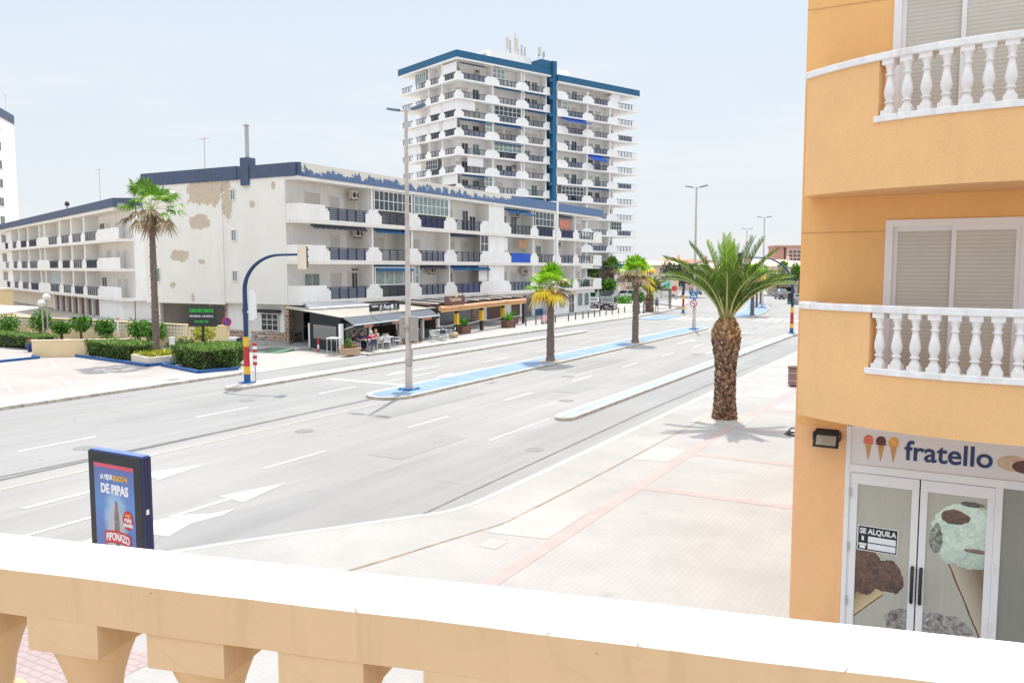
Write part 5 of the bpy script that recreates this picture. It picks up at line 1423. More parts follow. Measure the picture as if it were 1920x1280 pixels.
pts = [p for p in pts if p[2] > PZ0 + 0.01]
mb.poly(pts); mb.build('poster_seed', [SEED], po)
mb = MB()
mb.poly([(0.30 + 0.125 * math.cos(2 * PI * k / 24), -0.1072, 1.50 + 0.155 * math.sin(2 * PI * k / 24)) for k in range(24)])
R1 = []
for i in range(13):
    a = -1 + 2 * i / 12.0; R1.append((0.04 + 0.32 * a, 1.20 - 0.045 * a * a))
b_ = [(x, -0.1085, z - 0.10) for x, z in R1] + [(x, -0.1085, z + 0.10) for x, z in R1[::-1]]
mb.poly(b_)
mb.build('poster_badge', [mat('poster_red', (0.55, 0.03, 0.04), 0.4)], po)
mb = MB(); put_text(mb, 'PIPONAZO', 0.17, lambda a, b, c: (0.04 + a, -0.1095 - c, 1.195 + b - 0.045 * (a / 0.32) ** 2), width=0.56, bold=0.006)
put_text(mb, 'MÁS', 0.085, lambda a, b, c: (0.30 + a, -0.108 - c, 1.50 + b), width=0.16, bold=0.004); put_text(mb, 'GRANDES', 0.07, lambda a, b, c: (0.30 + a, -0.108 - c, 1.42 + b), width=0.22, bold=0.004)
mb.build('lettering', [TXTW], po)
mb = MB(); mb.box(0.24, 0.36, -0.1085, -0.1075, 1.565, 1.595); mb.build('yellow_mark', [TXTY], po)
mb = MB()
for (x0, z0, x1, z1) in ((0.70, 0, 0, 0),): pass

# ------------------------------------------------------------------ bar terraces
ES = thing('bar_terrace', 'bar terrace with dark fabric sides, grey awnings, white roof and a black name board', 'bar terrace', W(40.94, 35.24, 0.115), 0)
pA = (42.36, 39.18); pB = (40.94, 35.24); pC = (44.39, 35.75); pD = (48.58, 36.30); pE = (54.4, 36.9)
bk0 = (44.7, 41.9); bk1 = (56.5, 41.9)
mb = MB()
mb.add([W(pA[0], pA[1] + 2.2, 2.74), W(pA[0], pA[1], 2.56), W(pB[0], pB[1], 2.36), W(pC[0], pC[1], 2.34), W(pD[0], pD[1], 2.36), W(pE[0], pE[1], 2.40), W(56.0, 43.5, 2.80), W(44.6, 43.5, 2.80)],
       [(0, 1, 2, 7), (2, 3, 7), (3, 4, 6, 7), (4, 5, 6)])
nn = len(mb.v)
mb.add([(x, y, z - 0.05) for x, y, z in mb.v[:nn]], [(7, 2, 1, 0), (7, 3, 2), (7, 6, 4, 3), (6, 5, 4)])
mb.build('roof', [mat('terrace_roof', (0.33, 0.30, 0.26), 0.8, var=0.2, scale=1.2, dirt=0.5)], ES, world=True)
mb = MB(); mb.hexa([W(44.9, 41.98, 2.60), W(50.0, 41.98, 2.60), W(50.0, 39.6, 2.50), W(43.1, 39.9, 2.50)], [W(44.9, 41.98, 3.02), W(50.0, 41.98, 3.02), W(50.0, 39.6, 2.74), W(43.1, 39.9, 2.72)])
mb.build('roof_flashing', [mat('flashing_paint', (0.46, 0.46, 0.46), 0.7, var=0.2, scale=1.5, dirt=0.45)], ES, world=True)
def wallq(mb, p, q, z0, z1, m=0, th=0.06):
    d = Vector((q[0] - p[0], q[1] - p[1])).normalized(); n = Vector((-d.y, d.x)) * th / 2
    mb.hexa([W(p[0] + n.x, p[1] + n.y, z0), W(q[0] + n.x, q[1] + n.y, z0), W(q[0] - n.x, q[1] - n.y, z0), W(p[0] - n.x, p[1] - n.y, z0)], [W(p[0] + n.x, p[1] + n.y, z1), W(q[0] + n.x, q[1] + n.y, z1), W(q[0] - n.x, q[1] - n.y, z1), W(p[0] - n.x, p[1] - n.y, z1)], m)
def lp(p, q, t): return (p[0] + (q[0] - p[0]) * t, p[1] + (q[1] - p[1]) * t)
mb = MB()
wallq(mb, pA, pB, 0.12, 0.80); wallq(mb, lp(pA, pB, 0.0), lp(pA, pB, 0.11), 0.8, 1.75); wallq(mb, lp(pA, pB, 0.86), pB, 0.8, 1.75)
d_ = lp(pA, pB, 0.0)
mb.add([W(pA[0], pA[1], 1.75), W(pB[0], pB[1], 1.75), W(pB[0], pB[1], 2.34), W(pA[0], pA[1], 2.55), W(pA[0] + 0.06, pA[1], 1.75), W(pB[0] + 0.06, pB[1], 1.75), W(pB[0] + 0.06, pB[1], 2.34), W(pA[0] + 0.06, pA[1], 2.55)], [(0, 1, 2, 3), (7, 6, 5, 4), (0, 4, 5, 1), (2, 6, 7, 3)])
wallq(mb, (41.25, 35.42), pC, 0.12, 0.85); wallq(mb, (41.25, 35.42), lp(pB, pC, 0.16), 0.85, 1.9); wallq(mb, lp(pB, pC, 0.93), pC, 0.85, 1.9)
wallq(mb, lp(pB, pC, 0.08), pE, 1.95, 2.3)
mb.build('fabric_side', [BLACKF], ES, world=True)
mb = MB(); wallq(mb, lp(pA, pB, 0.11), lp(pA, pB, 0.86), 0.8, 1.75, th=0.012); wallq(mb, lp(pB, pC, 0.16), lp(pB, pC, 0.93), 0.85, 1.93, th=0.012)
mb.build('clear_window', [CLEAR], ES, world=True)
mb = MB()
for p in (pB, pC, pD, pE, (52.0, 36.7)):
    mb.box(-p[1] - 0.11, -p[1] + 0.11, p[0] - 0.11, p[0] + 0.11, 0.12, 1.95)
mb.box(-pA[1] - 0.06, -pA[1] + 0.06, pA[0] - 0.11, pA[0] - 0.04, 0.12, 1.8)
mb.build('white_post', [WPAINT], ES, world=True)
mb = MB(); wallq(mb, (44.9, 41.2), (54.5, 41.2), 0.12, 2.3, th=0.2); wallq(mb, (55.2, 37.2), (55.2, 41), 0.12, 2.3, th=0.1)
mb.build('inner_wall', [mat('bar_stone', (0.16, 0.115, 0.085), 0.9, var=0.5, scale=6)], ES, world=True)
mb = MB(); wallq(mb, (48.6, 41.0), (50.6, 41.0), 0.12, 1.7, th=0.1); wallq(mb, (50.0, 37.0), (54.2, 37.3), 0.12, 0.8, th=0.1); mb.build('counter', [DARK], ES, world=True)
AX = [(pB, pC), (lp(pC, pC, 0), pD), (lp(pD, pE, 0.02), lp(pD, pE, 0.75))]
for (p, q) in [((41.15, 35.27), (44.45, 35.72)), ((44.55, 35.74), (48.7, 36.28)), ((48.8, 36.3), (53.2, 36.8))]:
    d = Vector((q[0] - p[0], q[1] - p[1])).normalized(); n = Vector((d.y, -d.x)) * 0.85
    if n.y > 0: n = -n
    mb = MB()
    p2 = (p[0] + n.x, p[1] + n.y); q2 = (q[0] + n.x, q[1] + n.y)
    mb.hexa([W(*p, 2.29), W(*q, 2.29), W(*q2, 1.84), W(*p2, 1.84)], [W(*p, 2.34), W(*q, 2.34), W(*q2, 1.87), W(*p2, 1.87)], 0)
    wallq(mb, p2, q2, 1.84, 1.905, 1, 0.06)
    wallq(mb, lp(p2, q2, 0.02), lp(p2, q2, 0.36), 1.63, 1.84, 2, 0.012); wallq(mb, lp(p2, q2, 0.36), lp(p2, q2, 0.70), 1.63, 1.84, 3, 0.014); wallq(mb, lp(p2, q2, 0.70), lp(p2, q2, 0.98), 1.63, 1.84, 2, 0.012)
    a = mb.build('awning', [AWG, WPAINT, BLACKF, mat('awning_print', (0.42, 0.17, 0.10), 0.7, var=0.5, scale=8)], ES, world=True)
    mb = MB()
    for t_ in (0.03, 0.97):
        e = lp(p, q, t_); e2 = lp(p2, q2, t_); mb.tube([W(e[0], e[1], 1.55), W(e2[0], e2[1], 1.86)], 0.03, 6)
    mb.build('awning_arm', [WPAINT], a, world=True)
# name board
mb = MB(); sa, sb = (45.25, 36.35), (49.15, 36.75); wallq(mb, sa, sb, 2.50, 3.02, 0, 0.08)
for t_ in (0.06, 0.4, 0.7, 0.95): e = lp(sa, sb, t_); mb.tube([W(e[0], e[1] + 0.05, 2.32), W(e[0], e[1] + 0.05, 2.55)], 0.025, 5)
nb = mb.build('name_board', [BLACKF], ES, world=True)
sdir = Vector((-(sb[1] - sa[1]), sb[0] - sa[0], 0)).normalized(); sn = Vector((sdir.y, -sdir.x, 0))
so_ = Vector(W((sa[0] + sb[0]) / 2, (sa[1] + sb[1]) / 2, 2.76)) + sn * 0.045
def onboard(a0, b0): return lambda a, b, c: tuple(so_ + sdir * (a + a0) + Vector((0, 0, b + b0)) + sn * (c + 0.002))
mb = MB(); put_text(mb, 'TABERNA', 0.22, onboard(-1.35, 0.09), width=0.9, bold=0.006); put_text(mb, 'El', 0.46, onboard(-0.62, -0.03), width=0.36, bold=0.01, shear=0.25); put_text(mb, 'Punt', 0.46, onboard(0.18, 0.0), width=0.95, bold=0.012, shear=0.3)

for b0, w0 in ((0.12, 0.16), (0.03, 0.1), (-0.12, 0.22)):
    mb.add([tuple(so_ + sdir * (1.45 + a) + Vector((0, 0, b0 + b)) + sn * 0.004) for a, b in ((-w0, -0.02), (w0, -0.02), (w0, 0.02), (-w0, 0.02))], [(0, 1, 2, 3)])
P = [tuple(so_ + sdir * (0.93 + 0.19 * math.cos(2 * PI * k / 20)) + Vector((0, 0, 0.0 + 0.19 * math.sin(2 * PI * k / 20))) + sn * 0.004) for k in range(20)]
mb.poly(P)
mb.build('lettering', [TXTW], nb, world=True)

TV = thing('restaurant_pergola', 'dark timber restaurant pergola with rolled orange awnings and a brown name board', 'pergola', W(56.59, 36.49, 0.115), 0)
posts = [(56.7, 36.6), (61.96, 37.4), (66.88, 38.04), (71.67, 38.45)]
q0 = (53.3, 36.2)
mb = MB()
for p in posts[1:]: pass
for i, p in enumerate(posts):
    m_ = MB(); w_ = 0.13 if i < 3 else 0.11
    m_.box(-p[1] - w_, -p[1] + w_, p[0] - w_, p[0] + w_, 0.12, 2.32); po_ = m_.build('post', [WOODD], TV, world=True)
    if i < 3:
        m_ = MB(); m_.box(-p[1] + w_ + 0.003, -p[1] + w_ + 0.02, p[0] - 0.16, p[0] + 0.16, 0.95 + 0.0, 1.85); m_.box(-p[1] - 0.16, -p[1] + 0.16, p[0] - w_ - 0.02, p[0] - w_ - 0.003, 0.95, 1.85); m_.build('yellow_panel', [YELLOW], po_, world=True)
allp = [q0] + posts
mb = MB()
for a, b in zip(allp[:-1], allp[1:]): wallq(mb, a, b, 2.30, 2.46, 0, 0.2)
for i in range(9):
    t_ = i / 8.0; e = (53.5 + 18.2 * t_, 36.2 + 2.3 * t_)
    mb.hexa([W(e[0] - 0.07, e[1], 2.46), W(e[0] + 0.07, e[1], 2.46), W(e[0] + 1.6, 43.4, 2.62), W(e[0] + 1.45, 43.4, 2.62)], [W(e[0] - 0.07, e[1], 2.62), W(e[0] + 0.07, e[1], 2.62), W(e[0] + 1.6, 43.4, 2.78), W(e[0] + 1.45, 43.4, 2.78)])
mb.build('beam', [WOODD], TV, world=True)
mb = MB()
for a, b in ((0.02, 0.2), (0.3, 0.5), (0.52, 0.7), (0.72, 0.97)):
    e = (53.5 + 18.2 * a, 36.6 + 2.3 * a); f = (53.5 + 18.2 * b, 36.6 + 2.3 * b)
    mb.hexa([W(e[0], e[1] + 0.8, 2.63), W(f[0] - 0.5, f[1] + 0.8, 2.63), W(f[0] + 0.8, 43.2, 2.80), W(e[0] + 1.6, 43.2, 2.80)], [W(e[0], e[1] + 0.8, 2.65), W(f[0] - 0.5, f[1] + 0.8, 2.65), W(f[0] + 0.8, 43.2, 2.82), W(e[0] + 1.6, 43.2, 2.82)])
mb.build('roof_sheet', [WOODB], TV, world=True)
mb = MB()
for i in range(7):
    t_ = (i + 0.3) / 7.0; e = (53.8 + 18.0 * t_, 36.5 + 2.3 * t_)
    mb.tube([W(e[0], e[1] + 0.3, 2.70), W(e[0] + 1.4, 43.0, 2.88)], 0.05, 6)
mb.build('awning_rail', [FRAMEW], TV, world=True)
for a, b in zip(allp[:-1], allp[1:]):
    mb = MB(); a2 = (a[0] + 0.04, a[1] - 0.22); b2 = (b[0] - 0.04, b[1] - 0.22)
    dd = Vector((b2[0] - a2[0], b2[1] - a2[1])).normalized()
    n = 12
    for i in range(n):
        p = lp(a2, b2, i / n); q = lp(a2, b2, (i + 1) / n); sg = 0.03 * math.sin(PI * (i + 0.5) / n)
        mb.tube([W(p[0], p[1], 2.40 - sg), W(q[0], q[1], 2.40 - sg)], [0.19, 0.19], 10, cap=i in (0, n - 1))
    wallq(mb, (a2[0], a2[1] - 0.12), (b2[0], b2[1] - 0.12), 2.10, 2.22, 1, 0.03)
    mb.build('rolled_awning', [ORANGEC, mat('awning_edge_yellow', (0.70, 0.42, 0.14), 0.7)], TV, world=True)
mb = MB()
for a, b in zip([(53.6, 36.4)] + posts[:-1], posts):
    mb.tube([W(*lp(a, b, k / 8.0), 1.0 - 0.12 * math.sin(PI * k / 8.0)) for k in range(9)], 0.02, 5)
mb.build('rope', [FRAMEW], TV, world=True)
mb = MB(); wallq(mb, (54.3, 42.6), (72, 42.9), 0.116, 0.30, th=0.5); mb.build('step', [CONC], TV, world=True)
mb = MB(); sa, sb = (54.25, 36.1), (57.75, 36.5); wallq(mb, sa, sb, 2.60, 3.30, 0, 0.08)
for t_ in (0.05, 0.95): e = lp(sa, sb, t_); mb.tube([W(e[0], e[1] + 0.06, 2.3), W(e[0], e[1] + 0.06, 3.45)], 0.03, 5)
mb.poly([W(56.1 + 0.28 * math.cos(2 * PI * k / 14), 36.22, 3.45 + 0.28 * math.sin(2 * PI * k / 14)) for k in range(14)], 1)
nb = mb.build('name_board', [mat('board_brown', (0.14, 0.055, 0.045), 0.6), TXTC], TV, world=True)
sdir = Vector((-(sb[1] - sa[1]), sb[0] - sa[0], 0)).normalized(); sn = Vector((sdir.y, -sdir.x, 0))
so_ = Vector(W((sa[0] + sb[0]) / 2, (sa[1] + sb[1]) / 2, 2.97)) + sn * 0.045
mb = MB(); put_text(mb, 'Trastevere', 0.48, onboard(0.0, 0.05), width=2.2, bold=0.012); mb.build('lettering', [TXTC], nb, world=True)
# ------------------------------------------------------------------ street lamps and signals
def head_lamp(t, h, sz=1.0, ang=0.0):
    for s in (-1, 1):
        mb = MB()
        c, d = math.cos(ang), math.sin(ang)
        def T_(p, s=s): return (s * p[0] * c - p[1] * d, s * p[0] * d + p[1] * c, p[2])
        mb.T = T_
        pr = [(0.30, -0.10, -0.03), (0.30, 0.10, -0.03), (0.62, 0.16, 0.02), (0.98, 0.10, 0.09), (0.98, -0.10, 0.09), (0.62, -0.16, 0.02)]
        mb.add([(x * sz, y * sz, h + z * sz) for x, y, z in pr] + [(x * sz, y * sz * 0.8, h + (z + 0.085) * sz) for x, y, z in pr], [(5, 4, 3, 2, 1, 0), (6, 7, 8, 9, 10, 11)] + [(i, (i + 1) % 6, 6 + (i + 1) % 6, 6 + i) for i in range(6)])
        o = mb.build('lamp_head', [mat('lamp_housing', (0.08, 0.14, 0.19), 0.5)], t)
        mb = MB(T_); mb.tube([(0.0, 0, h - 0.05), (0.34 * sz, 0, h + 0.02)], 0.035 * sz, 6); mb.build('arm', [POLE], o)
def street_lamp(u, v, h, label, r=0.15, z0=0.125, sz=1.0, ang=0.0):
    t = thing('street_lamp', label, 'street lamp', W(u, v, z0), 0, 'tall double street lamps along the median')
    mb = MB(); mb.tube([(0, 0, 0), (0, 0, 1.0), (0, 0, 1.02), (0, 0, h * 0.55), (0, 0, h)], [r, r, r * 0.85, r * 0.62, r * 0.42], 14); mb.build('pole', [POLE], t)
    mb = MB(); mb.box(-0.36, 0.36, -0.36, 0.36, 0.0, 0.05); 
    for a in (-0.28, 0.28):
        for b in (-0.28, 0.28): mb.tube([(a, b, 0.05), (a, b, 0.1)], 0.03, 6)
    mb.build('base_plate', [BLUEP], t)
    mb = MB(); mb.tube([(0, 0, h * 0.62), (0, 0, h * 0.62 + 0.12)], r * 0.72, 10); mb.build('collar', [STEEL], t)
    head_lamp(t, h, sz, ang)
    return t
L1 = street_lamp(29.74, 21.74, 12.2, 'tall double headed street lamp nearest, at the rounded blue median end', 0.165)
mb = MB(); mb.box(0.10, 0.20, -0.06, 0.06, 1.35, 1.85); mb.tube([(0, 0, 1.1), (0, 0, 1.4)], 0.172, 14); mb.build('service_hatch', [STEEL], L1)
street_lamp(71.62, 21.3, 12.4, 'double headed street lamp carrying two traffic signs on the median', 0.16)
street_lamp(116.5, 25.1, 12.3, 'double headed street lamp on the curved far median before the pink block', 0.16)
street_lamp(151.7, 35.7, 12.4, 'faint farthest double headed street lamp behind the date palm crown', 0.16)

def signal_head(parent, c, face, lit=None, sz=1.0, back=None, board=True):
    # three lamp traffic light; face = unit vector (x, y)
    f = Vector((face[0], face[1], 0)); r = Vector((-f.y, f.x, 0))
    def T_(p): q = Vector(c) + r * p[0] * sz + f * p[1] * sz; return (q.x, q.y, q.z + p[2] * sz)
    mb = MB(T_); mb.box(-0.16, 0.16, -0.14, 0.10, -0.48, 0.48); 
    o = mb.build('signal_head', [back or BLACK], parent)
    if board:
        mb = MB(T_); mb.box(-0.22, 0.22, -0.165, -0.145, -0.55, 0.55); mb.build('backing_board', [back or CREAM], o)
    for i, (nm, col) in enumerate((('red_light', (0.14, 0.02, 0.02)), ('amber_light', (0.15, 0.09, 0.02)), ('green_light', (0.01, 0.52, 0.26) if lit == 'g' else (0.02, 0.10, 0.06)))):
        zc = 0.30 - 0.30 * i
        mb = MB(T_); mb.poly([(0.11 * math.cos(2 * PI * k / 14), 0.104, zc + 0.11 * math.sin(2 * PI * k / 14)) for k in range(14)]); 
        for k in range(8):
            a0 = PI * k / 8; a1 = PI * (k + 1) / 8
            mb.add([(0.125 * math.cos(a0), 0.10, zc + 0.125 * math.sin(a0)), (0.125 * math.cos(a1), 0.10, zc + 0.125 * math.sin(a1)), (0.125 * math.cos(a1), 0.26, zc + 0.125 * math.sin(a1)), (0.125 * math.cos(a0), 0.26, zc + 0.125 * math.sin(a0))], [(0, 1, 2, 3)], 1)
        mb.build(nm, [mat('lamp_%s_%s' % (nm, lit), col, 0.3), BLACK], o)
    return o
# signal backs on the near lamp
SG = thing('traffic_signal', 'pair of grey backed traffic signal heads clamped to the near street lamp', 'traffic light', W(29.74, 21.74, 0.125), 0)
signal_head(SG, (-0.27, 0.0, 2.75), (-0.48, 0.88), None, 1.0, mat('signal_grey', (0.38, 0.34, 0.31), 0.6), False); signal_head(SG, (0.27, 0.05, 2.72), (-0.48, 0.88), None, 1.12, mat('signal_grey', (0.38, 0.34, 0.31), 0.6), False)
mb = MB(); mb.box(-0.3, 0.3, -0.03, 0.03, 2.8, 2.86); mb.box(-0.17, 0.17, -0.17, 0.17, 2.78, 2.88); mb.build('clamp', [STEEL], SG)

def gantry(u, v, dirv, reach, hgt, label, lit=None, heads=True, z0=0.12, hface=(0, -1), low=False):
    # curved traffic light pole, base ringed blue, yellow, red; arm points along dirv (world x, y)
    t = thing('traffic_light', label, 'traffic light', W(u, v, z0), 0, 'curved blue traffic light poles')
    d = Vector((dirv[0], dirv[1], 0)).normalized()
    path = [Vector((0, 0, 2.15))]
    vert = hgt - reach * 0.55
    path.append(Vector((0, 0, vert * 0.8)))
    K = 14
    for i in range(K + 1):
        a = (PI / 2) * i / K
        path.append(Vector((0, 0, vert)) + d * (reach * 0.62 * (1 - math.cos(a))) + Vector((0, 0, (hgt - vert) * math.sin(a))))
    path.append(Vector((0, 0, hgt + 0.02)) + d * reach)
    n = len(path); mb = MB(); mb.tube(path, [0.115 - 0.06 * i / (n - 1) for i in range(n)], 12); mb.build('pole', [DBLUE], t)
    for nm, a, b, m in (('blue_ring', 0, 0.42, BLUEP), ('yellow_ring', 0.42, 0.78, YELLOW), ('red_ring', 0.78, 1.72, RED), ('yellow_ring', 1.72, 2.18, YELLOW)):
        mb = MB(); mb.tube([(0, 0, a), (0, 0, b)], [0.155 - 0.015 * a, 0.155 - 0.015 * b], 14); mb.build(nm, [m], t)
    mb = MB(); mb.box(-0.28, 0.28, -0.28, 0.28, 0, 0.05); mb.build('base_plate', [BLUEP], t)
    if heads:
        e = path[-1]; signal_head(t, (e.x, e.y, e.z - 0.12), hface, lit)
    return t
TL1 = gantry(27.82, 29.72, (0.95, 0.30), 3.0, 6.0, 'curved blue traffic light pole arching right, at the left of the road', hface=(-0.25, 0.97))
TL2 = gantry(71.5, 12.95, (-0.85, 0.1), 4.6, 6.3, 'curved blue traffic light pole arching left beside the ochre building', 'g', hface=(0.1, -1))
signal_head(TL2, (-0.22, -0.05, 2.9), (0.1, -1), 'g', 0.95)
TL3 = gantry(97.0, 30.2, (0.9, -0.1), 4.4, 6.2, 'far traffic light pole with red band at the pedestrian crossing', hface=(0.1, 1))
# pedestrian signal and hazard board beside the first pole
t = thing('traffic_signal', 'white backed small signal on the left curved traffic light pole', 'traffic light', W(27.82, 29.72, 0.12), 0)
mb = MB(); mb.box(0.14, 0.48, 0.05, 0.11, 2.95, 4.35); mb.box(0.08, 0.16, 0, 0.1, 3.3, 3.4); mb.box(0.2, 0.42, 0.11, 0.3, 3.05, 4.2); mb.build('backing_board', [WPAINT], t)
HZ = thing('hazard_marker', 'red and white striped hazard marker post beside the left traffic light pole', 'marker post', W(28.05, 29.42, 0.12), 0)
mb = MB(); mb.tube([(0, 0, 0), (0, 0, 1.5)], 0.03, 6); mb.build('post', [STEEL], HZ)
mb = MB()
for i in range(7): mb.tube([(0, 0, 0.84 + 0.15 * i), (0, 0, 0.99 + 0.15 * i)], 0.10, 12, m=i % 2)
mb.build('striped_tube', [RED, WPAINT], HZ)

def disc(mb, c, r, m, f, n=28, off=0.0, r0=0.0):
    # flat disc or ring facing f (unit x, y)
    R = Vector((-f[1], f[0], 0)); F = Vector((f[0], f[1], 0)); C = Vector(c) + F * off
    P = [C + R * (r * math.cos(2 * PI * k / n)) + Vector((0, 0, r * math.sin(2 * PI * k / n))) for k in range(n)]
    if r0 <= 0: mb.poly([tuple(p) for p in P], m)
    else:
        Q = [C + R * (r0 * math.cos(2 * PI * k / n)) + Vector((0, 0, r0 * math.sin(2 * PI * k / n))) for k in range(n)]
        mb.add([tuple(p) for p in P + Q], [(k, (k + 1) % n, n + (k + 1) % n, n + k) for k in range(n)], m)
FC = (0.24, -0.97)
def onface(c, f=FC, off=0.0):
    R = Vector((-f[1], f[0], 0)); F = Vector((f[0], f[1], 0))
    return lambda a, b, o=0.0: tuple(Vector(c) + R * a + Vector((0, 0, b)) + F * (off + o))
# two signs on the second lamp
S1 = thing('pedestrian_crossing_sign', 'square blue pedestrian crossing sign fixed to the street lamp', 'road sign', W(71.4, 21.3, 3.14), 0)

fn0 = onface((0, 0, 0), FC, 0.18)
fn = lambda a, b, o=0.0: fn0(a * 0.5, b * 0.5, o)
mb = MB(); mb.add([fn(-.62, -.62), fn(.62, -.62), fn(.62, .62), fn(-.62, .62), fn(-.62, -.62, -.04), fn(.62, -.62, -.04), fn(.62, .62, -.04), fn(-.62, .62, -.04)], [(0, 1, 2, 3), (7, 6, 5, 4), (0, 4, 5, 1), (1, 5, 6, 2), (2, 6, 7, 3), (3, 7, 4, 0)]); mb.build('board', [SIGNBLUE], S1)
mb = MB(); mb.add([fn(-.48, -.42, .006), fn(.48, -.42, .006), fn(0, .46, .006)], [(0, 1, 2)]); mb.build('white_triangle', [TXTW], S1)
mb = MB()
for q in ([(-.06, .12), (.06, .12), (.06, .24), (-.06, .24)], [(-.09, -.15), (.08, -.15), (.06, .1), (-.05, .1)], [(-.09, -.15), (-.01, -.15), (-.12, -.36), (-.2, -.36)], [(0, -.15), (.08, -.15), (.18, -.36), (.1, -.36)], [(-.3, -.38), (.3, -.38), (.3, -.41), (-.3, -.41)], [(-.05, .08), (-.05, .0), (-.17, -.1), (-.19, -.04)], [(.05, .08), (.06, .0), (.17, -.06), (.17, 0.0)]):
    mb.add([fn(a, b, .012) for a, b in q], [(0, 1, 2, 3)])
mb.build('walking_figure', [TXTK], S1)
S2 = thing('no_left_turn_sign', 'round red ringed no left turn sign under the blue square sign', 'road sign', W(71.4, 21.3, 2.42), 0)

mb = MB(); disc(mb, (0, 0, 0), 0.31, 0, FC, off=0.18); disc(mb, (0, 0, 0), 0.31, 1, (-FC[0], -FC[1]), off=-0.15); mb.build('board', [TXTW, STEEL], S2)
mb = MB(); disc(mb, (0, 0, 0), 0.31, 0, FC, off=0.186, r0=0.235); fn1 = onface((0, 0, 0), FC, 0.19); fn = lambda a, b, o=0.0: fn1(a * 0.5, b * 0.5, o)
mb.add([fn(a, b) for a, b in [(-.38, .30), (-.31, .37), (.38, -.30), (.31, -.37)]], [(0, 1, 2, 3)]); mb.build('red_ring', [SIGNRED], S2)
mb = MB(); fn2 = onface((0, 0, 0), FC, 0.188); fn = lambda a, b, o=0.0: fn2(a * 0.5, b * 0.5, o)
for q in ([(.1, -.34), (.2, -.34), (.2, .08), (.1, .12)], [(-.12, .05), (.16, .05), (.2, .08), (.12, .15), (-.12, .15)], [(-.12, .24), (-.30, .1), (-.12, -.04)]): mb.add([fn(a, b) for a, b in q], [tuple(range(len(q)))])
mb.build('arrow', [TXTK], S2)

# no parking sign, clinic board, globe lamp on the left
S3 = thing('no_parking_sign', 'round blue no parking sign with red ring at the end of the block fence', 'road sign', W(38.9, 43.3, 0.1), 0)
mb = MB(); mb.tube([(0, 0, 0), (0, 0, 2.2)], 0.04, 8); mb.build('post', [WPAINT], S3)
FL_ = (0.6, -0.8)
mb = MB(); disc(mb, (0, 0, 1.85), 0.31, 0, FL_, off=0.06); mb.build('board', [SIGNDB], S3)
mb = MB(); disc(mb, (0, 0, 1.85), 0.31, 0, FL_, off=0.066, r0=0.235); fn = onface((0, 0, 1.85), FL_, 0.07)
mb.add([fn(a, b) for a, b in [(-.20, .15), (-.15, .20), (.20, -.15), (.15, -.20)]], [(0, 1, 2, 3)]); mb.build('red_ring', [SIGNRED], S3)
mb = MB(); fn = onface((0, 0, 1.42), FL_, 0.06); mb.add([fn(-.2, -.08), fn(.2, -.08), fn(.2, .08), fn(-.2, .08)], [(0, 1, 2, 3)]); mb.build('plate', [mat('plate_pink', (0.75, 0.45, 0.42), 0.5)], S3)
CB = thing('clinic_board', 'black clinic name board with green and white lettering above the hedge', 'sign', W(33.3, 39.0, 0.12), 0)
FB = (0.42, -0.907); fn = onface((0, 0, 0), FB)
def fbox(mb, a0, a1, b0, b1, o0, o1, m=0):
    mb.hexa([fn(a0, b0, o0), fn(a1, b0, o0), fn(a1, b0, o1), fn(a0, b0, o1)], [fn(a0, b1, o0), fn(a1, b1, o0), fn(a1, b1, o1), fn(a0, b1, o1)], m)
mb = MB(); fbox(mb, -0.84, 0.84, 2.02, 3.18, 0.0, 0.14); mb.build('board', [mat('board_black', (0.03, 0.034, 0.036), 0.5)], CB)
mb = MB(); fbox(mb, -0.06, 0.06, 0, 2.02, 0.02, 0.12); mb.build('post', [BLACK], CB)
mb = MB(); put_text(mb, 'CLINICA FISIO CAMACHO', 0.26, lambda a, b, c: fn(-0.04 + a, 2.93 + b * 1.15, 0.143 + c), width=1.45, bold=0.004); put_text(mb, '673 096 753', 0.17, lambda a, b, c: fn(-0.05 + a, 2.30 + b, 0.143 + c), width=0.82, bold=0.003); mb.build('lettering', [TXTG], CB)
mb = MB(); put_text(mb, 'FISIOTERAPIA - OSTEOPATIA', 0.15, lambda a, b, c: fn(-0.04 + a, 2.61 + b, 0.143 + c), width=1.40, bold=0.004); mb.build('lettering', [TXTW], CB)
GL = thing('globe_lamp', 'lamp post with two white globe lights above the clipped shrubs', 'street lamp', W(37.2, 61.0, 0.12), 0)
mb = MB(); mb.tube([(0, 0, 0), (0, 0, 2.55)], 0.05, 8); mb.tube([(0.02, 0.35, 0), (0.02, 0.35, 2.95)], 0.05, 8); mb.build('pole', [POLE], GL)
GLM = mat('globe_glass', (0.80, 0.74, 0.70), 0.3, var=0.03)
mb = MB(); mb.ball((0, 0, 2.75), 0.30, 16); mb.build('globe', [GLM], GL)
mb = MB(); mb.ball((0.02, 0.35, 3.2), 0.28, 16); mb.build('globe', [GLM], GL)

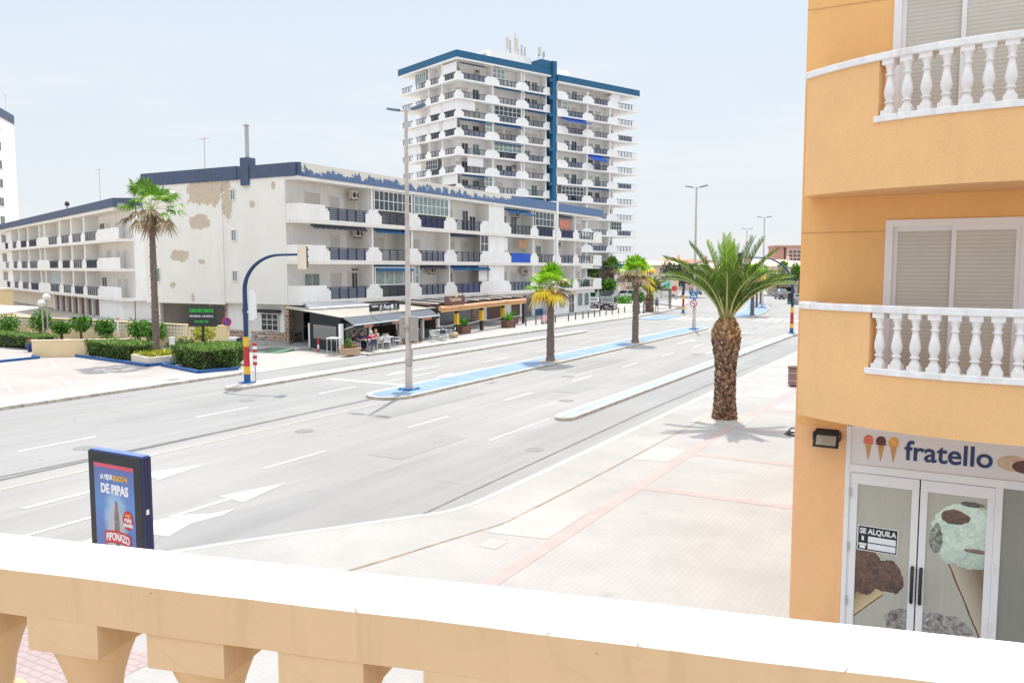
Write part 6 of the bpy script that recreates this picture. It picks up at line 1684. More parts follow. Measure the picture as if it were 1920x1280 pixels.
# ------------------------------------------------------------------ bollards, barrier, planters, bin, bag
BO = thing('bollard', None, 'bollard', W(65.62, 36.1, 0.115), 0, 'small dark bollards along the far pavement')
mb = MB(); mb.tube([(0, 0, 0), (0, 0, 0.72), (0, 0, 0.76)], [0.06, 0.06, 0.035], 10); mb.build('post', [BLACK], BO)
mb = MB(); mb.tube([(0, 0, 0.56), (0, 0, 0.62)], 0.066, 10); mb.build('ring', [STEEL], BO)
bl = [(65.62, 36.1), (68.54, 36.5), (70.6, 36.5), (74.04, 36.1), (76.89, 36.0), (79.3, 36.3), (81.2, 36.3), (83.3, 36.6), (85.0, 36.6), (87.0, 36.8), (88.6, 36.7), (90.2, 36.6), (92.4, 36.7), (95.2, 37.0), (97.8, 36.9)]
BO['label'] = 'small dark bollard in the pavement row left of the spotted yellow palm trunk or right of it'
names = ['first', 'second', 'third', 'fourth', 'fifth', 'sixth', 'seventh', 'eighth', 'ninth', 'tenth', 'eleventh', 'twelfth', 'thirteenth', 'fourteenth', 'fifteenth']
for i, (u_, v_) in enumerate(bl):
    lab = '%s small dark bollard counted from the restaurant pergola end of the pavement row' % names[i]
    if i == 0: BO['label'] = lab
    else: dup(BO, W(u_, v_, 0.115), 0, lab)
dup(BO, W(92.24, 34.05, 0.115), 0, 'tall dark bollard left of the pair by the short palm', 'tall bollards by the short palm', (1.3, 1.3, 2.2))
dup(BO, W(94.67, 34.34, 0.115), 0, 'tall dark bollard right of the pair by the short palm', 'tall bollards by the short palm', (1.3, 1.3, 2.2))
t = thing('barrier', 'low red and white striped barrier board by the bollards', 'barrier', W(71.9, 36.2, 0.115), PI / 2)
mb = MB()
for i in range(8): mb.box(-0.7 + 0.175 * i, -0.525 + 0.175 * i, -0.03, 0.03, 0.25, 0.85, i % 2)
mb.build('striped_board', [RED, WPAINT], t)
mb = MB(); mb.box(-0.5, -0.42, -0.2, 0.2, 0, 0.25); mb.box(0.42, 0.5, -0.2, 0.2, 0, 0.25); mb.build('foot', [STEEL], t)

def leaf_cloud(mb, n, fn, size, m=0, up=0.3, r=None):
    r = r or rnd
    for _ in range(n):
        p = Vector(fn())
        d = Vector((r.gauss(0, 1), r.gauss(0, 1), r.gauss(0, 1) + up)).normalized()
        a = d.orthogonal().normalized(); b = d.cross(a)
        an = r.random() * 2 * PI
        x = a * math.cos(an) + b * math.sin(an); y = d.cross(x)
        s = size * (0.6 + 0.8 * r.random())
        mb.add([p - x * s * 0.5, p + y * s * 0.28, p + x * s * 0.6, p - y * s * 0.28], [(0, 1, 2, 3)], m)
def blob_fn(c, rx, ry, rz, shell=0.55, lump=0.2):
    c = Vector(c); ph = [rnd.random() * 6 for _ in range(3)]
    def f():
        while True:
            d = Vector((rnd.gauss(0, 1), rnd.gauss(0, 1), rnd.gauss(0, 1)))
            if d.length > 0.01: break
        d.normalize()
        k = shell + (1 - shell) * rnd.random() ** 0.5
        k *= 1 + lump * math.sin(3 * d.x + ph[0]) * math.sin(4 * d.y + ph[1]) + lump * 0.6 * math.sin(7 * d.z + ph[2])
        return (c.x + d.x * rx * k, c.y + d.y * ry * k, c.z + d.z * rz * k)
    return f
def planter(u, v, rot, label, m, plant, L=1.0, wd=0.5, h=0.5, ph=0.75, group=None):
    t = thing('planter', label, 'planter', W(u, v, 0.115), rot, group)
    mb = MB(); a, b, c, d = L / 2, wd / 2, L / 2 * 1.12, wd / 2 * 1.15
    mb.hexa([(-a, -b, 0), (a, -b, 0), (a, b, 0), (-a, b, 0)], [(-c, -d, h), (c, -d, h), (c, d, h), (-c, d, h)]); mb.box(-c - 0.02, c + 0.02, -d - 0.02, d + 0.02, h - 0.08, h + 0.002, 0); mb.build('box', [m], t, bevel=0.015)
    mb = MB(); mb.box(-c + 0.06, c - 0.06, -d + 0.06, d - 0.06, h, h + 0.02); mb.build('soil', [SOIL], t)
    mb = MB()
    if plant == 'yucca':
        for i in range(46):
            a_ = rnd.random() * 2 * PI; e = 0.25 + rnd.random() * 1.2; Ln = ph * (0.7 + 0.5 * rnd.random())
            bx = (rnd.random() - 0.5) * L * 0.7; by = (rnd.random() - 0.5) * wd * 0.5
            pts = []; w0 = 0.05
            for k in range(4):
                s = k / 3.0; x = bx + math.cos(a_) * Ln * s * math.cos(e); y = by + math.sin(a_) * Ln * s * math.cos(e); z = h + Ln * s * math.sin(e) - 0.25 * Ln * s * s * (1.2 - e)
                ww = w0 * (1 - s * 0.9); pts += [(x - math.sin(a_) * ww, y + math.cos(a_) * ww, z), (x + math.sin(a_) * ww, y - math.cos(a_) * ww, z)]
            mb.add(pts, [(0, 1, 3, 2), (2, 3, 5, 4), (4, 5, 7, 6)])
        mb.build('plant', [LEAFP], t)
    else:
        leaf_cloud(mb, 260, blob_fn((0, 0, h + 0.12), L * 0.5, wd * 0.5, 0.2), 0.12); leaf_cloud(mb, 120, blob_fn((-0.15, 0, h + 0.3), 0.25, 0.2, 0.28), 0.13, 1)
        mb.build('plant', [mat_leaf('dry_plant', [(0.0, (0.12, 0.10, 0.03)), (0.5, (0.30, 0.16, 0.08)), (1.0, (0.42, 0.40, 0.12))]), LEAFT], t)
    return t
planter(58.0, 36.75, PI / 2, 'square brown planter of bright green leaves at the first yellow panelled post', RUST, 'yucca', 1.3, 0.6, 0.62, 1.0)
planter(65.8, 36.9, PI / 2, 'square brown planter of bright green leaves at the third yellow panelled post', RUST, 'yucca', 1.3, 0.6, 0.62, 0.95)
planter(70.3, 38.9, PI / 2, 'brown planter of bright green leaves behind, next to the end pergola post', RUST, 'yucca', 1.2, 0.6, 0.6, 0.9)
planter(40.2, 33.9, PI / 2 - 0.1, 'low tan stone planter with dry flowers at the corner of the bar terrace', TERRA, 'dry', 1.15, 0.6, 0.42)
t = thing('boulder', 'rounded tan boulder on the pavement beside the bar terrace chairs', 'boulder', W(54.1, 35.2, 0.115), 0)
mb = MB(); mb.ball((0, 0, 0.22), 0.5, 12, sq=(0.6, 1.1, 0.5)); mb.build('stone', [TERRA], t)
t = thing('litter_bin', 'brown cylindrical litter bin with pale bands on the pavement', 'bin', W(39.26, 6.9, 0.12), 0)
BINM = mat_slats('bin_slats', (0.27, 0.16, 0.135), 0.08, 0)
mb = MB(); mb.tube([(0, 0, 0.06), (0, 0, 0.86)], 0.31, 20); mb.build('drum', [BINM], t)
mb = MB(); mb.tube([(0, 0, 0.82), (0, 0, 0.90)], [0.33, 0.33], 20); mb.build('rim', [RUST], t); mb = MB(); mb.tube([(0, 0, 0.902), (0, 0, 0.906)], 0.24, 16); mb.build('opening', [DARK], t)
mb = MB(); mb.tube([(0, 0, 0.25), (0, 0, 0.29)], 0.318, 20); mb.tube([(0, 0, 0.60), (0, 0, 0.64)], 0.318, 20); mb.build('hoop', [STEEL], t)
mb = MB(); mb.tube([(0, 0, 0), (0, 0, 0.06)], 0.2, 12); mb.build('foot', [BLACK], t)
t = thing('bag', 'crumpled black bag lying on the pavement at the ochre corner', 'bag', W(27.6, 4.62, 0.12), 0.4)
t.scale = (0.85, 0.85, 0.8)
mb = MB(); R = random.Random(5)
pts = []; fs = []
for i in range(7):
    th = PI / 2 * i / 6
    for j in range(18):
        a = 2 * PI * j / 18; k = 1 + 0.18 * math.sin(5 * a + i) + 0.1 * R.random()
        pts.append((0.52 * k * math.cos(th) * math.cos(a), 0.3 * k * math.cos(th) * math.sin(a), 0.34 * math.sin(th) * (1 + 0.2 * math.sin(3 * a))))
for i in range(6):
    for j in range(18): fs.append((i * 18 + j, i * 18 + (j + 1) % 18, (i + 1) * 18 + (j + 1) % 18, (i + 1) * 18 + j))
mb.add(pts, fs, 0, False); mb.build('sack', [mat('bin_bag', (0.03, 0.03, 0.03), 0.3)], t)

# ------------------------------------------------------------------ left plaza: fence, walls, hedges, shrubs
t = thing('block_fence', 'long cream wall with a breeze block lattice top behind the clipped shrubs', 'fence', W(39.0, 43.6, 0.1), PI / 2 * 2)
FX = lambda v_: (v_ - 43.6)
mb = MB(); mb.box(0, 34, 0, 0.2, 0, 0.75); mb.box(-0.35, 0.35, -0.08, 0.28, 0, 1.62)
mb.build('wall', [YWALL], t)
mb = MB()
for i in range(12): mb.box(0.4 + 3.0 * i, 0.4 + 3.0 * i + 0.3, -0.02, 0.22, 0.755, 1.50)
mb.box(0.35, 34, -0.03, 0.23, 1.50, 1.56); mb.build('pillar', [YWALL], t)
mb = MB()
for i in range(12): mb.box(0.705 + 3.0 * i, 3.395 + 3.0 * i, 0.04, 0.16, 0.755, 1.497)
mb.build('lattice', [BREEZE], t)
t.rotation_euler = (0, 0, PI)
t = thing('low_wall', 'low plain yellow wall standing in the plaza left of the hedge', 'wall', W(29.64, 49.78, 0.12), 0)
mb = MB(); p, q = (29.64, 49.78), (34.3, 50.9)
wallq(mb, (29.64, 49.78), (33.2, 45.6), 0.12, 1.12, 0, 0.22); mb.build('wall', [YWALL], t, world=True)
mb = MB(); wallq(mb, (29.60, 49.84), (33.24, 45.54), 1.121, 1.16, 0, 0.26); mb.build('cap', [CREAM], t, world=True)

def hedge(name, label, base, h, n, m=LEAFH, size=0.11, cat='hedge', kerb=None, z0=0.12, lump=0.09):
    # base: polygon of (u, v); leaves fill the outer shell of the prism
    cu = sum(p[0] for p in base) / len(base); cv = sum(p[1] for p in base) / len(base)
    t = thing(name, label, cat, W(cu, cv, z0), 0)
    P = [(-(v_ - cv), u_ - cu) for u_, v_ in base]
    mb = MB(); mb.prism([(x * 0.86, y * 0.86) for x, y in P], 0.12, h * 0.86); mb.build('dark_core', [mat('hedge_inside', (0.022, 0.030, 0.012), 0.9)], t)  # added dark solid core, stops sight through the leaves
    k = len(P); per = [math.hypot(P[(i + 1) % k][0] - P[i][0], P[(i + 1) % k][1] - P[i][1]) for i in range(k)]
    tot = sum(per)
    def side():
        r = rnd.random() * tot
        for i in range(k):
            if r < per[i]: break
            r -= per[i]
        f = r / per[i]; x = P[i][0] + (P[(i + 1) % k][0] - P[i][0]) * f; y = P[i][1] + (P[(i + 1) % k][1] - P[i][1]) * f
        z = h * rnd.random() ** 0.7
        s = 0.84 + 0.17 * rnd.random() + lump * math.sin(2.3 * x + 1.3 * z) * math.sin(2.9 * y + 2 * z)
        if z < 0.25: s -= 0.12 * rnd.random()
        return (x * s, y * s, z)
    def topf():
        i = rnd.randrange(k); a, b = rnd.random(), rnd.random()
        x = (P[i][0] * (1 - a) + P[(i + 1) % k][0] * a) * b ** 0.5; y = (P[i][1] * (1 - a) + P[(i + 1) % k][1] * a) * b ** 0.5
        return (x, y, h * (0.90 + 0.12 * rnd.random()) + 0.05 * math.sin(3 * x) * math.sin(3 * y))
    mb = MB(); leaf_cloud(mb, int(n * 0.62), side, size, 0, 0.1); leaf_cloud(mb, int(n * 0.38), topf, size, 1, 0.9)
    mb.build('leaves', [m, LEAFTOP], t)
    if kerb:
        mb = MB()
        for a, b in zip(kerb[:-1], kerb[1:]): wallq(mb, a, b, z0 - 0.02, z0 + 0.16, 0, 0.16)
        mb.build('blue_edging', [BLUEP], t, world=True)
    return t
LEAFTOP = mat_leaf('hedge_sunlit_top', [(0.0, (0.06, 0.13, 0.02)), (0.5, (0.13, 0.25, 0.035)), (1.0, (0.26, 0.36, 0.08))])  # brighter greens paint the sunlight on the hedge tops
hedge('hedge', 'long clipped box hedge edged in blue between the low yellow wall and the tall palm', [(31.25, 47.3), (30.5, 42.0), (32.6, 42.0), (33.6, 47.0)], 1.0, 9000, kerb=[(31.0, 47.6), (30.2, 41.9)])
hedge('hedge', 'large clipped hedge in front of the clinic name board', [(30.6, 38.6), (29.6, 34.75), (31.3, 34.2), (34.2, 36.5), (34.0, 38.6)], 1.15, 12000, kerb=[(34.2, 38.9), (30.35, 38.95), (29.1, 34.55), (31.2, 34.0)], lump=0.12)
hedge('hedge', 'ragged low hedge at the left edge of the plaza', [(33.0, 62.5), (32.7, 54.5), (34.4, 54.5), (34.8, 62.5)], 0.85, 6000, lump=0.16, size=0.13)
t = thing('flower_pot', 'round blue flower pot at the end of the ragged left hedge', 'flower pot', W(31.6, 53.1, 0.12), 0)
mb = MB(); mb.lathe([(0.24, 0), (0.36, 0.5), (0.38, 0.55), (0.34, 0.55)], 16); mb.build('pot', [mat('pot_blue', (0.02, 0.04, 0.22), 0.4)], t)
mb = MB(); leaf_cloud(mb, 150, blob_fn((0, 0, 0.66), 0.35, 0.35, 0.2), 0.13); mb.build('plant', [mat_leaf('dry_plant', [(0, (0.1, 0.1, 0.03)), (1, (0.4, 0.3, 0.12))])], t)
mb = MB(); wallq(mb, (26.9, 48.6), (29.3, 48.7), 0.10, 0.26, 0, 0.2); wallq(mb, (29.3, 48.7), (29.6, 49.7), 0.10, 0.26, 0, 0.2)
setp(mb.build('blue_kerb', [BLUEP]), 'blue painted kerb left of the low yellow wall', 'kerb')
PB = thing('planter_bed', 'cream masonry planter bed with a blue edge under the tall palm', 'planter', W(31.5, 41.0, 0.12), 0)
mb = MB(); B_ = [(30.7, 41.9), (30.0, 39.55), (32.0, 39.3), (33.2, 41.3), (32.8, 41.95)]
for a, b in zip(B_, B_[1:] + B_[:1]): wallq(mb, a, b, 0.12, 0.60, 0, 0.18)
mb.build('wall', [CREAM], PB, world=True)
mb = MB(); wallq(mb, (30.2, 41.9), (29.75, 39.4), 0.1, 0.28, 0, 0.2); wallq(mb, (29.75, 39.4), (33.0, 38.95), 0.1, 0.28, 0, 0.2); mb.build('blue_edging', [BLUEP], PB, world=True)
mb = MB(); mb.prism([(-v_, u_) for u_, v_ in B_], 0.13, 0.52); mb.build('soil', [SOIL], PB, world=True)
mb = MB(); leaf_cloud(mb, 900, lambda: W(30.5 + 2.2 * rnd.random(), 39.8 + 1.9 * rnd.random(), 0.55 + 0.25 * rnd.random()), 0.13); mb.build('plants', [LEAFY], PB, world=True)
BK_ = []
mb = MB(); wallq(mb, (34.4, 40.6), (36.5, 41.5), 0.1, 0.3, 0, 0.2); wallq(mb, (33.9, 39.6), (34.4, 40.6), 0.1, 0.3, 0, 0.2); setp(mb.build('blue_kerb', [BLUEP]), 'blue painted kerb behind the tall palm, beside the yellow shrub', 'kerb')

def topiary(u, v, h, r, label, m=LEAFT, group='clipped shrubs in front of the cream fence', n=900, rz=0.75, z0=0.12, stems=3, size=0.16):
    t = thing('clipped_shrub', label, 'shrub', W(u, v, z0), 0, group)
    mb = MB()
    for i in range(stems):
        a = 2 * PI * i / stems + rnd.random(); e = (r * 0.45 * math.cos(a), r * 0.45 * math.sin(a), h - r * rz * 0.6)
        mb.tube([(0.08 * math.cos(a), 0.08 * math.sin(a), 0), (e[0] * 0.35 + 0.05 * rnd.gauss(0, 1), e[1] * 0.35, h * 0.4), e], [0.06, 0.045, 0.025], 6)
    mb.build('trunk', [BARKS], t)
    mb = MB()
    for i in range(5):
        a = 2 * PI * i / 5; c = (r * 0.42 * math.cos(a), r * 0.42 * math.sin(a), h - r * rz + 0.12 * rnd.gauss(0, 1) * r)
        leaf_cloud(mb, n // 5, blob_fn(c, r * 0.62, r * 0.62, r * rz, 0.4), size, 0, 0.6)
    mb.build('crown', [m], t)
    return t
for v_, h_, r_, lb in [(66.3, 1.55, 0.75, 'clipped green shrub at the left edge before the cream fence'), (61.9, 1.95, 0.75, 'tallest clipped green shrub, left of the globe lamp post'), (59.4, 1.3, 0.5, 'small low dark green shrub right behind the globe lamp post'),
                       (57.0, 1.75, 0.65, 'clipped green shrub between the globe lamp and the white corner post'), (54.2, 1.6, 0.6, 'clipped green shrub just left of the thin white post'), (50.6, 1.65, 0.62, 'clipped bright shrub, left one of the close pair'), (48.9, 1.7, 0.72, 'clipped bright shrub with bare stems, right one of the close pair')]:
    topiary(37.6, v_, h_ + 0.12, r_ * 1.25, lb, n=1300)
topiary(36.6, 42.9, 1.75, 0.8, 'yellow leaved shrub with crooked stems left of the clinic board', LEAFY, None, 1000)
topiary(36.2, 44.6, 0.75, 0.95, 'low dark green spreading bush under the yellow shrub', LEAFH, None, 1400, 0.5)
topiary(37.0, 53.0, 0.62, 0.75, 'low rounded dark bush behind the box hedge, left', LEAFH, None, 900, 0.6)
topiary(36.6, 50.0, 0.55, 0.8, 'low rounded dark bush behind the box hedge, right', LEAFH, None, 900, 0.5)
topiary(38.0, 41.5, 0.8, 0.5, 'small green bush at the foot of the fence end post', LEAFH, None, 500, 0.7)
t = thing('post', 'thin white post by the shrubs at the end of the low yellow wall', 'post', W(37.9, 53.2, 0.12), 0)
mb = MB(); mb.box(-0.05, 0.05, -0.05, 0.05, 0, 1.75); mb.build('shaft', [WPAINT], t); mb = MB(); mb.ball((0, 0, 1.83), 0.1, 8); mb.build('cap', [ORANGEC], t)
t = thing('pedestal', 'white service pedestal left of the tall palm trunk', 'pedestal', W(35.0, 43.9, 0.12), 0)
mb = MB(); mb.box(-0.12, 0.12, -0.12, 0.12, 0, 1.0); mb.box(-0.15, 0.15, -0.15, 0.15, 1.0, 1.06); mb.build('body', [WPAINT], t)
t = thing('utility_box', 'white and dark utility box behind the clinic board post', 'box', W(35.2, 38.6, 0.12), 0)
mb = MB(); mb.box(-0.35, 0.35, -0.15, 0.15, 0, 1.25, 0); mb.box(0.36, 0.5, -0.15, 0.15, 0, 1.25, 1); mb.build('body', [WPAINT, BLACK], t)
t = thing('building', 'cream flat roofed building corner at the left edge above the fence', 'building', W(48, 96.5, 0), 0)
t.name = 'annex_building'
mb = MB(); mb.box(-6, 2.6, 0, 6, 0, 3.1); mb.build('wall', [YWALL], t); mb = MB(); mb.box(-6.1, 2.7, -0.1, 6, 3.102, 3.3); mb.build('roof', [CREAM], t)
t = thing('canopy', 'white sloping canopy roof behind the fence at far left', 'canopy', W(44.5, 83.5, 0), 0)
mb = MB(); mb.hexa([(-8, 0, 1.15), (3.4, 0, 1.15), (3.4, 4, 1.6), (-8, 4, 1.6)], [(-8, 0, 1.22), (3.4, 0, 1.22), (3.4, 4, 1.75), (-8, 4, 1.75)]); mb.build('roof', [FRAMEW], t)
mb = MB(); mb.box(3.2, 3.4, 0.1, 0.3, 0, 1.14); mb.box(-4, -3.8, 0.1, 0.3, 0, 1.14); mb.build('post', [FRAMEW], t)
# ramp mat, low kerb of the covered walk, bollard rails at the bar corner
mb = MB(); mb.add([W(39.3, 40.6, 0.03), W(39.0, 38.9, 0.03), W(40.9, 39.3, 0.17), W(41.2, 41.2, 0.17)], [(0, 1, 2, 3)]); mb.add([W(39.3, 40.6, 0.0), W(39.0, 38.9, 0.0), W(40.9, 39.3, 0.0), W(41.2, 41.2, 0.0), W(39.3, 40.6, 0.03), W(39.0, 38.9, 0.03), W(40.9, 39.3, 0.17), W(41.2, 41.2, 0.17)], [(0, 1, 5, 4), (1, 2, 6, 5), (3, 0, 4, 7)])
setp(mb.build('ramp_mat', [GREENMAT]), 'green carpeted ramp up to the bar entrance', 'ramp')
mb = MB(); slab(mb, [(40.6, 47.5), (39.4, 41.2), (41.2, 41.2), (41.0, 39.3), (42.0, 39.0), (44.6, 43.6), (44.6, 58)], 0.02, 0.16)
setp(mb.build('covered_walk', mat('walk_grey', (0.27, 0.25, 0.235), 0.8, var=0.1)), kind='structure')
mb = MB()
for a, b in (((40.55, 47.5), (39.35, 41.2)), ((40.95, 39.3), (41.9, 38.95))): wallq(mb, a, b, 0.02, 0.2, 0, 0.18)
setp(mb.build('walk_kerb', [KERBW]), kind='structure')
t = thing('marker_post', 'short red and white post at the dark corner of the bar terrace', 'post', W(40.3, 36.6, 0.115), 0)
mb = MB(); mb.tube([(0, 0, 0), (0, 0, 0.25)], 0.06, 8); mb.tube([(0, 0, 0.5), (0, 0, 0.95)], 0.06, 8); mb.build('red_band', [RED], t); mb = MB(); mb.tube([(0, 0, 0.25), (0, 0, 0.5)], 0.06, 8); mb.build('white_band', [WPAINT], t)
# ------------------------------------------------------------------ date palm near the ochre building
CR = Vector((0.875, 0.485, 0)); CF = Vector((-0.485, 0.875, 0))      # right / away, as directions on the street grid at the palm
def frond(mb, base, az, el0, L, droop, m=0, n=46, lw=0.030, leaf=0.42, twist=0.0, r=None, mr=1, spread=1.0):
    r = r or rnd
    d = Vector((math.cos(az), math.sin(az), 0)); side = Vector((-d.y, d.x, 0))
    P = []; p = Vector(base); e = el0; K = 16
    for k in range(K + 1):
        P.append(p.copy()); s = L / K
        p = p + (d * math.cos(e) + Vector((0, 0, math.sin(e)))) * s
        e -= droop / K * (0.4 + 1.3 * k / K)
    rad = [0.045 * (1 - 0.93 * k / K) * (L / 3.0) + 0.004 for k in range(K + 1)]
    mb.tube(P, rad, 5, mr, cap=False)
    for i in range(n):
        t = 0.07 + 0.93 * i / (n - 1); f = t * K; k = min(K - 1, int(f)); q = P[k].lerp(P[k + 1], f - k)
        tan = (P[k + 1] - P[k]).normalized(); nor = side.cross(tan).normalized()
        if nor.z < 0: nor = -nor
        ln = leaf * (0.30 + 0.70 * math.sin(PI * min(1, 0.10 + 0.80 * t)) ** 0.7) * (0.85 + 0.3 * r.random())
        if t < 0.22: ln *= 0.55
        for sgn in (-1, 1):
            v = (tan * (0.62 + 0.42 * t) + side * sgn * 0.74 * spread + nor * (0.42 + 0.2 * r.random())).normalized()
            w_ = tan * lw * (1 - 0.3 * t)
            mid = q + v * ln * 0.55; tip = q + v * ln - Vector((0, 0, 0.10 * ln))
            mb.add([q - w_ * 0.6, q + w_ * 0.6, mid + w_ * 0.8, tip, mid - w_ * 0.8], [(0, 1, 2, 3, 4)], m)
    return P[-1]
def date_palm(u, v, z0, label, prof, ch, L, nf, trunk_n, seed, fr=None, sz=1.0, name='date_palm'):
    R = random.Random(seed)
    t = thing(name, label, 'palm tree', W(u, v, z0), 0)
    mb = MB(); mb.lathe([(r * 0.95, z) for r, z in prof], 18); tr = mb.build('trunk', [BOOTS], t)
    mb = MB()
    zt = prof[-1][1]
    def rad(z):
        for (r0, a), (r1, b) in zip(prof[:-1], prof[1:]):
            if a <= z <= b: return r0 + (r1 - r0) * (z - a) / (b - a)
        return prof[-1][0]
    ga = 2.39996
    for i in range(trunk_n):
        f = (i + 0.5) / trunk_n; z = zt * f; a = i * ga + 0.15 * R.gauss(0, 1); rr = rad(z)
        top = z > zt * 0.66
        w_ = (0.068 if top else 0.054) * sz * (0.8 + 0.5 * R.random()); h_ = (0.13 if top else 0.10) * sz * (0.8 + 0.5 * R.random()); o_ = (0.055 if top else 0.05) * sz * (0.5 + R.random())
        C = Vector((math.cos(a) * rr * 0.93, math.sin(a) * rr * 0.93, z)); Rn = Vector((math.cos(a), math.sin(a), 0)); Tn = Vector((-Rn.y, Rn.x, 0)); Z = Vector((0, 0, 1))
        pts = [C - Tn * w_ - Z * h_ * 0.2, C - Z * h_ * 0.85, C + Tn * w_ - Z * h_ * 0.2, C + Z * h_ * 0.45 + Rn * 0.01, C + Rn * o_ + Z * h_ * 0.30 - Tn * w_ * 0.75, C + Rn * o_ * 0.75 - Z * h_ * 0.25, C + Rn * o_ + Z * h_ * 0.30 + Tn * w_ * 0.75, C + Rn * o_ * 1.1 + Z * h_ * 0.55]
        mb.add(pts, [(0, 1, 5, 4), (1, 2, 6, 5), (2, 3, 7, 6), (3, 0, 4, 7), (4, 5, 6, 7)], 1 if z > zt * 0.80 else 0)
    mb.build('leaf_bases', [BOOTS, BOOTT], tr)
    cz = ch
    for (az, el, l, dr, kind) in (fr or []):
        mb = MB(); frond(mb, (0.10 * sz * math.cos(az), 0.10 * sz * math.sin(az), cz), az, el, l, dr, kind, n=int(84), lw=0.024 * sz, leaf=0.50 * sz, r=R, mr=3)
        mb.build('frond', [PALMD, PALML, PALMB, RACH], t)
    mb = MB()
    for i in range(26):
        a = i * ga; e = 1.15 + 0.3 * R.random(); l = (0.5 + 0.45 * R.random()) * sz; b = Vector((0.13 * sz * math.cos(a), 0.13 * sz * math.sin(a), cz - 0.15 * sz))
        tip = b + Vector((math.cos(a) * math.cos(e), math.sin(a) * math.cos(e), math.sin(e))) * l
        mb.tube([b, b.lerp(tip, 0.5), tip], [0.05 * sz, 0.03 * sz, 0.012 * sz], 5)
    mb.build('leaf_stalks', [RACHB], t)
    return t
def azr(right, away): # azimuth from picture right / away components
    d = CR * right + CF * away
    return math.atan2(d.y, d.x)
fr = [ # right, away, elevation deg, length, droop, kind
    (-1.0, -0.1, 63, 3.0, 1.40, 0), (-1.0, 0.2, 67, 3.1, 0.98, 0), (-0.8, 0.3, 76, 2.95, 0.52, 0), (-0.45, 0.3, 82, 2.8, 0.30, 1), (-0.9, -0.5, 68, 2.5, 1.1, 0), (-1, 0.6, 62, 2.8, 1.45, 0), (-0.6, -0.5, 72, 2.5, 1.0, 0),
    (1.0, 0.0, 58, 2.75, 1.12, 0), (1.0, -0.3, 55, 2.6, 1.15, 0), (0.9, 0.4, 64, 2.8, 1.2, 0), (0.8, -0.5, 64, 2.3, 1.3, 0), (0.62, 0.2, 78, 3.0, 0.30, 0), (0.78, 0.1, 74, 3.05, 0.34, 0), (0.75, -0.25, 71, 2.9, 0.65, 0), (0.36, 0.4, 83, 2.65, 0.2, 1),
    (0.0, -0.5, 84, 2.35, 0.9, 0), (-0.25, -0.9, 72, 2.4, 1.1, 0), (0.3, -0.9, 70, 2.3, 1.2, 0), (0.0, 0.25, 89, 2.95, 0.12, 1), (0.10, 0.2, 86, 2.75, 0.2, 1), (-0.12, 0.4, 86, 2.7, 0.25, 1), (0.3, 0.9, 68, 2.8, 0.9, 0), (-0.4, 0.9, 66, 2.8, 1.0, 0)]
date_palm(29.47, 7.58, 0.12, 'big date palm with thick pineapple trunk on the near pavement beside the ochre building',
          [(0.43, 0), (0.40, 0.25), (0.36, 0.7), (0.345, 1.3), (0.35, 1.9), (0.40, 2.25), (0.475, 2.65), (0.50, 2.9), (0.47, 3.15), (0.36, 3.4), (0.22, 3.58)], 3.55, 2.9, 30, 1150, 3,
          [(azr(a, b), math.radians(c), l, d, k) for a, b, c, l, d, k in fr])
fr2 = [(2 * PI * i / 15 + 0.3 * rnd.random(), math.radians(35 + 45 * rnd.random()), 2.6, 1.2 + 0.5 * rnd.random(), 0) for i in range(15)] + [(2.1 * i, math.radians(80), 2.3, 0.4, 1) for i in range(4)]
date_palm(98.5, 35.0, 0.115, 'short stout palm on the far pavement beside the bus shelter', [(0.55, 0), (0.48, 0.8), (0.50, 1.7), (0.42, 2.1)], 2.1, 2.6, 20, 160, 4, fr2, 1.3)

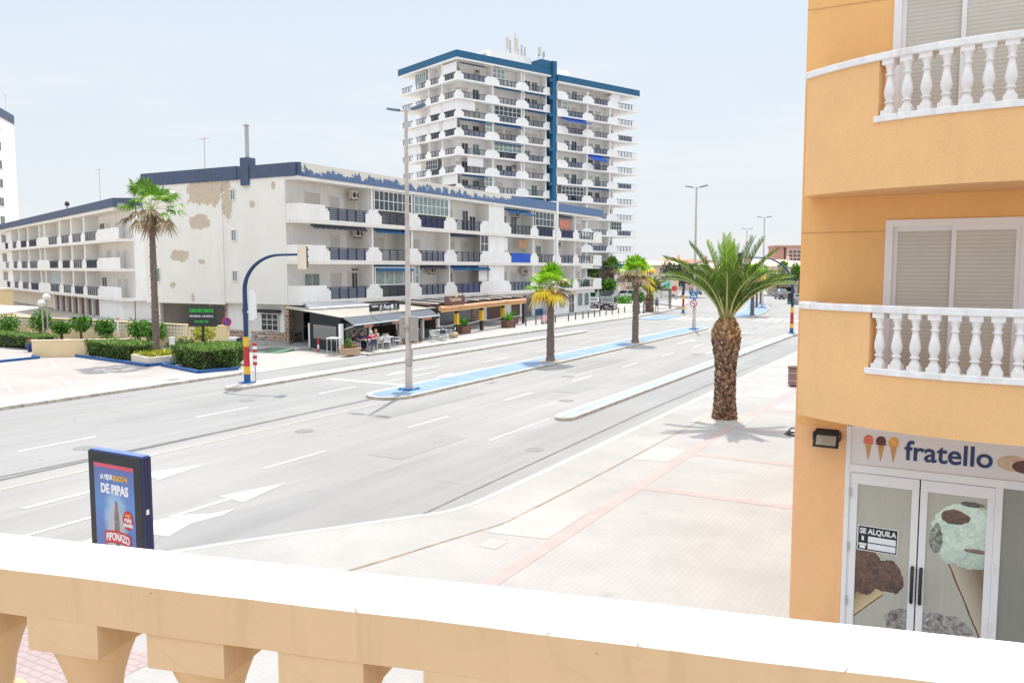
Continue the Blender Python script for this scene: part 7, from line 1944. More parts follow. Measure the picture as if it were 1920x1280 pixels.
def fan_palm(u, v, z0, th, label, seed, cr=1.5, r0=0.24, r1=0.17, yellow=0.4, green='l', group=None, skirt=1.0, lean=(0, 0), n=23, zsp=1.0, pf=0.40, ff=0.56):
    R = random.Random(seed)
    t = thing('fan_palm', label, 'palm tree', W(u, v, z0), 0, group)
    mb = MB()
    path = [Vector((lean[0] * (k / 14.0) ** 2, lean[1] * (k / 14.0) ** 2, th * k / 14.0)) for k in range(15)]
    mb.tube(path, [r0 * 1.25] + [(r0 + (r1 - r0) * k / 14.0) * (1 + 0.05 * math.sin(5 * k)) for k in range(1, 15)], 12)
    for k in range(60):
        z = th * k / 60.0; rr = r0 + (r1 - r0) * k / 60.0; f = (k / 60.0) ** 2
        a = k * 2.4; mb.box(lean[0] * f + rr * 0.9 * math.cos(a) - 0.05, lean[0] * f + rr * 0.9 * math.cos(a) + 0.05, lean[1] * f + rr * 0.9 * math.sin(a) - 0.05, lean[1] * f + rr * 0.9 * math.sin(a) + 0.05, z, z + 0.05)
    mb.build('trunk', [BARK], t)
    mb = MB(); C = Vector((lean[0], lean[1], th))
    def fan(az, el, pl, fr_, m, droop):
        d = Vector((math.cos(az) * math.cos(el), math.sin(az) * math.cos(el), math.sin(el)))
        b = C + Vector((0, 0, 0.15)); h = b + d * pl + Vector((0, 0, -0.12 * pl))
        mb.tube([b, b.lerp(h, 0.5) + Vector((0, 0, 0.04)), h], [0.03, 0.022, 0.015], 4, 4, cap=False)
        side = Vector((-math.sin(az), math.cos(az), 0)); up = side.cross(d).normalized() * -1
        if up.z < 0: up = -up
        dd = (d + Vector((0, 0, -droop * 0.5))).normalized()
        S = 17
        for i in range(S):
            a = -2.05 + 4.1 * i / (S - 1); w_ = 4.1 / (S - 1) * 0.52
            L = fr_ * (1.0 - 0.18 * abs(a) / 2.05) * (0.9 + 0.2 * R.random())
            def dirn(an): return (dd * math.cos(an) + side * math.sin(an) + up * (0.10 + 0.12 * math.cos(2 * an)))
            p1 = h + dirn(a - w_) * L * 0.55; p2 = h + dirn(a + w_) * L * 0.55
            tip = h + dirn(a) * L + Vector((0, 0, -(0.18 + droop * 0.5) * L * (0.7 + 0.6 * R.random())))
            mb.add([h, p1, tip, p2], [(0, 1, 2, 3)], m)
    for i in range(n):
        f = i / (n - 1.0); az = i * 2.39996; el = math.radians(84 - 118 * f * zsp + R.gauss(0, 9))
        if f < 0.62 - 0.08 * yellow: m = 0
        elif f < 0.90 and R.random() < yellow * 0.45: m = 1
        elif f < 0.72: m = 0 if yellow < 0.3 or R.random() < 0.4 else 2
        else: m = 1 if R.random() < yellow * 0.5 else 2
        fan(az, el, cr * (pf + 0.22 * R.random()), cr * (ff + 0.10 * R.random()), m, 0.10 + 0.50 * f)
    for i in range(int(46 * skirt)):
        az = R.random() * 2 * PI; L = cr * (0.35 + 0.45 * R.random()); e = -0.5 - 0.9 * R.random()
        b = C + Vector((0.1 * math.cos(az), 0.1 * math.sin(az), 0.1 - 0.25 * R.random())); tip = b + Vector((math.cos(az) * math.cos(e) * 0.75, math.sin(az) * math.cos(e) * 0.75, math.sin(e))) * L
        sd_ = Vector((-math.sin(az), math.cos(az), 0)) * (0.05 + 0.05 * R.random())
        mid = b.lerp(tip, 0.55) + Vector((0, 0, 0.06))
        mb.add([b - sd_ * 0.3, b + sd_ * 0.3, mid + sd_, tip, mid - sd_], [(0, 1, 2, 3, 4)], 3)
    mb.build('crown', [PALML if green == 'l' else PALMG, PALMY, PALMB, PALMB, RACH], t)
    return t
G_ = 'fan palms with yellow lower leaves on the median'
fan_palm(43.13, 21.34, 0.125, 4.15, 'nearest fan palm with yellow hanging leaves on the blue median', 21, 1.55, 0.24, 0.17, 0.85, group=G_)
fan_palm(56.86, 21.25, 0.125, 4.85, 'second fan palm with yellow hanging leaves on the blue median', 22, 1.6, 0.25, 0.17, 0.85, group=G_, lean=(-0.0, 0.1))
fan_palm(32.0, 41.5, 0.45, 8.35, 'tall slim fan palm with shaggy straw skirt in the plaza planter', 23, 2.0, 0.21, 0.16, 0.0, 'g', None, 0.9, n=24, pf=0.52, ff=0.40)
fan_palm(96.5, 21.9, 0.125, 4.2, 'orange tinged fan palm at the tip of the far median', 24, 1.9, 0.24, 0.17, 0.9, group=G_)
fan_palm(128.5, 27.9, 0.125, 4.4, 'farther fan palm on the curved far median', 25, 1.7, 0.22, 0.16, 0.5, group=G_)
fan_palm(118.0, 26.2, 0.125, 4.0, 'slim far fan palm left of the curved far median lamp', 27, 1.5, 0.16, 0.12, 0.6, group=G_)
fan_palm(140.3, 57.0, 0.1, 5.4, 'green fan palm in front of the tall tower base', 26, 2.4, 0.36, 0.3, 0.0, 'g', None, 1.0)
fan_palm(138.5, 60.5, 0.1, 4.2, 'lower brownish fan palm left of the green one by the tower', 28, 2.0, 0.3, 0.25, 0.0, 'g', None, 2.0)

# ------------------------------------------------------------------ cars
def car_profile(kind):
    if kind == 'suv':
        return dict(L=4.4, Wd=1.78, body=[(0, .38), (0.02, .78), (0.12, .92), (1.05, 1.06), (4.25, 1.05), (4.38, .95), (4.4, .40), (4.1, .24), (0.3, .24)], cab=[(0.85, 1.05), (1.65, 1.66), (3.85, 1.68), (4.30, 1.05)], h=1.68)
    if kind == 'van':
        return dict(L=4.4, Wd=1.80, body=[(0, .38), (0.02, .80), (0.15, .95), (0.95, 1.12), (4.38, 1.12), (4.4, .42), (4.2, .26), (0.3, .24)], cab=[(0.75, 1.10), (1.55, 1.80), (4.25, 1.84), (4.38, 1.12)], h=1.84)
    return dict(L=4.1, Wd=1.72, body=[(0, .36), (0.02, .66), (0.15, .78), (1.1, .92), (3.75, .96), (4.02, .86), (4.1, .40), (3.9, .22), (0.3, .22)], cab=[(0.9, .92), (1.75, 1.44), (3.1, 1.46), (3.85, .95)], h=1.46)
def car(u, v, rot, kind, paint, label, z0=0.005, group=None, plate=True):
    pr = car_profile(kind); L = pr['L']; hw = pr['Wd'] / 2
    t = thing('parked_car' if group is None or 'parked' in group else 'car', label, 'car', W(u, v, z0), rot, group)
    B_ = pr['body']; n = len(B_)
    mb = MB()
    def fy(f): return lambda a, b, s: (a - L / 2, s * hw * f, b)
    # body with tumblehome: three sections per side
    secs = [(-1, 1.0), (-0.93, 1.0), (0.93, 1.0), (1, 1.0)]
    rows = []
    for s, k in ((-1.0, 0), (-0.9, 1), (0.9, 1), (1.0, 0)):
        row = []
        for a, b in B_:
            ins = 0.06 if k == 0 else 0.0
            aa = a + (ins if a < L / 2 else -ins) if (a < 0.3 or a > L - 0.4) else a
            bb = b - (0.035 if k == 0 and b > 0.6 else 0)
            row.append((aa - L / 2, s * hw, bb))
        rows.append(row)
    pts = [p for r in rows for p in r]; fs = []
    for i in range(3):
        for j in range(n): fs.append((i * n + j, i * n + (j + 1) % n, (i + 1) * n + (j + 1) % n, (i + 1) * n + j))
    fs += [tuple(range(n - 1, -1, -1)), tuple(3 * n + j for j in range(n))]
    mb.add(pts, fs, 0, False)
    C_ = pr['cab']; m_ = len(C_)
    ins = 0.17
    pts = []
    for s in (-1, 1):
        for a, b in C_:
            y = hw * 0.95 if b < pr['h'] * 0.8 else hw - ins
            pts.append((a - L / 2, s * y, b))
    mb.add(pts, [(0, 1, 5, 4), (1, 2, 6, 5), (2, 3, 7, 6), (3, 2, 1, 0), (4, 5, 6, 7)])
    mb.build('body', [paint], t, bevel=0.03)
    # glass
    def lerp3(p, q, f): return tuple(p[i] + (q[i] - p[i]) * f for i in range(3))
    def pane(a, b, c, d, off, nm, k0=0.1, k1=0.9, l0=0.12, l1=0.88):
        mb = MB()
        q = []
        for fx, fz in ((k0, l0), (k1, l0), (k1, l1), (k0, l1)):
            lo = lerp3(a, b, fx); hi = lerp3(d, c, fx); p = lerp3(lo, hi, fz); q.append((p[0] + off[0], p[1] + off[1], p[2] + off[2]))
        mb.add(q, [(0, 1, 2, 3)]); mb.build(nm, [GLASSD], t)
    pane(pts[0], pts[4], pts[5], pts[1], (-0.012, 0, 0.012), 'windscreen', 0.06, 0.94)
    pane(pts[7], pts[3], pts[2], pts[6], (0.012, 0, 0.012), 'rear_window', 0.1, 0.9, 0.25, 0.88)
    for s, o in ((0, -1), (4, 1)):
        f = 0.50
        A0, A1, A2, A3 = pts[s], pts[s + 3], pts[s + 2], pts[s + 1]
        pane(A0, A1, A2, A3, (0, 0.012 * o, 0), 'side_window', 0.10, 0.48); pane(A0, A1, A2, A3, (0, 0.012 * o, 0), 'side_window', 0.52, 0.92)
    for x in (-L / 2 + 0.78, L / 2 - 0.78):
        for s in (-1, 1):
            mb = MB(); mb.tube([(x, s * (hw - 0.20), 0.315), (x, s * (hw + 0.012), 0.315)], 0.315, 18); w_ = mb.build('wheel', [TYRE], t)
            mb = MB(); mb.tube([(x, s * (hw + 0.013), 0.315), (x, s * (hw + 0.018), 0.315)], 0.20, 14)
            mb.build('rim', [ALU], w_)
    for s in (-1, 1):
        mb = MB(); mb.box(-L / 2 - 0.012, -L / 2 + 0.16, s * (hw - 0.42), s * (hw - 0.07), B_[1][1] - 0.13, B_[1][1] + 0.02); mb.build('headlight', [mat('headlight_glass', (0.62, 0.62, 0.60), 0.15)], t)
        mb = MB(); mb.box(L / 2 - 0.12, L / 2 + 0.012, s * (hw - 0.28), s * (hw - 0.06), 0.68, 0.94); mb.build('tail_light', [mat('tail_red', (0.42, 0.02, 0.02), 0.25)], t)
        mb = MB(); mb.box(-L / 2 + 1.15, -L / 2 + 1.32, s * (hw + 0.003), s * (hw + 0.16), 0.98, 1.12); mb.build('mirror', [BLACK], t)
    mb = MB(); mb.box(-L / 2 - 0.02, -L / 2 + 0.05, -0.26, 0.26, 0.42, 0.53); mb.build('number_plate', [TXTW], t); mb = MB(); mb.box(L / 2 - 0.05, L / 2 + 0.02, -0.26, 0.26, 0.50, 0.61); mb.build('number_plate', [TXTW], t)
    mb = MB(); mb.box(-L / 2 - 0.006, -L / 2 + 0.06, -0.5, 0.5, 0.55, 0.68); mb.box(-L / 2 - 0.004, -L / 2 + 0.06, -0.7, 0.7, 0.28, 0.40); mb.box(L / 2 - 0.06, L / 2 + 0.006, -0.75, 0.75, 0.26, 0.42); mb.build('grille', [BLACK], t)
    return t
PK = mat('car_black', (0.018, 0.019, 0.021), 0.25, coat=0.6, var=0.05); PWh = mat('car_white', (0.70, 0.70, 0.70), 0.3, coat=0.5, var=0.03); PS = mat('car_silver', (0.36, 0.37, 0.39), 0.3, metal=0.4, coat=0.5, var=0.04); PB_ = mat('car_dark', (0.03, 0.035, 0.045), 0.3, coat=0.5); PG = mat('car_green_grey', (0.26, 0.31, 0.29), 0.3, coat=0.5)
# rotation: car front points along local -x
def facing(du, dv): return math.atan2(-du, dv)       # direction of the front in (u, v) -> rotation with front at -x
car(101.3, 41.6, facing(-0.97, -0.25), 'suv', PK, 'black hatchback parked facing us at the end of the long white block', 0.12, 'parked cars')
car(105.0, 45.3, facing(-0.97, -0.25), 'hatch', PB_, 'dark car half hidden left of the black parked hatchback', 0.12, 'parked cars')
car(131.0, 51.0, facing(-0.3, 0.95), 'van', PWh, 'white van parked behind the black hatchback by the tower palms', 0.12, 'parked cars')
car(50.2, 54.2, facing(-0.9, 0.3), 'hatch', PS, 'covered silver car parked in the carport under the white block', 0.1, 'parked cars')
bz = lambda uu: bend(uu)
car(153.5, 29.7, facing(1, 0.5), 'hatch', PB_, 'dark car driving away on the main road, left of the light pole', 0.005, 'cars on the far road')
car(132.5, 23.3, facing(1, 0.35), 'suv', PG, 'pale grey car driving away, partly behind the ochre building edge', 0.005, 'cars on the far road')
car(168.0, 33.0, facing(0.8, 0.6), 'hatch', PS, 'silver car farther along the road behind the dark car', 0.005, 'cars on the far road')
car(176.0, 33.2, facing(0.8, 0.6), 'suv', PB_, 'dark car beside the silver one far along the road', 0.005, 'cars on the far road')
car(163.0, 43.0, facing(-0.9, -0.6), 'suv', PS, 'silver car coming toward us, left of the far median trees', 0.005, 'cars on the far road')
car(158.0, 38.6, facing(-0.9, -0.6), 'van', PWh, 'white car coming toward us between the far median trunks', 0.005, 'cars on the far road')
car(172.0, 51.0, facing(-0.9, -0.6), 'hatch', PB_, 'dark car farthest left of the oncoming traffic', 0.005, 'cars on the far road')

# ------------------------------------------------------------------ people
def skin_mesh(name, V, E, R, mats, sub=1):
    me = bpy.data.meshes.new('sk'); me.from_pydata(V, E, []); me.update()
    o = bpy.data.objects.new('sk', me); COL.objects.link(o)
    o.modifiers.new('s', 'SKIN'); sv = me.skin_vertices[0].data
    for i, r in enumerate(R): sv[i].radius = (r, r) if not hasattr(r, '__len__') else r
    sv[0].use_root = True
    if sub: ss = o.modifiers.new('u', 'SUBSURF'); ss.levels = sub; ss.render_levels = sub
    bpy.context.view_layer.update()
    m2 = bpy.data.meshes.new_from_object(o.evaluated_get(bpy.context.evaluated_depsgraph_get()))
    bpy.data.objects.remove(o); bpy.data.meshes.remove(me)
    m2.name = name; m2.materials.clear()
    for m in mats: m2.materials.append(m)
    m2.polygons.foreach_set('use_smooth', [True] * len(m2.polygons))
    return m2
def add_mesh(name, me, parent): o = bpy.data.objects.new(name, me); COL.objects.link(o); o.parent = parent; return o
class Sk:
    def __init__(s): s.V = []; s.E = []; s.R = []
    def chain(s, pts, rs, start=None):
        prev = start
        for p, r in zip(pts, rs):
            s.V.append(tuple(p)); s.R.append(r)
            if prev is not None: s.E.append((prev, len(s.V) - 1))
            prev = len(s.V) - 1
        return prev
def hand(sk, wrist, d, up, start, side):
    d = Vector(d).normalized(); up = Vector(up); up = (up - d * up.dot(d)).normalized(); sd_ = d.cross(up)
    w_ = Vector(wrist)
    palm = sk.chain([w_ + d * 0.05], [(0.034, 0.022)], start)
    for i, (o, ln) in enumerate(((-0.030, 0.060), (-0.010, 0.072), (0.011, 0.068), (0.030, 0.052))):
        b = w_ + d * 0.085 + sd_ * o
        sk.chain([b, b + d * ln * 0.6 - up * 0.006, b + d * ln - up * 0.022], [0.010, 0.009, 0.007], palm)
    b = w_ + d * 0.035 + sd_ * (0.038 * side)
    sk.chain([b, b + d * 0.035 + sd_ * 0.018 * side - up * 0.01, b + d * 0.06 + sd_ * 0.015 * side - up * 0.018], [0.011, 0.010, 0.008], palm)
def person(label, loc, rot, pose, top, legs, hairm, hat=None, shoe=None, group=None, cat='person', skirt=False, dress=False, hair_long=0.0, shorts=False):
    t = thing('person', label, cat, loc, rot, group)
    Z = Vector((0, 0, 1))
    sit = pose.startswith('sit')
    if sit:
        pel = Vector((0, 0, 0.54)); ch = Vector((0, 0.07, 0.92)); sh = Vector((0, 0.09, 1.06)); nk = Vector((0, 0.11, 1.14)); hd = Vector((0, 0.145, 1.25))
        knee = [Vector((s * 0.13, 0.44, 0.52)) for s in (-1, 1)]; ank = [Vector((s * 0.13, 0.42, 0.10)) for s in (-1, 1)]
        elb = [Vector((s * 0.25, 0.20, 0.83)) for s in (-1, 1)]; wr = [Vector((s * 0.15, 0.44, 0.80)) for s in (-1, 1)]
        if pose == 'sit2': wr[1] = Vector((0.09, 0.36, 1.02)); elb[1] = Vector((0.24, 0.30, 0.84))
        if pose == 'sit3': wr[0] = Vector((-0.06, 0.40, 0.86))
        if pose == 'sit4': wr = [Vector((-0.08, 0.34, 0.66)), Vector((0.08, 0.36, 0.67))]
    else:
        pel = Vector((0, 0, 0.93)); ch = Vector((0, 0.01, 1.26)); sh = Vector((0, 0.0, 1.42)); nk = Vector((0, 0.01, 1.50)); hd = Vector((0, 0.035, 1.62))
        st = 0.20 if pose == 'walk' else -0.16
        knee = [Vector((-0.10, st * 0.75 + 0.05, 0.50)), Vector((0.10, -st * 0.4 + 0.05, 0.50))]; ank = [Vector((-0.09, st, 0.09)), Vector((0.09, -st * 1.3, 0.11))]
        elb = [Vector((-0.25, -st * 0.5 - 0.03, 1.13)), Vector((0.25, st * 0.4 - 0.03, 1.13))]; wr = [Vector((-0.24, -st * 0.6 + 0.06, 0.90)), Vector((0.24, st * 0.8 + 0.06, 0.90))]
    hips = [pel + Vector((s * 0.09, 0.0, -0.02)) for s in (-1, 1)]
    shl = [sh + Vector((s * 0.185, -0.005, 0.0)) for s in (-1, 1)]
    sk = Sk(); i0 = sk.chain([pel], [(0.15, 0.115)]); i1 = sk.chain([pel.lerp(ch, 0.5)], [(0.135, 0.10)], i0); i2 = sk.chain([ch], [(0.155, 0.115)], i1); i3 = sk.chain([sh], [(0.13, 0.09)], i2); i4 = sk.chain([nk], [0.052], i3)
    i5 = sk.chain([hd + Vector((0, 0.0, -0.035)), hd + Vector((0, 0.0, 0.04)), hd + Vector((0, -0.008, 0.095))], [(0.066, 0.075), (0.078, 0.092), (0.055, 0.065)], i4)
    sk.chain([hd + Vector((0, 0.095, -0.005))], [0.012], i5 - 1)
    for s in (0, 1):
        a = sk.chain([shl[s], shl[s].lerp(elb[s], 0.5), elb[s], elb[s].lerp(wr[s], 0.45), wr[s]], [0.058, 0.050, 0.041, 0.040, 0.027], i3)
        hand(sk, wr[s], (wr[s] - elb[s]).normalized() if not sit else Vector((-0.25 * (1 if s else -1), 0.9, -0.1)), Z, a, -1 if s else 1)
        k = sk.chain([hips[s], hips[s].lerp(knee[s], 0.5), knee[s], knee[s].lerp(ank[s], 0.4), ank[s]], [0.095, 0.080, 0.058, 0.057, 0.036], i0)
        sk.chain([ank[s] + Vector((0, 0.06, -0.045)), ank[s] + Vector((0, 0.15, -0.06))], [(0.040, 0.030), (0.035, 0.022)], k)
    body = add_mesh('body', skin_mesh('body', sk.V, sk.E, sk.R, [SKIN]), t)
    # clothing shells
    sk = Sk(); a0 = sk.chain([pel + Vector((0, 0, 0.02))], [(0.165, 0.13)]); a1 = sk.chain([pel.lerp(ch, 0.5)], [(0.152, 0.118)], a0); a2 = sk.chain([ch], [(0.168, 0.13)], a1); a3 = sk.chain([sh + Vector((0, 0, 0.0))], [(0.140, 0.10)], a2)
    for s in (0, 1): sk.chain([shl[s], shl[s].lerp(elb[s], 0.5), shl[s].lerp(elb[s], 0.85 if top[1] == 'short' else 1.0)] + ([elb[s].lerp(wr[s], 0.85)] if top[1] == 'long' else []), [0.070, 0.062, 0.054, 0.044], a3)
    add_mesh('shirt', skin_mesh('shirt', sk.V, sk.E, sk.R, [top[0]]), t)
    sk = Sk(); a0 = sk.chain([pel], [(0.168, 0.132)])
    for s in (0, 1):
        pts = [hips[s], hips[s].lerp(knee[s], 0.5), hips[s].lerp(knee[s], 0.85)]; rs = [0.108, 0.095, 0.080]
        if not shorts: pts = pts[:2] + [knee[s], knee[s].lerp(ank[s], 0.5), knee[s].lerp(ank[s], 0.9)]; rs = [0.108, 0.093, 0.072, 0.068, 0.055]
        sk.chain(pts, rs, a0)
    add_mesh('shorts' if shorts else 'trousers', skin_mesh('trousers', sk.V, sk.E, sk.R, [legs]), t)
    mb = MB()
    for s in (0, 1):
        c = ank[s]; mb.ball((c.x, c.y + 0.07, c.z - 0.065), 0.05, 10, sq=(0.95, 2.5, 0.75))
    mb.build('shoes', [shoe or BLACK], t)
    mb = MB(); mb.ball((hd.x, hd.y - 0.018, hd.z + 0.048), 0.104, 14, sq=(0.88, 1.0, 0.86)); mb.ball((hd.x, hd.y - 0.055, hd.z - 0.01 - hair_long * 0.5), 0.085, 12, sq=(0.98, 0.7, 1.0 + hair_long * 6)); mb.build('hair', [hairm], t)
    mb = MB()
    for s in (-1, 1): mb.ball((hd.x + s * 0.031, hd.y + 0.083, hd.z + 0.012), 0.011, 8, 0); mb.ball((hd.x + s * 0.031, hd.y + 0.091, hd.z + 0.012), 0.006, 6, 1)
    mb.ball((hd.x, hd.y + 0.088, hd.z - 0.048), 0.018, 8, 2, sq=(1.2, 0.5, 0.35))
    for s in (-1, 1): mb.ball((hd.x + s * 0.082, hd.y + 0.0, hd.z + 0.0), 0.028, 8, 3, sq=(0.35, 0.7, 1.1))
    mb.build('face', [TXTW, BLACK, LIP, SKIN], t)
    if hat:
        mb = MB(); mb.lathe([(0.10, 0.03), (0.105, 0.09), (0.085, 0.13), (0.02, 0.145)], 14, (hd.x, hd.y - 0.01, hd.z)); mb.lathe([(0.10, 0.045), (0.17, 0.035), (0.17, 0.042), (0.10, 0.055)], 16, (hd.x, hd.y - 0.01, hd.z), cap=False); mb.build('hat', [hat], t)
    return t
def towards(p, q):    # rotation so that local +y points from p to q, both (u, v)
    d = Vector((-(q[1] - p[1]), q[0] - p[0])); return math.atan2(-d.x, d.y)
tab = (42.75, 34.6)
CLK = mat('cloth_dark', (0.03, 0.035, 0.045), 0.8); CLP = mat('cloth_pink', (0.62, 0.03, 0.13), 0.8); CLB = mat('cloth_violet', (0.07, 0.06, 0.22), 0.8); CLC = mat('cloth_cream', (0.62, 0.44, 0.32), 0.8, var=0.2, scale=12); TRG = mat('trouser_grey', (0.30, 0.30, 0.33), 0.8); TRB = mat('trouser_beige', (0.50, 0.36, 0.26), 0.8); CLL = mat('cloth_light_blue', (0.33, 0.42, 0.55), 0.8); CLD = mat('cloth_denim', (0.10, 0.17, 0.30), 0.8)
seats = [((41.75, 34.95), CLK, TRG, HAIRB, 'person in a dark top seated left at the bar terrace table', 'sit', 'short'), ((42.35, 33.85), CLP, TRG, HAIRW, 'white haired person in a bright pink top seated at the bar table', 'sit4', 'long'),
         ((43.05, 35.35), CLB, CLK, HAIRB, 'person in a violet top seated at the back of the bar table', 'sit3', 'long'), ((43.75, 34.55), CLC, TRB, HAIRY, 'person with fair hair and cream top seated right at the bar table', 'sit2', 'short')]
def chair(p, rot, m, label, group='chairs on the bar terrace'):
    t = thing('terrace_chair', label, 'chair', W(p[0], p[1], 0.115), rot, group)
    mb = MB(); mb.box(-0.22, 0.22, -0.2, 0.22, 0.43, 0.46); mb.build('seat', [m], t)
    mb = MB(); mb.hexa([(-0.22, -0.22, 0.52), (0.22, -0.22, 0.52), (0.22, -0.19, 0.52), (-0.22, -0.19, 0.52)], [(-0.20, -0.30, 0.84), (0.20, -0.30, 0.84), (0.20, -0.27, 0.84), (-0.20, -0.27, 0.84)]); mb.build('backrest', [m], t)
    mb = MB(); mb.tube([(-0.25, 0.24, 0.44), (-0.25, 0.22, 0.66), (-0.25, -0.24, 0.68), (-0.21, -0.30, 0.86), (0.21, -0.30, 0.86), (0.25, -0.24, 0.68), (0.25, 0.22, 0.66), (0.25, 0.24, 0.44)], 0.018, 6); mb.build('frame', [ALU], t)
    for x in (-0.25, 0.25):
        for y in (-0.22, 0.24):
            mb = MB(); mb.tube([(x, y, 0.46), (x * 1.04, y * 1.12, 0)], 0.018, 6); mb.build('leg', [ALU], t)
    return t
def table(p, rot, label, sx=0.7, h=0.74, group='tables on the bar terrace', top=None):
    t = thing('terrace_table', label, 'table', W(p[0], p[1], 0.115), rot, group)
    mb = MB(); mb.box(-sx / 2, sx / 2, -sx / 2, sx / 2, h - 0.035, h); mb.build('table_top', [top or WPAINT], t)
    for x in (-1, 1):
        for y in (-1, 1):
            mb = MB(); mb.tube([(x * (sx / 2 - 0.05), y * (sx / 2 - 0.05), h - 0.035), (x * (sx / 2 - 0.04), y * (sx / 2 - 0.04), 0)], 0.022, 6); mb.build('leg', [ALU], t)
    return t
SEATW = mat('chair_white', (0.66, 0.67, 0.68), 0.5); SEATN = mat('chair_navy', (0.03, 0.055, 0.11), 0.6)
table(tab, 0.15, 'white table with four seated people at the bar terrace')
for (p, tp, lg, hr, lab, ps, slv) in seats:
    r_ = towards(p, tab)
    person(lab, W(p[0], p[1], 0.115 - 0.03), r_, ps, (tp, slv), lg, hr, group='people seated at the bar table')
cl = ['light chair under the person in the dark top', 'navy chair under the white haired person in pink', 'chair under the person in violet at the back', 'pale chair under the fair haired person in cream']
for (p, *_), lab, m in zip(seats, cl, (SEATW, SEATN, SEATN, SEATW)): chair(p, towards(p, tab), m, lab)
tb2 = (45.1, 34.75)
table(tb2, 0.15, 'empty white table among the white chairs right of the seated people')
for p, lab in (((44.5, 34.3), 'white empty chair nearest the seated people'), ((45.7, 34.35), 'white empty chair at the front right of the empty white table'), ((44.6, 35.4), 'white empty chair at the back left of the empty white table'), ((45.75, 35.35), 'white empty chair at the back right of the empty white table')):
    chair(p, towards(p, tb2), SEATW, lab)
tb3 = (52.2, 35.1)
table(tb3, 0.15, 'white table by the boulder at the right end of the bar terrace')
for p, m, lab in (((50.6, 34.7), SEATW, 'white chair just right of the near lamp post'), ((51.5, 34.5), SEATN, 'navy chair at the front of the right end table'), ((52.9, 35.7), SEATN, 'navy chair behind the right end table'), ((53.0, 34.75), SEATN, 'navy chair on the far side of the right end table')):
    chair(p, towards(p, tb3), m, lab)
table((40.1, 35.1), 0.3, 'tall white bar table by the dark fabric corner of the terrace', 0.75, 1.02, 'bar tables', None)
chair((41.9, 43.2), PI * 0.8, SEATN, 'navy chair standing by the stone clad corner of the block', None); chair((41.4, 43.9), PI * 0.6, SEATW, 'pale chair beside the navy one at the stone clad corner', None)
for o in list(bpy.data.objects):
    if o.name.startswith('terrace_chair') and o.get('label', '').find('stone clad') > 0:
        if 'group' in o: del o['group']
t = thing('menu_board', 'black folding menu board with wooden frame on the bar terrace', 'sign', W(47.9, 35.0, 0.115), PI / 2 - 0.2)
for s in (-1, 1):
    mb = MB(); mb.hexa([(-0.32, s * 0.30, 0), (0.32, s * 0.30, 0), (0.32, s * 0.33, 0), (-0.32, s * 0.33, 0)], [(-0.32, s * 0.02, 1.15), (0.32, s * 0.02, 1.15), (0.32, s * 0.05, 1.15), (-0.32, s * 0.05, 1.15)]); p_ = mb.build('frame', [TERRA], t)
    mb = MB(); mb.add([(-0.26, s * 0.325, 0.12), (0.26, s * 0.325, 0.12), (0.26, s * 0.075, 1.08), (-0.26, s * 0.075, 1.08)], [(0, 1, 2, 3)]); mb.build('chalkboard', [BLACKF], p_)
t = thing('menu_board', 'second folding menu board hidden partly by the near lamp post', 'sign', W(48.9, 35.0, 0.115), PI / 2 + 0.2)
for s in (-1, 1):
    mb = MB(); mb.hexa([(-0.3, s * 0.28, 0), (0.3, s * 0.28, 0), (0.3, s * 0.31, 0), (-0.3, s * 0.31, 0)], [(-0.3, s * 0.02, 1.05), (0.3, s * 0.02, 1.05), (0.3, s * 0.05, 1.05), (-0.3, s * 0.05, 1.05)]); p_ = mb.build('frame', [TERRA], t)
    mb = MB(); mb.add([(-0.25, s * 0.305, 0.12), (0.25, s * 0.305, 0.12), (0.25, s * 0.075, 0.98), (-0.25, s * 0.075, 0.98)], [(0, 1, 2, 3)]); mb.build('chalkboard', [BLACKF], p_)
# bicycle by the bar door
t = thing('bicycle', 'dark bicycle leaning by the stone dado beside the bar terrace', 'bicycle', W(43.3, 41.8, 0.16), PI / 2 + 0.6)
for x in (-0.5, 0.5):
    mb = MB(); mb.tube([(x + 0.31 * math.cos(2 * PI * k / 20), 0, 0.33 + 0.31 * math.sin(2 * PI * k / 20)) for k in range(21)], 0.022, 6); w_ = mb.build('wheel', [TYRE], t)
    mb = MB()
    for k in range(6): mb.tube([(x, 0, 0.33), (x + 0.3 * math.cos(2 * PI * k / 6), 0, 0.33 + 0.3 * math.sin(2 * PI * k / 6))], 0.004, 4)
    mb.build('spokes', [STEEL], w_)
mb = MB(); 
for a, b in (((-0.5, 0.33), (-0.15, 0.80)), ((-0.15, 0.80), (0.38, 0.82)), ((-0.5, 0.33), (0.0, 0.30)), ((0.0, 0.30), (-0.2, 0.90)), ((0.0, 0.30), (0.40, 0.72)), ((0.5, 0.33), (0.36, 0.98))): mb.tube([(a[0], 0, a[1]), (b[0], 0, b[1])], 0.018, 6)
mb.build('frame', [BLACK], t)
mb = MB(); mb.tube([(0.30, -0.26, 1.02), (0.36, -0.1, 0.98), (0.36, 0.1, 0.98), (0.30, 0.26, 1.02)], 0.014, 6); mb.build('handlebar', [BLACK], t); mb = MB(); mb.ball((-0.22, 0, 0.93), 0.1, 8, sq=(1.3, 0.7, 0.4)); mb.build('saddle', [BLACK], t)
# walkers
person('walking person in a light shirt and shorts, left of the two by the shelter', W(99.2, 35.6, 0.115), -0.25, 'walk', (CLL, 'short'), mat('short_red', (0.40, 0.16, 0.12), 0.8), HAIRK, group='two people walking by the bus shelter', shorts=True)
person('walking person in a blue shirt, right of the two by the shelter', W(100.4, 34.7, 0.115), -0.25, 'walk2', (mat('cloth_blue', (0.12, 0.24, 0.46), 0.8), 'short'), CLD, HAIRK, group='two people walking by the bus shelter', shorts=True)

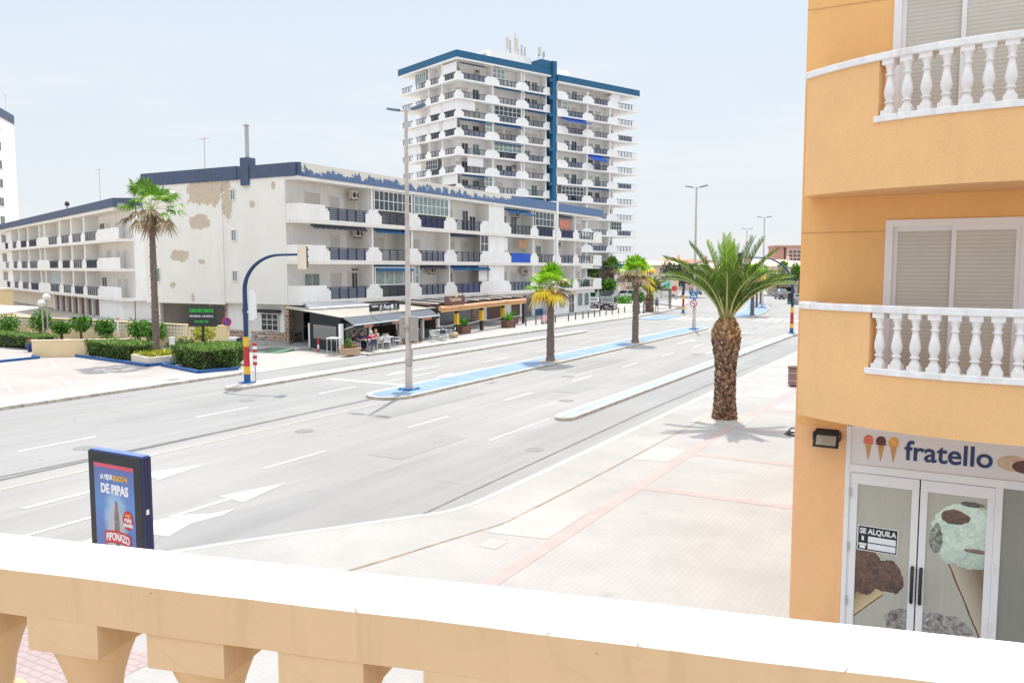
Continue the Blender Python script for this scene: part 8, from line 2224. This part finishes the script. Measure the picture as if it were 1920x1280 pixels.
# ------------------------------------------------------------------ beyond the crossing
def cam_uv(px, D): x = (px - 960) / 1550.0 * D; return (x * 0.4848 + D * 0.8746, -x * 0.8746 + D * 0.4848)
t = thing('bus_shelter', 'bus shelter with dark frame and glass sides beside the short palm', 'bus shelter', W(*cam_uv(1236, 112), 0.115), 0.5)
mb = MB(); mb.box(-1.5, 1.5, -0.7, 0.7, 2.45, 2.62); mb.build('roof', [BLACK], t)
mb = MB()
for x in (-1.45, 1.45):
    for y in (-0.6, 0.6): mb.box(x - 0.06, x + 0.06, y - 0.06, y + 0.06, 0, 2.45)
mb.build('post', [BLACK], t)
mb = MB(); mb.box(-1.38, 1.38, 0.58, 0.6, 0.3, 2.3); mb.box(1.44, 1.46, -0.54, 0.54, 0.3, 2.3); mb.build('glass_panel', [GLASSC], t)
t = thing('street_banner', 'pale panel with a red disc and a green wing on a thin pole', 'sign', W(*cam_uv(1262, 122), 0.115), 0.35)
mb = MB(); mb.tube([(-0.5, 0, 0), (-0.5, 0, 5.0)], 0.05, 6); mb.build('pole', [STEEL], t)
mb = MB(); mb.box(-0.45, 0.75, -0.03, 0.03, 1.55, 3.6); mb.build('panel', [mat('banner_beige', (0.68, 0.56, 0.44), 0.7)], t)
mb = MB(); disc(mb, (0.15, 0, 2.45), 0.42, 0, (0, -1), off=0.04); mb.build('red_disc', [SIGNRED], t)
mb = MB(); mb.add([(-0.52, -0.03, 1.9), (-0.52, -0.03, 3.5)] + [(-0.52 - 0.75 * math.sin(PI * k / 8), -0.03, 3.5 - 1.6 * k / 8.0) for k in range(1, 8)], [tuple([0] + list(range(8, 1, -1)) + [1])]); mb.build('green_wing', [GREENP], t)

def house(px, D, wd, dp, h, label, m, roof, rot=0.0, wins=3, roofh=1.2, flat=False):
    u_, v_ = cam_uv(px, D)
    t = thing('house', label, 'house', W(u_, v_, 0), math.radians(29) + rot)
    mb = MB(); mb.box(-wd / 2, wd / 2, 0, dp, 0, h); mb.build('wall', [m], t)
    mb = MB()
    if flat: mb.box(-wd / 2 - 0.2, wd / 2 + 0.2, -0.2, dp + 0.2, h, h + 0.35)
    else:
        e = 0.5; mb.add([(-wd / 2 - e, -e, h), (wd / 2 + e, -e, h), (wd / 2 + e, dp + e, h), (-wd / 2 - e, dp + e, h), (-wd / 2 + wd * 0.25, dp / 2, h + roofh), (wd / 2 - wd * 0.25, dp / 2, h + roofh)], [(0, 1, 5, 4), (1, 2, 5), (2, 3, 4, 5), (3, 0, 4), (3, 2, 1, 0)])
    r = mb.build('roof', [roof], t)
    mb = MB(); mb.box(wd * 0.2, wd * 0.2 + 0.7, dp * 0.4, dp * 0.4 + 0.7, h, h + roofh + 0.9); mb.build('chimney', [m], r)
    nf = max(1, int(h / 3))
    for f in range(nf):
        for i in range(wins):
            x = -wd / 2 + wd * (i + 0.5) / wins - 0.6
            window(t, x, -0.002, 0.9 + 3.0 * f, 1.2, 1.3, GLASSD, 2)
    mb = MB(); mb.box(-wd * 0.12, wd * 0.05, -0.04, -0.001, 0, 2.1); mb.build('door', [WOODB], t)
    return t
SAND = mat('sand_render', (0.66, 0.50, 0.38), 0.85); PINKR = mat('pink_render', (0.60, 0.42, 0.36), 0.85)
house(1234, 205, 15, 10, 6.3, 'sandy house with brown shutters behind the short palm', SAND, mat('roof_pale', (0.60, 0.44, 0.34), 0.85), 0.1, 4)
house(1262, 230, 8, 8, 7.6, 'house with a small ochre roof tower above the dark pines', YWALL, ROOFT, 0.0, 2, 0.8)
house(1300, 240, 18, 10, 6.0, 'low house with a wide brown tiled roof behind the pines', PINKR, mat('roof_brown', (0.33, 0.19, 0.13), 0.85), -0.1, 4, 2.2)
house(1345, 215, 14, 9, 5.6, 'sandy house left of the far signals, seen through the palm fronds', SAND, mat('roof_pale', (0.60, 0.44, 0.34), 0.85), 0.0, 4, 1.2)
house(1388, 250, 14, 9, 7.2, 'pale house behind the far median lamp', mat('cream_far', (0.72, 0.60, 0.50), 0.85), mat('roof_pale', (0.60, 0.44, 0.34), 0.85), 0.0, 4, 1.4)
house(1428, 240, 13, 9, 6.6, 'terracotta house just left of the pink block', SAND, mat('roof_pale', (0.60, 0.44, 0.34), 0.85), 0.15, 3, 1.2)
house(1462, 225, 14, 9, 6.2, 'cream house with hipped roof below the pink block', mat('cream_far', (0.72, 0.60, 0.50), 0.85), mat('roof_pale', (0.60, 0.44, 0.34), 0.85), 0.0, 4, 1.7)
house(1498, 210, 12, 9, 6.0, 'cream house at the ochre wall edge with blue window', mat('cream_far', (0.72, 0.60, 0.50), 0.85), mat('roof_pale', (0.60, 0.44, 0.34), 0.85), -0.2, 3, 1.4)
# pink apartment block
D = 480
u_, v_ = cam_uv(1452, D)
PKB = thing('pink_apartment_block', 'distant pink apartment block with rows of open balconies', 'building', W(u_, v_, 0), math.radians(29))
PKM = mat('pink_brick', (0.50, 0.27, 0.22), 0.85); PKL = mat('pink_pale', (0.56, 0.38, 0.33), 0.85)
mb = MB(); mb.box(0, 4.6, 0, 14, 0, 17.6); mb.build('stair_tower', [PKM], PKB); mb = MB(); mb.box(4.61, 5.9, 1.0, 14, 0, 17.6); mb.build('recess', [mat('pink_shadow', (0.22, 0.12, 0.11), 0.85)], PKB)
mb = MB(); mb.box(5.91, 45, -0.5, 14, 0, 17.6); mb.build('wall', [PKL], PKB); mb = MB(); mb.box(-0.5, 45, -0.9, 14, 17.61, 18.7); mb.build('roof_band', [PKM], PKB)
for f in range(7):
    for i in range(7):
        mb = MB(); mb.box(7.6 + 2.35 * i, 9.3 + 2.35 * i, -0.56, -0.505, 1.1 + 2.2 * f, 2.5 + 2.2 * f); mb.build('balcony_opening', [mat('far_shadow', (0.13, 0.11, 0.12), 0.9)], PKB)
# cream wall, hedge and pines on the far side
t = thing('boundary_wall', 'pale cream boundary wall below the far hedge at the road bend', 'wall', W(*cam_uv(1448, 172), 0), math.radians(22))
mb = MB(); mb.box(-1, 22, 0, 0.4, 0, 2.9); mb.box(-1, 22, -0.06, 0.46, 2.901, 3.1); mb.build('wall', [CREAM], t)
mb = MB()
for i in range(18): mb.box(0.3 + 0.42 * i, 0.5 + 0.42 * i, -0.04, -0.005, 1.6, 2.6)
mb.build('lattice', [mat('lattice_tan', (0.5, 0.4, 0.3), 0.9)], t)
def far_tree(px, D, zc, rx, rz, label, m, n=900, size=0.5, name='pine_tree', th=None, cat='tree', group=None):
    u_, v_ = cam_uv(px, D); t = thing(name, label, cat, W(u_, v_, 0), 0, group)
    mb = MB(); mb.tube([(0, 0, 0), (0.2, 0.1, zc * 0.5), (0, 0, zc)], [0.3, 0.22, 0.12], 7)
    for i in range(4): a = i * 1.7; mb.tube([(0.1, 0, zc * 0.6), (rx * 0.5 * math.cos(a), rx * 0.5 * math.sin(a), zc)], [0.12, 0.05], 5)
    mb.build('trunk', [BARKS], t)
    mb = MB()
    for i in range(7): a = 2 * PI * i / 7; leaf_cloud(mb, n // 7, blob_fn((rx * 0.55 * math.cos(a), rx * 0.55 * math.sin(a), zc + rz * 0.4 * math.sin(2.6 * i)), rx * 0.5, rx * 0.5, rz * 0.6, 0.3), size, 0, 0.4)
    mb.build('crown', [m], t); return t
GP = 'dark pines beyond the crossing'
far_tree(1262, 165, 4.9, 3.0, 2.2, 'leftmost dark pine clump in front of the ochre roof tower', LEAFD, group=GP)
far_tree(1280, 160, 4.4, 2.8, 2.0, 'middle dark pine clump behind the walkers', LEAFD, group=GP)
far_tree(1300, 158, 4.3, 2.8, 2.2, 'rightmost brownish pine clump before the brown tiled roof', mat_leaf('dry_pine', [(0, (0.06, 0.05, 0.03)), (0.5, (0.16, 0.12, 0.07)), (1, (0.28, 0.2, 0.13))]), group=GP)
far_tree(1456, 168, 3.7, 3.4, 1.0, 'rounded bright green hedge mass on the boundary wall, left', LEAFT, 1100, 0.5, 'hedge', cat='hedge')
far_tree(1482, 168, 3.6, 3.4, 0.9, 'rounded green hedge mass on the boundary wall, right', LEAFT, 1100, 0.5, 'hedge', cat='hedge')
far_tree(1496, 160, 5.0, 1.6, 1.6, 'small bright tree at the edge of the ochre building', LEAFT, 700, 0.45, 'tree')
fan_palm(*cam_uv(1466, 185), 0, 5.5, 'small far palm above the hedge under the pink block', 41, 1.8, 0.25, 0.2, 0.0, 'g', None, 0.6)
topiary(126.0, 52.4, 3.3, 2.0, 'dense rounded green tree behind the black parked hatchback', LEAFT, None, 1600, 0.42, 0.1, 3, 0.4)
topiary(134.0, 58.8, 3.4, 1.6, 'green bush between the long white block and the tower', LEAFT, None, 900, 0.9, 0.1, 3, 0.4)
topiary(120.0, 47.0, 1.2, 1.6, 'low bright green bush right of the white van', LEAFP, None, 900, 0.6, 0.1, 3, 0.3)
topiary(112.0, 41.5, 2.2, 1.1, 'dark green bush left of the short palm trunk', LEAFT, None, 800, 0.7, 0.1, 3, 0.3)
t = thing('awning_tent', 'dark canopy roof behind the short palm fronds', 'canopy', W(*cam_uv(1243, 150), 0), math.radians(29))
mb = MB(); mb.hexa([(-0.5, 0, 2.6), (2.6, 0, 2.6), (2.6, 3, 2.6), (-0.5, 3, 2.6)], [(0, 1, 3.3), (2.2, 1, 3.3), (2.2, 2, 3.3), (0, 2, 3.3)]); mb.build('roof', [mat('canopy_slate', (0.18, 0.24, 0.28), 0.8)], t); mb = MB(); mb.box(-0.4, -0.2, 0.1, 0.3, 0, 2.6); mb.box(2.3, 2.5, 0.1, 0.3, 0, 2.6); mb.build('post', [STEEL], t)
t = thing('retaining_wall', 'white sloping wall along the branch road beyond the crossing', 'wall', W(108, 33.5, 0), 0)
mb = MB(); wallq(mb, (118, 40.5), (150, 58), 0, 2.2, 0, 0.4); wallq(mb, (108, 33.4), (118, 40.5), 0, 0.5, 0, 0.4); mb.build('wall', [WHITE2], t, world=True)
